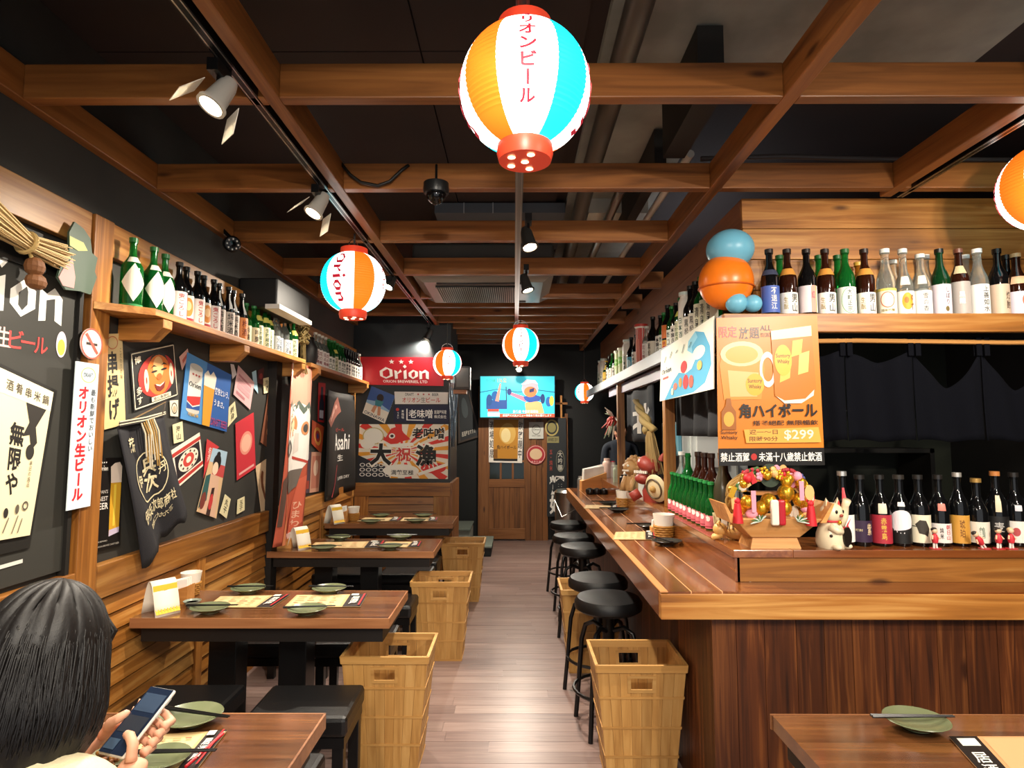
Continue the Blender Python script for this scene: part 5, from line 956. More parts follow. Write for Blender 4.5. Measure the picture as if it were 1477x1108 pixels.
front = [('s_blue', 1112, 0, 'dark bottle with a blue label at the corner'), ('s_oto', 1138, 0, 'brown bottle with orange collar and white label nearest the balloons'), ('s_pink', 1166, 0, 'black bottle with pinkish label'), ('s_oto', 1193, 0, 'brown bottle with orange collar next to the green bottle'), ('s_green', 1222, 0, 'green bottle with green-framed label'), ('s_oto', 1250, 0, 'brown bottle with orange collar next to the clear bottles'), ('s_clr_seal', 1280, 0, 'clear bottle with round orange seal on yellow label'), ('s_clr_flower', 1306, 0, 'clear round-shouldered bottle with orange fruit label'), ('s_clr_white', 1331, 0, 'short clear bottle with white tag'), ('s_dk_pale', 1359, 0, 'dark green bottle with pale mauve label'), ('s_red_grey', 1387, 0, 'reddish brown bottle with grey label'), ('s_clr_big', 1414, 0, 'clear bottle with large white label'), ('s_dk_tan', 1443, 0, 'black bottle with tan label'), ('s_brn_gold', 1470, 0, 'brown bottle with tan cap at the edge of the view'),
         ('s_gback', 1127, .1, 'dark-capped green bottle standing behind the first collared bottle'), ('s_gback', 1184, .1, 'green bottle standing behind the second collared bottle'), ('s_gback', 1211, .1, 'green bottle standing behind the green-framed one'), ('s_clr_white', 1291, .1, 'clear bottle standing behind the seal label bottle'), ('s_clr_big', 1338, .1, 'clear bottle standing behind the short clear one'), ('s_clr_big', 1396, .1, 'clear bottle standing behind the reddish one'), ('s_dk_tan', 1456, .1, 'black bottle standing behind the tan label bottle'), ('s_pink', 1500, 0, 'black bottle just past the edge of the view')]
for k, px_, dy, l in front:
    p = onY(px_, 455, SY + dy); bottle(k, p.x, SY + dy, SZ, random.uniform(-.08, .08) - math.atan2(p.x, SY) * .7, l + ' on the bar shelf', 'bottles on the shelf facing the room')
bottle_kind('s_amber', .29, .04, .015, .56, .8, 'amber', '#c9a040', ('#e8dcb0', .05, .4, 2.8), [('v', '古酒', .4, .1, .6, .9, '#5a3a1a')])
p = onY(1241, 455, SY + .1); bottle('s_amber', p.x, SY + .1, SZ, 0, 'amber bottle behind the brown collared bottle on the bar shelf', 'bottles on the shelf facing the room')
# side run of the bar shelf
bottle_kind('d_cream2', BD, .042, .015, .54, .78, 'green', '#1f5a2c', ('#e6e2c6', .03, .52, 2.8), [('v', '清泉', .4, .1, .66, .9, '#3a3a30')])
bottle_kind('k_label', BD, .042, .015, .54, .78, 'black', '#15130f', ('#e3dccb', .03, .42, 2.8), [('v', '黒松', .4, .1, .66, .9, K1)])
bottle_kind('wht_tube', .31, .043, .03, .8, .9, 'white', '#cfe0da', ('#e8e4d4', .03, .55, 2.8), [('v', '日本酒', .4, .1, .66, .9, '#3a5a4a')])
bottle_kind('red_face', .32, .042, .015, .56, .8, 'black', '#15130f', ('#e2a52e', .02, .24, 3.2), [('v', '達磨', .4, .1, .66, .9, '#b3303a')], neck=('#d8702e', .28, .56, 2.8))
bottle_kind('red_box', .34, .045, .044, .9, .95, 'white', '#c04038', ('#c8483e', .0, .9, 6.2), [('r', .42, .1, .58, .7, '#e08a7a')])
bottle_kind('blue_b', .3, .042, .015, .5, .76, 'black', '#1a1a1a', ('#4fa8c8', .02, .4, 3.0), [('e', .5, .5, .2, .3, '#bfe0ea')])
bottle_kind('lime_c', .26, .045, .043, .92, .96, 'white', '#dfe6c8', ('#cfe6a0', .02, .9, 6.2), [('e', .5, .6, .2, .15, '#7ac24a'), ('e', .4, .4, .12, .1, '#8fd05a')])
bottle_kind('gold_b', .26, .042, .015, .5, .76, 'dgreen', '#d8b030', ('#d8b030', .02, .5, 3.0), [('r', .1, .3, .9, .4, '#6a4a1a')], neck=('#e0c050', .6, .8, 3))
SD = dict(d_cream2='green bottle with cream label', k_label='black bottle with cream label', wht_tube='white tube-shaped bottle', red_face='black bottle with orange daruma label', red_box='tall red carton', blue_b='dark bottle with sky-blue label', lime_c='white carton with lime print', gold_b='dark bottle with gold collar', g_white='green bottle with white label', d_white='black bottle with white label', c_white='clear bottle with white label', g_pale='green bottle with pale label')
side = ['d_cream2', 'd_cream2', 'd_cream2', 'k_label', 'k_label', 'wht_tube', 'g_pale', 'd_white', 'g_white', 'red_face', 'g_white', 'd_white', 'k_label', 'c_white', 'red_box', 'd_white', 'blue_b', 'wht_tube', 'lime_c', 'lime_c', 'd_white', 'g_white', 'd_white', 'gold_b', 'wht_tube', 'wht_tube']
for i, k in enumerate(side):
    y = 3.12 + .105 * i if i < 12 else 4.3 + (i - 11) * .21
    bottle(k, 1.045, y, SZ, -1.1 + random.uniform(-.15, .15), '%s, %s from the balloons on the shelf side run' % (SD[k], ordn(i)), 'bottles on the side run of the bar shelf')
# ---------------------------------------------------------------- bottles standing on the bar ledge
LB = .30
def wl_(t, c='#2a2622'): return [('v', t, .36, .1, .64, .9, c)]
bottle_kind('l_kabuki', .315, .041, .015, .54, .8, 'black', '#c9c9c6', ('#efece6', .06, .42, 2.8), [('p', [(.3, .9), (.42, .62), (.36, .5), (.5, .4), (.64, .5), (.58, .62), (.7, .9), (.56, .7), (.5, .55), (.44, .7)], '#c8303a'), ('t', '歌舞伎', .36, .2, .64, .3, '#3a3a38')], neck=('#c8303a', .5, .78, .5), metal=.8)
bottle_kind('l_purple', LB, .0405, .016, .52, .8, 'black', K1, ('#33203a', .06, .36, 2.8), [('v', '紫', .6, .3, .8, .9, '#d0b890'), ('t', '芋焼酎', .1, .5, .45, .62, '#c8b890')])
bottle_kind('l_red', LB, .0405, .015, .52, .78, 'black', K1, ('#a82c3a', .04, .44, 2.8), [('v', '赤霧島', .42, .12, .62, .92, '#d8b04a')], neck=('#e0d2b8', .46, .6, .8))
bottle_kind('l_moon', LB, .0405, .017, .52, .78, 'black', '#2a2622', ('#151413', .04, .5, 2.8), [('e', .5, .66, .42, .36, '#e9e4e6'), ('p', [(.08, .5), (.3, .38), (.6, .42), (.92, .5), (.92, .3), (.08, .3)], '#151413')], neck=('#d8d4d2', .56, .62, .7))
bottle_kind('l_ink', LB, .0405, .015, .52, .78, 'black', K1, ('#e6dcc0', .05, .44, 2.8), [('p', [(.3, .66), (.46, .82), (.66, .8), (.78, .5), (.7, .22), (.6, .3), (.42, .34), (.36, .54)], '#3a352c'), ('l', .16, .6, .36, .58, .03, '#3a352c')])
bottle_kind('l_seal', LB, .0405, .014, .52, .78, 'black', K1, ('#e4dad4', .05, .32, 2.8), [('v', '朝日山', .6, .15, .78, .95, '#c04a4a'), ('v', '純米', .4, .2, .52, .8, '#2a2622')], neck=('#d87a6a', .5, .6, .7))
bottle_kind('l_gold', .31, .037, .014, .54, .8, 'black', '#c9c6be', ('#c8913a', .04, .42, 3.0), [('v', '琥珀', .42, .2, .6, .85, '#7a4a1a')], metal=.7)
bottle_kind('l_white', .285, .0405, .016, .5, .76, 'black', '#b08a4a', ('#ddd6c6', .05, .36, 2.8), [('v', '鶴', .4, .2, .6, .8, '#7a8a7a')], metal=.5)
bottle_kind('l_tag', .315, .041, .015, .54, .8, 'black', '#b0703a', ('#151413', .05, .4, 2.8), [('t', '麦', .35, .4, .65, .8, '#b9b6b0')], neck=('#d8c8a8', .46, .68, .5))
bottle_kind('l_last', .31, .0405, .015, .52, .78, 'black', K1, ('#e2dcd2', .05, .34, 2.8), [('e', .4, .5, .12, .2, '#b04a4a')], neck=('#d0ccd2', .48, .56, .6))
LED = [('l_kabuki', 1218, 'black bottle with white red-patterned label beside the cat'), ('l_purple', 1243, 'black bottle with purple label'), ('l_red', 1272, 'black bottle with crimson label'), ('l_moon', 1300, 'black bottle with white moon label'), ('l_ink', 1328, 'black bottle with cream label and ink figure'), ('l_seal', 1357, 'black bottle with round red seal'), ('l_gold', 1385, 'black bottle with golden label'), ('l_white', 1412, 'short black bottle with bronze cap'), ('l_tag', 1440, 'black bottle with hanging tag'), ('l_last', 1467, 'black bottle with pale label at the edge of the view'), ('l_moon', 1495, 'black bottle beyond the edge of the view')]
for k, px_, l in LED:
    p = onY(px_, 780, 2.65); bottle(k, p.x, 2.65, ZL + .001, -math.atan2(p.x, 2.65) * .6 + random.uniform(-.1, .1), l + ' on the bar ledge', 'bottles on the bar ledge')
bottle_kind('mini', .235, .031, .012, .45, .78, 'green', '#2a8a44', ('#d8707a', .03, .3, 3.2), [('s', .4, .8, .12, .3, '#f2eee6'), ('r', .1, .1, .9, .2, '#b03a48'), ('e', .45, .75, .1, .2, '#f6f2ea')])
for i in range(10):
    p = onZ(1022 - i * 5.4, 760 - i * 2.8, ZL); bottle('mini', .985 + .0 * i, 3.06 + i * .082, ZL + .001, -.7 + random.uniform(-.2, .2), 'small green bottle with pink label, %s from the front of the ledge row' % ordn(i), 'small green bottles in a row', name='small_bottle')
bottle_kind('tall_brown', .37, .046, .016, .56, .8, 'brown', '#2a1a12', None)
bottle_kind('tall_olive', .38, .048, .016, .5, .82, 'olive', '#4a4432', None)
bottle_kind('tall_green', .36, .046, .016, .56, .8, 'green', None, None)
bottle_kind('tall_clear', .36, .046, .016, .56, .8, 'clear', '#dddcd6', ('#e9e6de', .1, .4, 2.6))
for i, (k, px_, Y, l) in enumerate((('tall_olive', 1036, 3.05, 'tall frosted olive bottle beside the rake ornament'), ('tall_brown', 1027, 3.28, 'tall brown bottle behind the small green bottles, first'), ('tall_brown', 1017, 3.36, 'tall brown bottle behind the small green bottles, second'), ('tall_brown', 1008, 3.52, 'tall brown bottle behind the small green bottles, third'), ('tall_green', 993, 3.7, 'tall open green bottle behind the small green bottles'), ('tall_clear', 984, 3.85, 'tall clear bottle by the white fridge'), ('tall_brown', 1046, 3.15, 'tall brown bottle partly behind the rake ornament'))):
    p = onY(px_, 700, Y); bottle(k, max(p.x, 1.04), Y, ZL + .001, -.6, l, 'large bottles on the inner ledge')
# ================================================================== CURTAINS, BANNERS AND ORNAMENTS OF THE BAR
navy = mat('#090a10', .95, spec=.1, bump=.35, bscale=350, name='navy_cotton')
def noren(pa, pb, sag, label):
    A, B_ = onY(pa, 507, 2.81), onY(pb, 507, 2.81); zt, zb_ = 1.925, 1.505
    t = thing('noren_curtain', label, 'curtain', (0, 0, 0), 0, 'navy split curtains under the bar shelf')
    def fn(u, v):
        x = A.x + (B_.x - A.x) * u; top = zt - sag * (1 - abs(2 * u - 1) ** 1.3) ** .8; z = zb_ + (top - zb_) * v + .006 * sin(u * 9)
        return Vector((x, 2.812 + .014 * sin(u * 13 + v * 1.5) * (1 - v * .5) + .01 * sin(u * 5), z))
    MB().grid(fn, 26, 12).build('cloth', navy, t, smooth=1, solid=.0025)
    for x in (A.x + .012, B_.x - .012): MB().box(x - .012, x + .012, 2.795, 2.8, 1.9, 1.985).box(x - .012, x + .012, 2.813, 2.818, 1.9, 1.985).box(x - .012, x + .012, 2.795, 2.818, 1.983, 1.988).build('hanging_loop', navy, t)
noren(1150, 1217, .02, 'navy curtain panel half hidden by the orange highball banner'); noren(1220, 1315, .05, 'navy curtain panel with a shallow dip at the top'); noren(1318, 1413, .17, 'navy curtain panel with a deep dip, third from the banner'); noren(1417, 1512, .18, 'navy curtain panel at the edge of the view')
sn = thing('noren_curtain', 'charcoal curtain hanging along the side of the counter by the wave poster', 'curtain')
def fn(u, v): y = 4.0 - 1.1 * u; return Vector((1.07 + .02 * sin(u * 26) * (1.1 - v), y, 1.52 + .43 * v))
MB().grid(fn, 60, 8).build('cloth', mat('#181a1f', .85, bump=.4, bscale=200), sn, smooth=1, solid=.0025); MB().tube([(1.07, 2.8, 1.955), (1.07, 4.02, 1.955)], .008, 6).build('rod', mat('#8a6a4a', .5), sn)
n2 = thing('noren_curtain', 'dark blue curtain with a white brush character beside the straw rope', 'curtain')
def fn2(u, v, h=0): y = 5.7 - 1.15 * u; return Vector((1.06 + .015 * sin(u * 12) - h, y, 1.46 + .46 * v))
MB().grid(lambda u, v: fn2(u, v), 30, 6).build('cloth', mat('#1d232c', .85), n2, smooth=1, solid=.0025); MB().tube([(1.06, 4.5, 1.925), (1.06, 5.74, 1.925)], .01, 8).build('rod', mat('#d8d2c4', .4), n2)
pr = Print(lambda u, v, h: fn2(u, v, .004 + h), True); pr.run([('t', '北', .28, .14, .92, .72, '#e9e7e0', False, .03)]); pr.build(n2, 'lettering')
# wave poster on the side board
poster('wave_poster', 'pale poster of a blue wave with floating red flowers hung on the side shelf', 'poster', [onX(a, b, .948) for a, b in ((955, 506), (1031, 456), (1031, 561), (953, 579))], '#e4e4d4', [
    ('p', [(.12, .0), (.3, .3), (.42, .42), (.55, .36), (.66, .4), (.74, .55), (.6, .74), (.62, .86), (.72, .95), (.86, .86), (.95, .62), (.97, .35), (.88, .12), (.7, .02)], '#4fa0c4'), ('p', [(.72, .95), (.6, .86), (.58, .72), (.68, .62), (.66, .74), (.76, .84)], '#7fc0d8'), ('e', .78, .6, .1, .1, '#e4e4d4'),
    ('o', .04, .5, .26, .62, '#2a3a4a'), ('r', .07, .4, .2, .44, '#c0605a'), ('e', .52, .48, .06, .1, '#c83a3c'), ('e', .56, .22, .05, .12, '#c83a3c'), ('e', .46, .24, .03, .08, '#e08a3a'), ('e', .36, .2, .04, .06, '#d8705a'), ('e', .66, .2, .04, .1, '#d85a4a'), ('e', .3, .12, .025, .06, '#f0d8b0'), ('e', .8, .4, .04, .07, '#e0b060')] + [('l', .1 + .13 * k, .72 + .03 * (k % 3), .14 + .13 * k, .82 + .03 * (k % 2), .012, '#2f5a5a') for k in range(5)], t=.006, rough=.75)
# highball banner
poster('highball_banner', 'orange plastic banner with two highball mugs hung from the shelf corner', 'banner', [onY(a, b, 2.70) for a, b in ((1033, 459), (1178, 455), (1189, 671), (1036, 672))], '#d2781a', [
    ('r', 0, 0, 1, .115, '#15120f'), ('t', '禁止酒駕', .02, .025, .29, .09, '#f4f1ea'), ('e', .335, .058, .028, .022, '#b5302a'), ('t', '未滿十八歲禁止飲酒', .38, .025, .975, .09, '#f4f1ea'),
    ('t', '限定', .02, .86, .2, .945, '#c8362a'), ('t', '放題', .22, .85, .42, .935, '#2a1a12'), ('t', 'ALL', .43, .905, .54, .94, '#2a1a12'), ('t', 'YOU CAN DRINK', .43, .86, .57, .89, '#2a1a12'),
    ('p', [(.06, .44), (.02, .68), (.08, .80), (.28, .83), (.44, .78), (.46, .64), (.42, .44)], '#c98a30'), ('e', .24, .75, .21, .085, '#dcc090'), ('e', .24, .745, .16, .06, '#d89a3a'), ('p', [(.1, .64), (.4, .62), (.38, .46), (.12, .46)], '#d8b070'), ('g', .49, .64, .08, .12, .32, '#e9dcd0'), ('e', .36, .54, .09, .075, '#e2a52e'), ('t', 'Suntory', .29, .545, .43, .58, '#4a2a14'), ('t', 'Whisky', .30, .505, .42, .54, '#4a2a14'),
    ('p', [(.55, .46), (.53, .9), (.93, .93), (.95, .5), (.84, .44), (.64, .43)], '#b8701a'), ('p', [(.53, .9), (.93, .93), (.93, .86), (.535, .84)], '#efd9ae'), ('p', [(.6, .55), (.7, .58), (.72, .7), (.62, .68)], '#e9b650'), ('p', [(.78, .6), (.88, .62), (.9, .76), (.8, .74)], '#efc468'), ('p', [(.72, .72), (.82, .74), (.84, .84), (.74, .83)], '#e9b650'), ('p', [(.56, .46), (.64, .43), (.84, .44), (.93, .5), (.92, .46), (.8, .41), (.64, .41)], '#e6d8c8'), ('e', .64, .7, .085, .105, '#e8ae34'), ('t', 'Suntory', .57, .71, .71, .745, '#4a2a14'), ('t', 'Whisky', .58, .67, .70, .705, '#4a2a14'),
    ('t', '角ハイボール', .2, .315, .95, .415, '#1d1510', False, .03), ('t', '搭餐絕配 無限暢飲', .33, .265, .95, .30, '#2a1a12'), ('p', [(.03, .24), (.17, .24), (.17, .36), (.13, .40), (.12, .45), (.08, .45), (.07, .40), (.03, .36)], '#9a5a1c'), ('e', .1, .31, .05, .05, '#d8a040'), ('t', 'Suntory', .02, .205, .18, .235, '#3a2010'), ('t', 'Whisky', .02, .17, .18, .20, '#3a2010'),
    ('p', [(.26, .15), (.24, .24), (.95, .25), (.97, .15)], '#e8a548'), ('t', '週一～日', .29, .205, .56, .24, '#5a3a20'), ('t', '限時90分', .29, .16, .56, .195, '#5a3a20'), ('t', '$299', .62, .165, .9, .235, '#e9dcc8')], t=.004, rough=.35)
# balloons on the shelf corner
bl = thing('balloon_stack', 'big glossy orange ball with a pale blue ball on top at the shelf corner', 'balloon'); c = onY(1047, 407, 2.86)
MB().sph(c, (.128, .12, .135), 32).build('orange_ball', mat('#f07a1c', .3), bl, smooth=2); MB().sph(onY(1053, 360, 2.86), (.112, .11, .095), 32).build('blue_ball', mat('#6fb4cf', .35), bl, smooth=2)
MB().tube([c + Vector((.128 * cos(a), .12 * sin(a), -.03)) * 1 for a in [2 * PI * i / 40 for i in range(40)]], .004, 6, closed=True).build('seam', mat('#c85a10', .4), bl, smooth=2)
for px_, py_, r_ in ((1062, 437, .05), (1086, 438, .042)): MB().sph(onY(px_, py_, 2.80), (r_, r_, r_ * 1.0), 20).build('small_ball', mat('#6fb4cf', .35), bl, smooth=2)
# white fridge and kitchen pieces
fg = thing('white_fridge', 'white kitchen fridge seen between the curtains and the counter', 'fridge'); MB().box(1.24, 1.72, 4.5, 5.1, 0, 1.62).build('cabinet', mat('#dfe6e2', .4), fg, bevel=.01); MB().box(1.30, 1.72, 4.478, 4.5, .3, 1.60).build('door', mat('#e8eeea', .35), fg, bevel=.008); MB().box(1.34, 1.56, 4.465, 4.48, 1.28, 1.52).build('panel', mat('#eef2ee', .4), fg, bevel=.006); MB().box(1.63, 1.645, 4.44, 4.48, .9, 1.3).build('handle', STEEL, fg)
MB().box(1.215, 1.24, 4.5, 4.9, .8, 1.6).build('side_trim', mat('#7ec4dc', .4), fg)
kb = thing('kitchen_shelf_unit', 'dark kitchen shelf with stacked bowls behind the curtain', 'shelf'); MB().box(1.85, 2.9, 4.2, 4.55, 1.40, 1.43).box(1.85, 2.9, 4.2, 4.55, .9, .93).box(1.85, 1.88, 4.2, 4.55, 0, 1.43).box(2.87, 2.9, 4.2, 4.55, 0, 1.43).build('frame', mat('#1c1a17', .6), kb)
for i, (x, c_) in enumerate(((1.98, '#6a5a4a'), (2.12, '#7a3a2a'), (2.25, '#5a5048'), (2.5, '#4a4a42'))): tag(MB().lathe([(0, 0), (.03, 0), (.06, .05), (.055, .05), (.025, .01), (0, .01)], 16, c=(x, 4.35, .931)).lathe([(0, 0), (.03, 0), (.062, .05), (.057, .05), (.025, .02), (0, .02)], 16, c=(x, 4.35, .956)).build('bowl', mat(c_, .4), smooth=.7), 'nested kitchen bowls on the dark shelf, %s from the fridge' % ordn(i), 'bowl', 'bowls on the kitchen shelf')
ws = poster('slate_board', 'small black slate board standing on the inner ledge', 'board', [onY(a, b, 4.3) for a, b in ((951, 660), (980, 660), (978, 695), (957, 695))], '#121212', [], t=.01, frame=('#2a221c', .012, .014))
# straw rope ornament on the post
rp = thing('straw_rope', 'twisted straw rope with a long straw tassel hung on the bar post', 'rope'); a = onX(917, 578, .97); b = onX(938, 622, .965); ax = b - a
for s in (0, PI): MB().tube([a + ax * t + Vector((.02 * cos(s + t * 9), .05 * sin(s + t * 9), 0)) * (.5 + .8 * t) for t in [k / 24 for k in range(25)]], [.016 + .012 * k / 24 for k in range(25)], 8).build('strand', mat('#8f7a4a', .8, bump=.5, bscale=120), rp, smooth=2)
strawbundle(b - Vector((0, 0, .0)), b + Vector((0, 0, -.04)), b + Vector((.02, -.04, -.30)), 60, .02, .065, .035, mat('#a58a58', .8), rp, 5)
cl = thing('festival_ornament', 'cluster of white and red paper festival ornaments on the far post', 'decoration'); c = onX(887, 605, .96); cols = [mat('#ece4d4', .7), mat('#c0392f', .6), mat('#8a9a7a', .7)]
for k in range(16):
    d = Vector((random.uniform(-.6, 0), random.uniform(-1, 1), random.uniform(-1, 1))).normalized(); MB().tube([c, c + d * .08, c + d * random.uniform(.12, .2) + Vector((0, 0, -.04))], [.006, .012, .004], 5).build('paper_strip', cols[k % 3], cl)
MB().sph(c + Vector((-.03, 0, -.02)), .05, 12).build('red_knot', cols[1], cl, smooth=1)
# ---------------------------------------------------------------- lucky rake ornament
kc = onZ(1112, 786, ZL); ku = thing('lucky_rake_ornament', 'wooden boat-shaped stand loaded with gold, red and pink lucky charms', 'ornament', (kc.x - .012, 2.66, ZL)); ku.scale = (.92, .95, 1.0); pinew = wood('boat_pine', '#a8682f', '#c98d4e', '#dba86a', 'X', .5, knots=False)
MB().hexa([(-.115, -.085, 0), (.115, -.085, 0), (.115, .06, 0), (-.115, .06, 0)], [(-.10, -.075, .045), (.10, -.075, .045), (.10, .05, .045), (-.10, .05, .045)]).build('foot', pinew, ku)
MB().hexa([(-.11, -.085, .045), (.11, -.085, .045), (.11, .06, .045), (-.11, .06, .045)], [(-.2, -.12, .125), (.2, -.12, .125), (.2, .075, .125), (-.2, .075, .125)]).build('boat', pinew, ku, bevel=.003)
for s in (-1, 1): MB().hexa([(s * .19, -.12, .11), (s * .215, -.12, .11), (s * .215, .07, .11), (s * .19, .07, .11)], [(s * .24, -.13, .19), (s * .25, -.13, .19), (s * .25, .07, .19), (s * .24, .07, .19)]).build('boat_end', pinew, ku)
ringc = Vector((.0, 0, .205)); strawm = mat('#8f6a2a', .8)
for k in range(5): MB().tube([ringc + Vector(((.175 + .008 * sin(k * 2 + a * 9)) * cos(a), .012 * (k - 2) + .01 * sin(a * 7 + k), (.115 + .006 * cos(a * 8 + k)) * sin(a))) for a in [-.6 + (PI + 1.2) * i / 40 for i in range(41)]], .011, 6).build('straw_ring', strawm, ku, smooth=2)
MB().box(-.10, .10, -.03, .03, .215, .228).box(-.10, -.085, -.03, .03, .12, .228).box(.085, .10, -.03, .03, .12, .228).build('shrine_frame', pinew, ku); MB().box(-.12, .12, -.05, .05, .275, .29).build('shrine_beam', mat('#b06a2c', .5), ku)
goldm = mat('#d9a52e', .25, .75, name='gold_foil'); OC = [goldm, mat('#c8242e', .5), mat('#e59ab0', .5), mat('#efe6d2', .6), mat('#3f6a3a', .6), mat('#8a3a4a', .5), mat('#dcb070', .6), mat('#4a4f8a', .5)]
rd = random.Random(11)
for k in range(58):
    an = rd.uniform(-.75, PI + .75); rr = rd.uniform(.85, 1.1); p = ringc + Vector((.17 * rr * cos(an), rd.uniform(-.07, -.025), .112 * rr * sin(an))); q = rd.random(); m_ = rd.choice([0, 0, 0, 1, 2, 2, 3, 4, 5, 6, 7]); mb = MB()
    if q < .35: mb.sph(p, rd.uniform(.012, .024), 10); nm = 'gold_bead' if m_ == 0 else 'bead'
    elif q < .6: mb.lathe([(0, 0), (.022, 0), (.022, .005), (0, .005)], 14, M=Matrix.Translation(p) @ Matrix.Rotation(PI / 2 + rd.uniform(-.4, .4), 4, 'X') @ Matrix.Scale(1.5, 4, (0, 1, 0))); nm = 'coin'
    elif q < .8: mb.box(-.012, .012, -.003, .003, -.025, .025, M=Matrix.Translation(p) @ Matrix.Rotation(rd.uniform(-.6, .6), 4, 'Y')); nm = 'paper_tag'
    else:
        for j in range(5): a_ = 2 * PI * j / 5; mb.sph(p + Vector((.012 * cos(a_), 0, .012 * sin(a_))), (.009, .005, .009), 8)
        nm = 'flower'
    mb.build(nm, OC[m_], ku, smooth=.9)
for x, z, r_ in ((.065, .275, .026), (.06, .228, .038), (-.02, .19, .038), (.05, .165, .034), (-.055, .165, .032), (.12, .2, .03), (-.12, .19, .03), (.13, .27, .026)): MB().sph((x, -.07, z), r_, 14).build('gold_ball', goldm, ku, smooth=2)
for x, z in ((-.185, .17), (.145, .16)):
    MB().sph((x, -.125, z + .03), .014, 10).build('tassel_knot', OC[1], ku, smooth=2); MB().lathe([(.006, .025), (.014, .02), (.024, -.06), (0, -.06)], 12, c=(x, -.125, z)).build('tassel', OC[1], ku, smooth=.8)
MB().box(-.035, .0, -.135, -.11, .1, .205).build('white_tube', OC[3], ku, bevel=.008); MB().box(.0, .03, -.135, -.11, .1, .205).build('red_tube', mat('#b01c2a', .4), ku, bevel=.008)
for s in (-1, 1):
    for j in range(7): a_ = .2 + j * .3; MB().tube([(s * .085, -.125, .12), (s * (.085 + .05 * cos(a_)), -.14, .12 + .045 * sin(a_) - .02)], [.006, .002], 4).build('pine_leaf', OC[4] if j % 2 else mat('#c9d6c8', .6), ku)
for s in (-1, 1): 
    for k in range(14): a_ = rd.uniform(0, PI); MB().sph((s * .08 + .045 * cos(a_), -.05, .295 + .03 * sin(a_)), .009, 6).build('berry', mat('#a83038', .5), ku, smooth=1)
MB().lathe([(0, 0), (.05, 0), (.05, .006), (0, .006)], 20, M=Matrix.Translation((0, -.045, .30)) @ Matrix.Rotation(PI / 2, 4, 'X')).build('crest', mat('#2c3a2a', .5), ku); MB().sph((-.1, -.07, .14), (.03, .02, .02), 10).build('pink_charm', OC[2], ku, smooth=1)
MB().box(-.11, -.09, -.1, -.095, .15, .24).box(.11, .13, -.1, -.095, .2, .28).build('pink_streamer', OC[2], ku)
# ---------------------------------------------------------------- beckoning cat
mc = onZ(1193, 790, ZL); ct = thing('beckoning_cat', 'cream ceramic beckoning cat with red collar on the bar ledge', 'figurine', (mc.x + .022, 2.605, ZL), .45); ct.scale = (.88, .88, .92); cer = mat('#e6d6b4', .25, name='cream_ceramic')
MB().lathe([(0, 0), (.06, 0), (.068, .02), (.066, .06), (.05, .1), (.036, .122), (0, .13)], 26).build('body', cer, ct, smooth=1); MB().sph((0, -.008, .158), (.058, .05, .047), 24).build('head', cer, ct, smooth=2)
for s in (-1, 1):
    e = MB().add([(s * .018, -.02, .195), (s * .052, -.02, .18), (s * .035, .012, .19), (s * .042, -.012, .228)], [(0, 1, 3), (1, 2, 3), (2, 0, 3), (0, 2, 1)]).build('ear', cer, ct); MB().add([(s * .026, -.024, .195), (s * .046, -.024, .188), (s * .04, -.02, .216)], [(0, 1, 2)]).build('inner_ear', mat('#c8303a', .5), e)
    MB().sph((s * .022, -.052, .166), (.008, .005, .009), 10).build('eye', mat('#14110f', .2), ct, smooth=2); MB().sph((s * .035, -.055, .012), (.02, .028, .014), 14).build('foot', cer, ct, smooth=2)
MB().tube([(.045, -.02, .1), (.062, -.03, .14), (.064, -.035, .19), (.058, -.05, .215)], [.02, .018, .017, .019], 12).build('raised_paw', cer, ct, smooth=2); MB().tube([(-.045, -.03, .1), (-.035, -.06, .085), (-.01, -.068, .08)], [.018, .015, .014], 10).build('lower_paw', cer, ct, smooth=2)
MB().tube([(.042 * cos(a), .036 * sin(a) - .004, .122) for a in [2 * PI * i / 24 for i in range(24)]], .006, 6, closed=True).build('collar', mat('#c8303a', .5), ct, smooth=2); MB().sph((0, -.05, .118), .01, 10).build('bell', goldm, ct, smooth=2); MB().sph((0, -.06, .15), (.012, .006, .007), 8).build('nose', mat('#a84a3a', .4), ct, smooth=2)
MB().lathe([(0, 0), (.028, 0), (.028, .008), (0, .008)], 16, M=Matrix.Translation((.02, -.068, .055)) @ Matrix.Rotation(PI / 2, 4, 'X') @ Matrix.Scale(1.6, 4, (0, 1, 0))).build('coin_plaque', mat('#1b1714', .3), ct)
for x, y, z in ((-.05, -.04, .06), (-.035, -.045, .1)): MB().sph((x, y, z), .008, 8).build('spot', mat('#2a1f16', .4), ct, smooth=1)
# tiger, tags, dolls
tg = onZ(1050, 776, ZL); t = thing('tiger_figurine', 'small tan lying tiger figurine on the ledge corner', 'figurine', (.985, 2.78, ZL), -.4); tc_ = mat('#d8a860', .4)
MB().sph((.02, 0, .035), (.06, .032, .034), 16).sph((-.05, -.01, .045), (.032, .03, .03), 14).build('body', tc_, t, smooth=2)
for s in (-1, 1): MB().sph((-.055, s * .02 - .01, .072), .01, 8).build('ear', tc_, t, smooth=2); MB().tube([(-.04, s * .022, .02), (-.085, s * .022 - .01, .008)], .011, 8).build('paw', tc_, t, smooth=2)
for k in range(5): MB().tube([(.05 - k * .022, .034 * cos(a), .036 + .034 * sin(a)) for a in [.4 + 2.3 * i / 8 for i in range(9)]], .003, 4).build('stripe', mat('#4a2a14', .5), t)
tgm = thing('paper_charm_tags', 'cream and red paper charm tags leaning behind the tiger', 'charm', (1.0, 2.90, ZL))
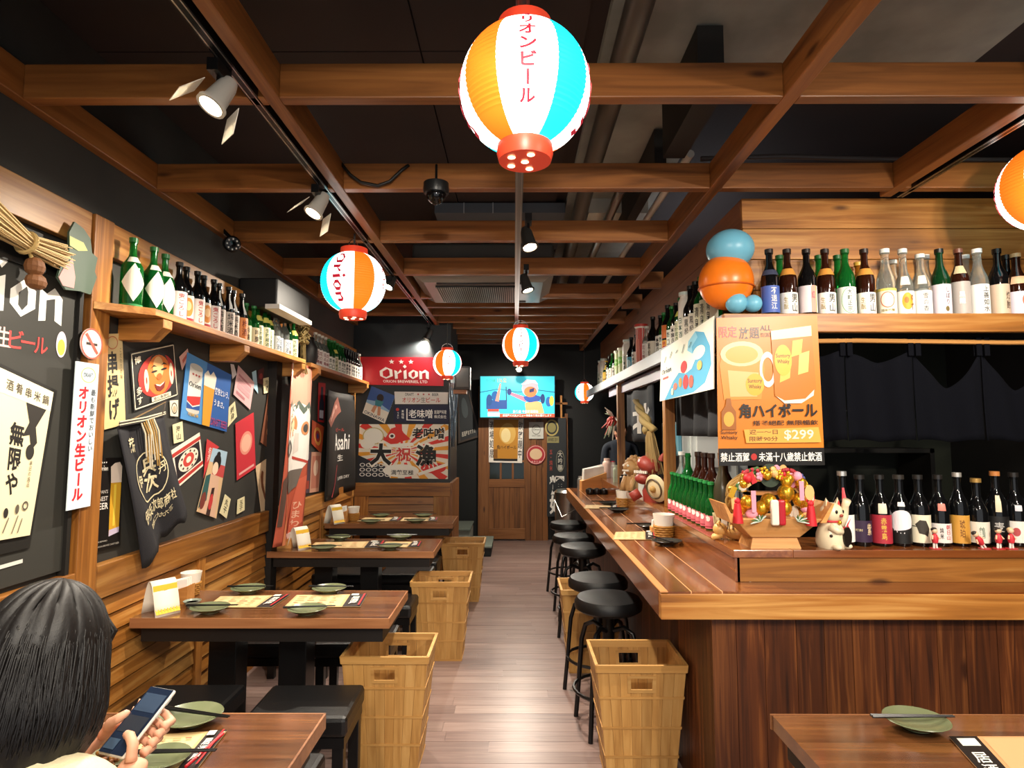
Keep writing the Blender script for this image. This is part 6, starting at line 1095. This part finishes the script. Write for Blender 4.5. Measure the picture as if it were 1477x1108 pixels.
for k, (c_, h_) in enumerate((('#e6dcae', .11), ('#ece6da', .12), ('#d8c890', .09), ('#c83a3a', .05))): MB().box(-.05 + k * .03, -.024 + k * .03, -.004, .004, 0, h_, M=Matrix.Rotation(.1 * (k - 1), 4, 'Y')).build('tag', mat(c_, .6), tgm)
DL = [(1207, 'tiny doll in red standing before the seal label bottle' if False else 'tiny doll in red standing alone before the bottles'), (1420, 'tiny doll in red leaning back, first of three'), (1441, 'tiny doll in red standing, middle of three'), (1459, 'tiny doll in red standing, last of three')]
DL[0] = (1349, DL[0][1])
for i, (px_, l) in enumerate(DL):
    p = onY(px_, 788, 2.575); t = thing('tiny_doll', l, 'figurine', (p.x, 2.575, ZL), .2, 'tiny red dolls on the bar ledge'); t.scale = (.8, .8, .8); M = Matrix.Rotation(-.6 if i == 1 else 0, 4, 'Y')
    MB().lathe([(0, .03), (.013, .03), (.017, .05), (.012, .07), (.006, .078), (0, .08)], 12, M=M).build('dress', mat('#c8303a', .5), t, smooth=1); MB().sph(M @ Vector((0, 0, .092)), .015, 12).build('head', mat('#e6bf9c', .5), t, smooth=2); MB().sph(M @ Vector((0, .003, .098)), (.016, .015, .012), 10).build('hair', mat('#2a211c', .5) if i != 3 else mat('#d8b88a', .5), t, smooth=2)
    for s in (-1, 1): MB().tube([M @ Vector((s * .007, 0, .035)), M @ Vector((s * .009, 0, 0))], .005, 6).build('leg', mat('#ece4da', .5), t); MB().tube([M @ Vector((s * .012, 0, .068)), M @ Vector((s * .024, -.008, .05))], .004, 6).build('arm', mat('#e6bf9c', .5), t)
    MB().lathe([(0, 0), (.028, 0), (.028, .003), (0, .003)], 14).build('base', mat('#b82a30', .5), t)
# clay lions on the ledge
def clay_lion(px_, py_, label, c1, s, rz):
    p = onZ(px_, py_, ZL); t = thing('clay_lion', label, 'figurine', (.985, 5.02, ZL), rz); t.scale = (s, s, s); m_ = mat(c1, .6, bump=.8, bscale=60)
    MB().lathe([(0, 0), (.07, 0), (.075, .05), (.055, .12), (.04, .15), (0, .16)], 18).build('body', m_, t, smooth=1); MB().sph((0, -.03, .18), (.062, .06, .055), 16).build('head', m_, t, smooth=2)
    for k in range(26): a_ = PI * 2 * k / 13; rr_ = .066 if k < 13 else .085; MB().sph((rr_ * cos(a_), -.02 + .03 * (k // 13), .185 + rr_ * .92 * sin(a_)), .02, 8).build('mane_curl', m_, t, smooth=2)
    for q in (-1, 1): MB().tube([(q * .045, -.04, .11), (q * .05, -.07, .05), (q * .05, -.08, .005)], [.022, .02, .024], 8).build('front_leg', m_, t, smooth=2); MB().sph((q * .024, -.085, .2), .01, 8).build('eye', mat('#f0e8d8', .4), t, smooth=2)
    MB().box(-.03, .03, -.095, -.08, .155, .168).build('teeth', mat('#efe8da', .5), t); MB().sph((0, -.092, .18), (.018, .012, .012), 8).build('nose', m_, t, smooth=2)
clay_lion(903, 707, 'tan clay guardian lion farther along the inner ledge', '#b58a58', 1.05, -1.0)
t = thing('clay_lion', 'red clay guardian lion with bared teeth holding a round cream shield', 'figurine', (1.0, 4.28, ZL), -1.0); red = mat('#8f3428', .5, bump=.6, bscale=80); t.scale = (1.2, 1.2, 1.2)
MB().lathe([(0, 0), (.08, 0), (.085, .06), (.06, .12), (0, .15)], 18).build('body', red, t, smooth=1); MB().sph((-.03, -.03, .21), (.075, .07, .05), 16, M=Matrix.Rotation(.4, 3, 'Y')).build('upper_jaw', red, t, smooth=2); MB().sph((-.05, -.05, .13), (.06, .055, .035), 16).build('lower_jaw', red, t, smooth=2)
for k in range(7): MB().box(-.09 + k * .015, -.081 + k * .015, -.095, -.085, .163, .178).build('tooth', mat('#efe8da', .4), t)
for s in (-1, 1): MB().lathe([(.022, 0), (.012, .035), (0, .05)], 8, M=Matrix.Translation((s * .05 - .01, .0, .24)) @ Matrix.Rotation(s * .4, 4, 'Y')).build('ear', red, t, smooth=1)
M = Matrix.Translation((.075, -.085, .085)) @ Matrix.Rotation(PI / 2 + .2, 4, 'X'); sh_ = MB().lathe([(0, .02), (.03, .022), (.07, .01), (.08, 0), (.07, -.01), (0, -.01)], 26, M=M).build('shield', mat('#d8c8a0', .5), t, smooth=1); MB().tube([M @ Vector((.055 * cos(a), .055 * sin(a), .018)) for a in [2 * PI * i / 24 for i in range(24)]], .005, 6, closed=True).build('shield_ring', mat('#5a4a34', .5), sh_, smooth=1); MB().sph(M @ Vector((0, 0, .024)), .02, 10).build('shield_boss', mat('#b08a4a', .5), sh_, smooth=1)
MB().tube([(-.06, -.08, .05), (-.09, -.12, .02)], [.03, .028], 10).build('front_leg', red, t, smooth=2); MB().sph((-.05, -.08, .23), .014, 8).build('eye', mat('#efe8da', .4), t, smooth=2)
# clutter at the far end of the ledge
CT = [('steel_cup', 831, 703, .93, .03, .14, '#b9b7b0', 'steel cup of straws at the far counter end', 'cup', .8), ('plastic_tub', 856, 668, ZL, .045, .16, '#ece6dc', 'white lidded tub on the far ledge', 'tub', 0), ('paper_box', 874, 672, ZL, .05, .2, '#e8c8b8', 'pale pink paper stand on the far ledge', 'box', 0), ('sauce_bottle', 882, 680, ZL, .035, .17, '#c8344a', 'white bottle with crimson label on the far ledge', 'bottle', 0), ('glass_jar', 888, 684, ZL, .035, .16, '#b8c8b0', 'pale glass jar on the far ledge', 'jar', 0), ('red_lid_jar', 905, 676, ZL, .05, .14, '#d8402e', 'jar with a bright red lid behind the tan lion', 'jar', 0), ('black_pot', 899, 690, ZL, .045, .1, '#1c1a1e', 'small black pot beside the tan lion', 'pot', 0), ('soy_bottle', 917, 672, ZL, .03, .22, '#16161a', 'black soy bottle behind the tan lion', 'bottle', 0), ('white_canister', 927, 668, ZL, .045, .2, '#d6dcd6', 'white canister behind the tan lion', 'canister', 0), ('green_flask', 934, 672, ZL, .03, .24, '#2f9a4a', 'green flask next to the white canister', 'bottle', 0)]
for i, (nm, px_, py_, z, r_, h_, c_, l, cat, mt) in enumerate(CT):
    x_ = .70 if z < 1 else .99 + .06 * (i % 2); y_ = min(x_ * 870 / (px_ - 742), 6.5); t = thing(nm, l, cat, (x_, y_, z)); m_ = mat(c_, .35, mt)
    MB().lathe([(0, 0), (r_, 0), (r_, h_ * .7), (r_ * .9, h_ * .8), (r_ * .6, h_ * .88), (0, h_ * .88)], 16).build('body', m_ if nm not in ('sauce_bottle', 'red_lid_jar') else mat('#e9e2d6', .4), t, smooth=.7); MB().lathe([(0, h_ * .86), (r_ * .7, h_ * .86), (r_ * .66, h_), (0, h_)], 14).build('lid', m_, t, smooth=.7)
    if nm == 'sauce_bottle': MB().lathe([(r_ + .001, h_ * .1), (r_ + .001, h_ * .6)], 16).build('label', m_, t)
# ================================================================== PEOPLE
def skin_body(name, verts, edges, mats, parent, sub=2, root=0):
    me = bpy.data.meshes.new(name); me.from_pydata([v[0] for v in verts], edges, []); o = bpy.data.objects.new(name, me); COL.objects.link(o); o.parent = parent; me.materials.append(mats)
    sm = o.modifiers.new('skin', 'SKIN'); sm.use_smooth_shade = True
    if not me.skin_vertices: me.attributes.new if False else None
    bm = bmesh.new(); bm.from_mesh(me); ly = bm.verts.layers.skin.verify(); bm.verts.ensure_lookup_table()
    for i, v in enumerate(verts): r = v[1]; bm.verts[i][ly].radius = (r, r) if not isinstance(r, tuple) else r; bm.verts[i][ly].use_root = (i == root)
    bm.to_mesh(me); bm.free()
    ss = o.modifiers.new('sub', 'SUBSURF'); ss.levels = sub; ss.render_levels = sub
    return o
def bake(o):
    dg = bpy.context.evaluated_depsgraph_get(); me = bpy.data.meshes.new_from_object(o.evaluated_get(dg)); o.modifiers.clear(); o.data = me
    me.polygons.foreach_set('use_smooth', [True] * len(me.polygons)); return o
HC = onY(66, 948, 1.17)                                   # centre of the head
pw = thing('person', 'person with black bobbed hair and cream top holding a phone at the table', 'person', (HC.x, 1.05, .45))
O = Vector((HC.x, 1.05, .45))
def L(v): return Vector(v) - O
hx, hy, hz = HC
phc = onY(202, 1042, 1.36)                                # centre of the phone
RH, LH = onY(196, 1068, 1.33), onY(160, 1040, 1.37)       # wrists' ends: hands
cream = mat('#e3d6b0', .85, bump=.4, bscale=150, name='cream_knit')
sh_z = hz - .19
V = [(L((hx, 1.03, .50)), (.15, .12)), (L((hx, 1.04, .66)), (.135, .10)), (L((hx, 1.07, sh_z - .10)), (.15, .10)), (L((hx, 1.10, sh_z)), (.10, .075)), (L((hx, 1.12, sh_z + .06)), (.05, .05)),
     (L((hx + .15, 1.10, sh_z - .01)), .058), (L((hx + .20, 1.17, sh_z - .20)), .048), (L((RH.x + .015, RH.y - .07, RH.z - .10)), .034),
     (L((hx - .15, 1.10, sh_z - .01)), .058), (L((hx - .17, 1.18, sh_z - .20)), .048), (L((LH.x - .06, LH.y - .03, LH.z - .05)), .034),
     (L((hx + .09, 1.2, .53)), .09), (L((hx + .10, 1.46, .54)), .07), (L((hx + .10, 1.48, .3)), .055), (L((hx + .10, 1.47, .06)), .04), (L((hx + .10, 1.57, .035)), .035),
     (L((hx - .09, 1.2, .53)), .09), (L((hx - .10, 1.46, .54)), .07), (L((hx - .10, 1.48, .3)), .055), (L((hx - .10, 1.47, .06)), .04), (L((hx - .10, 1.57, .035)), .035)]
E = [(0, 1), (1, 2), (2, 3), (3, 4), (3, 5), (5, 6), (6, 7), (3, 8), (8, 9), (9, 10), (0, 11), (11, 12), (12, 13), (13, 14), (14, 15), (0, 16), (16, 17), (17, 18), (18, 19), (19, 20)]
body = bake(skin_body('clothed_body', V, E, cream, pw))
trou = mat('#2a2c33', .8); body.data.materials.append(trou)
for p in body.data.polygons:
    if (p.center.z + O.z) < .60: p.material_index = 1
# head with face, looking down towards the phone
fd = Vector((phc.x - hx, phc.y - hy, 0)).normalized(); yaw = math.atan2(-fd.x, fd.y)
HM = Matrix.Translation(L(HC)) @ Matrix.Rotation(yaw + .05, 4, 'Z') @ Matrix.Rotation(-.42, 4, 'X')    # local +Y is the face
hd = MB()
def headpt(u, v):
    a, th = 2 * PI * u, PI * v; x, y, z = sin(th) * sin(a), sin(th) * cos(a), -cos(th); w_ = .074 * (1 - .18 * max(0, -z) ** 1.5); q = Vector((x * w_, y * .088 + (.006 if z < -.3 and y > 0 else 0), z * .108))
    if y > .5 and abs(x) < .25 and -.45 < z < .12: q.y += .016 * (1 - abs(x) / .25) * (1 - abs(z + .2) / .33 if abs(z + .2) < .33 else 0)
    if y > .6 and abs(abs(x) - .38) < .16 and -.02 < z < .2: q.y -= .007
    return HM @ q
hd.grid(headpt, 40, 28).build('head', SKIN, pw, smooth=3)
for s in (-1, 1):
    MB().sph(HM @ Vector((s * .03, .074, .006)), (.012, .01, .007), 12).build('eye', mat('#2a1c16', .2), pw, smooth=2); MB().sph(HM @ Vector((s * .075, -.004, -.01)), (.01, .018, .03), 10).build('ear', SKIN, pw, smooth=2); MB().tube([HM @ Vector((s * .014, .085, .026)), HM @ Vector((s * .032, .082, .03)), HM @ Vector((s * .05, .07, .024))], .0028, 5).build('eyebrow', mat('#1a1412', .7), pw)
MB().sph(HM @ Vector((0, .083, -.056)), (.022, .008, .007), 12).build('mouth', mat('#b8605a', .4), pw, smooth=2)
MB().tube([L((hx, 1.115, sh_z + .03)), L((hx, hy - .012, hz - .07))], [.052, .05], 14).build('neck', SKIN, pw, smooth=2)
hairm = mat('#0f0b0a', .5, name='black_hair', bump=.12, bscale=160)
HT = Matrix.Translation(L(HC)) @ Matrix.Rotation(yaw + .05, 4, 'Z') @ Matrix.Rotation(-.22, 4, 'X')
def hairpt(u, v, off=0):
    a = -2.5 + 5.0 * u + PI        # leaves the face open (local +Y)
    ct = v; z = .128 - .0 if v == 0 else 0
    if v < .42: th = PI / 2 * v / .42; r_, z = sin(th), .132 * cos(th); rx, ry = .099 * r_, .112 * r_
    else: t = (v - .42) / .58; rx, ry = .099 + .022 * sin(t * 2.2) - .025 * t ** 4, .112 + .012 * sin(t * 2.2) - .02 * t ** 4; z = -.165 * t
    w_ = 1 + .007 * sin(a * 31 + v * 3) + .005 * sin(a * 53 + 1 + v * 5); e_ = max(0, abs(2 * u - 1) - .82) / .18; w_ += off - .2 * e_ * e_
    return HT @ Vector((sin(a) * rx * w_, cos(a) * ry * w_ - .008, z + .004 * sin(a * 17)))
cap_ = MB().grid(lambda u, v: hairpt(u, v), 120, 26); cap_.build('hair', hairm, pw, smooth=3, solid=.014)
lk = MB(); rd = random.Random(4)
for k in range(1100):
    u0 = rd.random(); dv = rd.uniform(-.01, .01); v0 = rd.uniform(.0, .5); v1 = rd.uniform(.75, 1.03); o_ = rd.uniform(.06, .085)
    lk.tube([hairpt(u0 + dv * t * 3, v0 + (v1 - v0) * t, o_ * (.75 + .25 * sin(PI * t))) for t in (0, .2, .4, .6, .8, 1)], [.0008, .002, .0024, .0024, .002, .0006], 4)
tag(lk.build('hair_strands', hairm, pw, smooth=3), kind='stuff')
fb = MB()
for k in range(60):
    a = -.9 + 1.8 * k / 59; fb.tube([HM @ Vector((sin(a) * .045, cos(a) * .052, .1)), HM @ Vector((sin(a) * .086, cos(a) * .1, .06)), HM @ Vector((sin(a) * .084, cos(a) * .098, .025 + rd.uniform(-.008, .008)))], [.005, .005, .0015], 4)
tag(fb.build('fringe', hairm, pw, smooth=3), kind='stuff')
# phone
TLp, TRp, BRp, BLp = onY(221, 1000, 1.42), onY(250, 1004, 1.40), onY(176, 1085, 1.31), onY(147, 1077, 1.33)
xx = ((TRp - TLp) + (BRp - BLp)).normalized(); yy = ((TLp - BLp) + (TRp - BRp)); yy = (yy - xx * yy.dot(xx)).normalized(); zz = xx.cross(yy); pc = (TLp + TRp + BRp + BLp) / 4
if zz.dot(pc - Vector((0, 0, EYE))) > 0: zz = -zz
ph = thing('smartphone', 'smartphone in a clear case with a dark blue screen, held over the table', 'phone', pc); M = Matrix((xx, yy, zz)).transposed().to_4x4()
MB().box(-.037, .037, -.076, .076, -.005, .004, M=M).build('case', mat('#d8d2c8', .2), ph, bevel=.006); MB().box(-.034, .034, -.073, .073, .004, .0055, M=M).build('screen', mat('#141f33', .12, emit=.15), ph)
Print(lambda u, v, h: M @ Vector((-.034 + .068 * u, -.073 + .146 * v, .0056 + h))).run([('r', .06, .62, .94, .9, '#22364f'), ('r', .06, .3, .94, .55, '#121b29'), ('r', .06, .05, .5, .2, '#2a4058')]).build(ph, 'picture')
for k in range(2): MB().cbox((.0385, .02 + k * .03, 0), (.002, .016, .004), M=M).build('side_button', mat('#b9b4ac', .3), ph)
# hands: palms with five separate bent fingers
def hand(name, wrist, palm, U, W, fingers, thumb):
    """wrist, palm: world points; each finger a list of world points"""
    h = MB(); w0, p0 = L(wrist), L(palm)
    vs = [(w0, (.024, .02)), ((w0 + p0) / 2, (.032, .018)), (p0, (.036, .016))]; o = bake(skin_body(name, vs, [(0, 1), (1, 2)], SKIN, pw)); par = o
    for nm, f in [('finger', q) for q in fingers] + [('thumb', thumb)]:
        pts = [L(q) for q in f]; n = len(pts); r0 = .0095 if nm == 'finger' else .0115
        fs = []; rs = []
        for i in range(n - 1):
            for t in (0, .33, .66): fs.append(pts[i].lerp(pts[i + 1], t)); rs.append(r0 * (1 - .25 * (i + t) / (n - 1)) * (1.06 if t == 0 else 1))
        fs.append(pts[-1]); rs.append(r0 * .62); fs.append(pts[-1] + (pts[-1] - pts[-2]).normalized() * .005); rs.append(r0 * .25)
        fo = MB().tube(fs, rs, 10).build(nm, SKIN, o, smooth=3)
        d = (pts[-1] - pts[-2]).normalized(); MB().sph(pts[-1] - d * .004 + L(O + Vector((0, 0, r0 * .5))), (.005, .006, .003), 8).build('nail', mat('#e8b8a4', .25), o, smooth=2)
def PT_(x, y, z): return pc + xx * x + yy * y + zz * z
# right hand wraps the phone's right edge and lower back, thumb across the screen
palmR = PT_(.050, -.058, -.016); wrR = PT_(.066, -.125, -.02)
hand('right_hand', wrR, palmR, None, None, [[PT_(.052, -.02 + k * .0, -.02) + yy * (k * .019 - .03), PT_(.048, -.01 + k * .019 - .02, -.034), PT_(.022, .0 + k * .02 - .022, -.030), PT_(-.006 - (.006 if k in (1, 2) else 0), .004 + k * .02 - .022, -.020)] for k in range(4)],
     [PT_(.055, -.075, -.004), PT_(.050, -.052, .016), PT_(.032, -.040, .021), PT_(.012, -.036, .014)])
palmL = PT_(-.062, .005, -.018); wrL = PT_(-.125, -.03, -.04)
hand('left_hand', wrL, palmL, None, None, [[PT_(-.058, -.012 + k * .018, -.016), PT_(-.046, -.008 + k * .019, -.030), PT_(-.022, -.004 + k * .02, -.028), PT_(.000 - (.006 if k in (0, 3) else 0), .0 + k * .02, -.020)] for k in range(4)],
     [PT_(-.075, -.02, -.008), PT_(-.058, -.018, .008), PT_(-.044, -.006, .010), PT_(-.036, .008, .008)])
for a, b, m_, nm in ((wrR, V[7][0] + O, SKIN, 'right_forearm'), (wrL, V[10][0] + O, SKIN, 'left_forearm')): MB().tube([L(a) + (L(a) - L(b)) * .05, L(a).lerp(L(b), .5), L(b)], [.0235, .028, .032], 14).build(nm, m_, pw, smooth=3)
for k in range(14): pass
bag = MB(); cc = onZ(158, 1101, .73)
fo = thing('snack_bowl', 'small bowl of browned food beneath the phone', 'bowl', (cc.x, cc.y, .722)); MB().lathe([(0, 0), (.03, 0), (.06, .025), (.058, .026), (.03, .006), (0, .006)], 20).build('dish', mat('#6a6a4a', .3), fo, smooth=.7)
for k in range(22): a = rd.uniform(0, 6.28); r_ = rd.uniform(0, .038); MB().sph((r_ * cos(a), r_ * sin(a), .018 + rd.uniform(0, .012)), (rd.uniform(.006, .012), .007, .006), 6).build('morsel', mat(rd.choice(('#6a3a14', '#8a5a22', '#4a2a10')), .5), fo, smooth=1)
# staff member behind the far counter
st = thing('person', 'staff person in a dark shirt behind the far end of the counter', 'person', (1.22, 7.0, 0)); dk = mat('#1c2430', .8)
V = [((0, 0, .92), (.15, .11)), ((0, 0, 1.1), (.13, .1)), ((0, 0, 1.28), (.15, .1)), ((0, 0, 1.40), (.09, .07)), ((0, -.01, 1.46), (.05, .05)), ((.17, 0, 1.37), .05), ((.2, -.04, 1.12), .042), ((.16, -.2, 1.0), .03), ((-.17, 0, 1.37), .05), ((-.2, -.04, 1.12), .042), ((-.16, -.2, 1.0), .03), ((.09, 0, .8), .09), ((.1, 0, .45), .065), ((.1, .02, .06), .045), ((.1, -.08, .035), .035), ((-.09, 0, .8), .09), ((-.1, 0, .45), .065), ((-.1, .02, .06), .045), ((-.1, -.08, .035), .035)]
b2 = bake(skin_body('clothed_body', [(Vector(a), r) for a, r in V], [(0, 1), (1, 2), (2, 3), (3, 4), (3, 5), (5, 6), (6, 7), (3, 8), (8, 9), (9, 10), (0, 11), (11, 12), (12, 13), (13, 14), (0, 15), (15, 16), (16, 17), (17, 18)], dk, st))
SM = Matrix.Translation((0, -.02, 1.57)) @ Matrix.Rotation(PI - 1.0, 4, 'Z') @ Matrix.Rotation(-.35, 4, 'X'); HM = SM
MB().grid(headpt, 30, 20).build('head', SKIN, st, smooth=3); MB().tube([(0, -.01, 1.42), (0, -.015, 1.52)], .05, 12).build('neck', SKIN, st, smooth=2)
for s in (-1, 1):
    MB().sph(HM @ Vector((s * .03, .074, .006)), (.01, .008, .006), 8).build('eye', mat('#2a1c16', .2), st, smooth=2); MB().sph(HM @ Vector((s * .075, -.004, -.01)), (.01, .018, .03), 8).build('ear', SKIN, st, smooth=2)
    o = bake(skin_body('hand', [(Vector((s * .16, -.2, 1.0)), .026), (Vector((s * .15, -.26, .98)), (.034, .016))], [(0, 1)], SKIN, st))
    for k in range(4): MB().tube([(s * .15 + (k - 1.5) * .017, -.27, .98), (s * .15 + (k - 1.5) * .018, -.31, .975), (s * .15 + (k - 1.5) * .018, -.34 + .006 * abs(k - 1.5), .96)], [.009, .008, .006], 8).build('finger', SKIN, o, smooth=2)
    MB().tube([(s * .12, -.24, .98), (s * .105, -.27, .975), (s * .105, -.3, .97)], [.011, .01, .007], 8).build('thumb', SKIN, o, smooth=2)
MB().sph(HM @ Vector((0, .086, -.055)), (.02, .006, .006), 8).build('mouth', mat('#b8605a', .4), st, smooth=2)
HT = HM
MB().grid(lambda u, v: HM @ Vector((sin(2 * PI * u) * .082 * sin(PI / 2 * 1.15 * v), cos(2 * PI * u) * .096 * sin(PI / 2 * 1.15 * v) - .012, .118 * cos(PI / 2 * 1.15 * v) + .006)), 30, 10).build('hair', hairm, st, smooth=3, solid=.008)
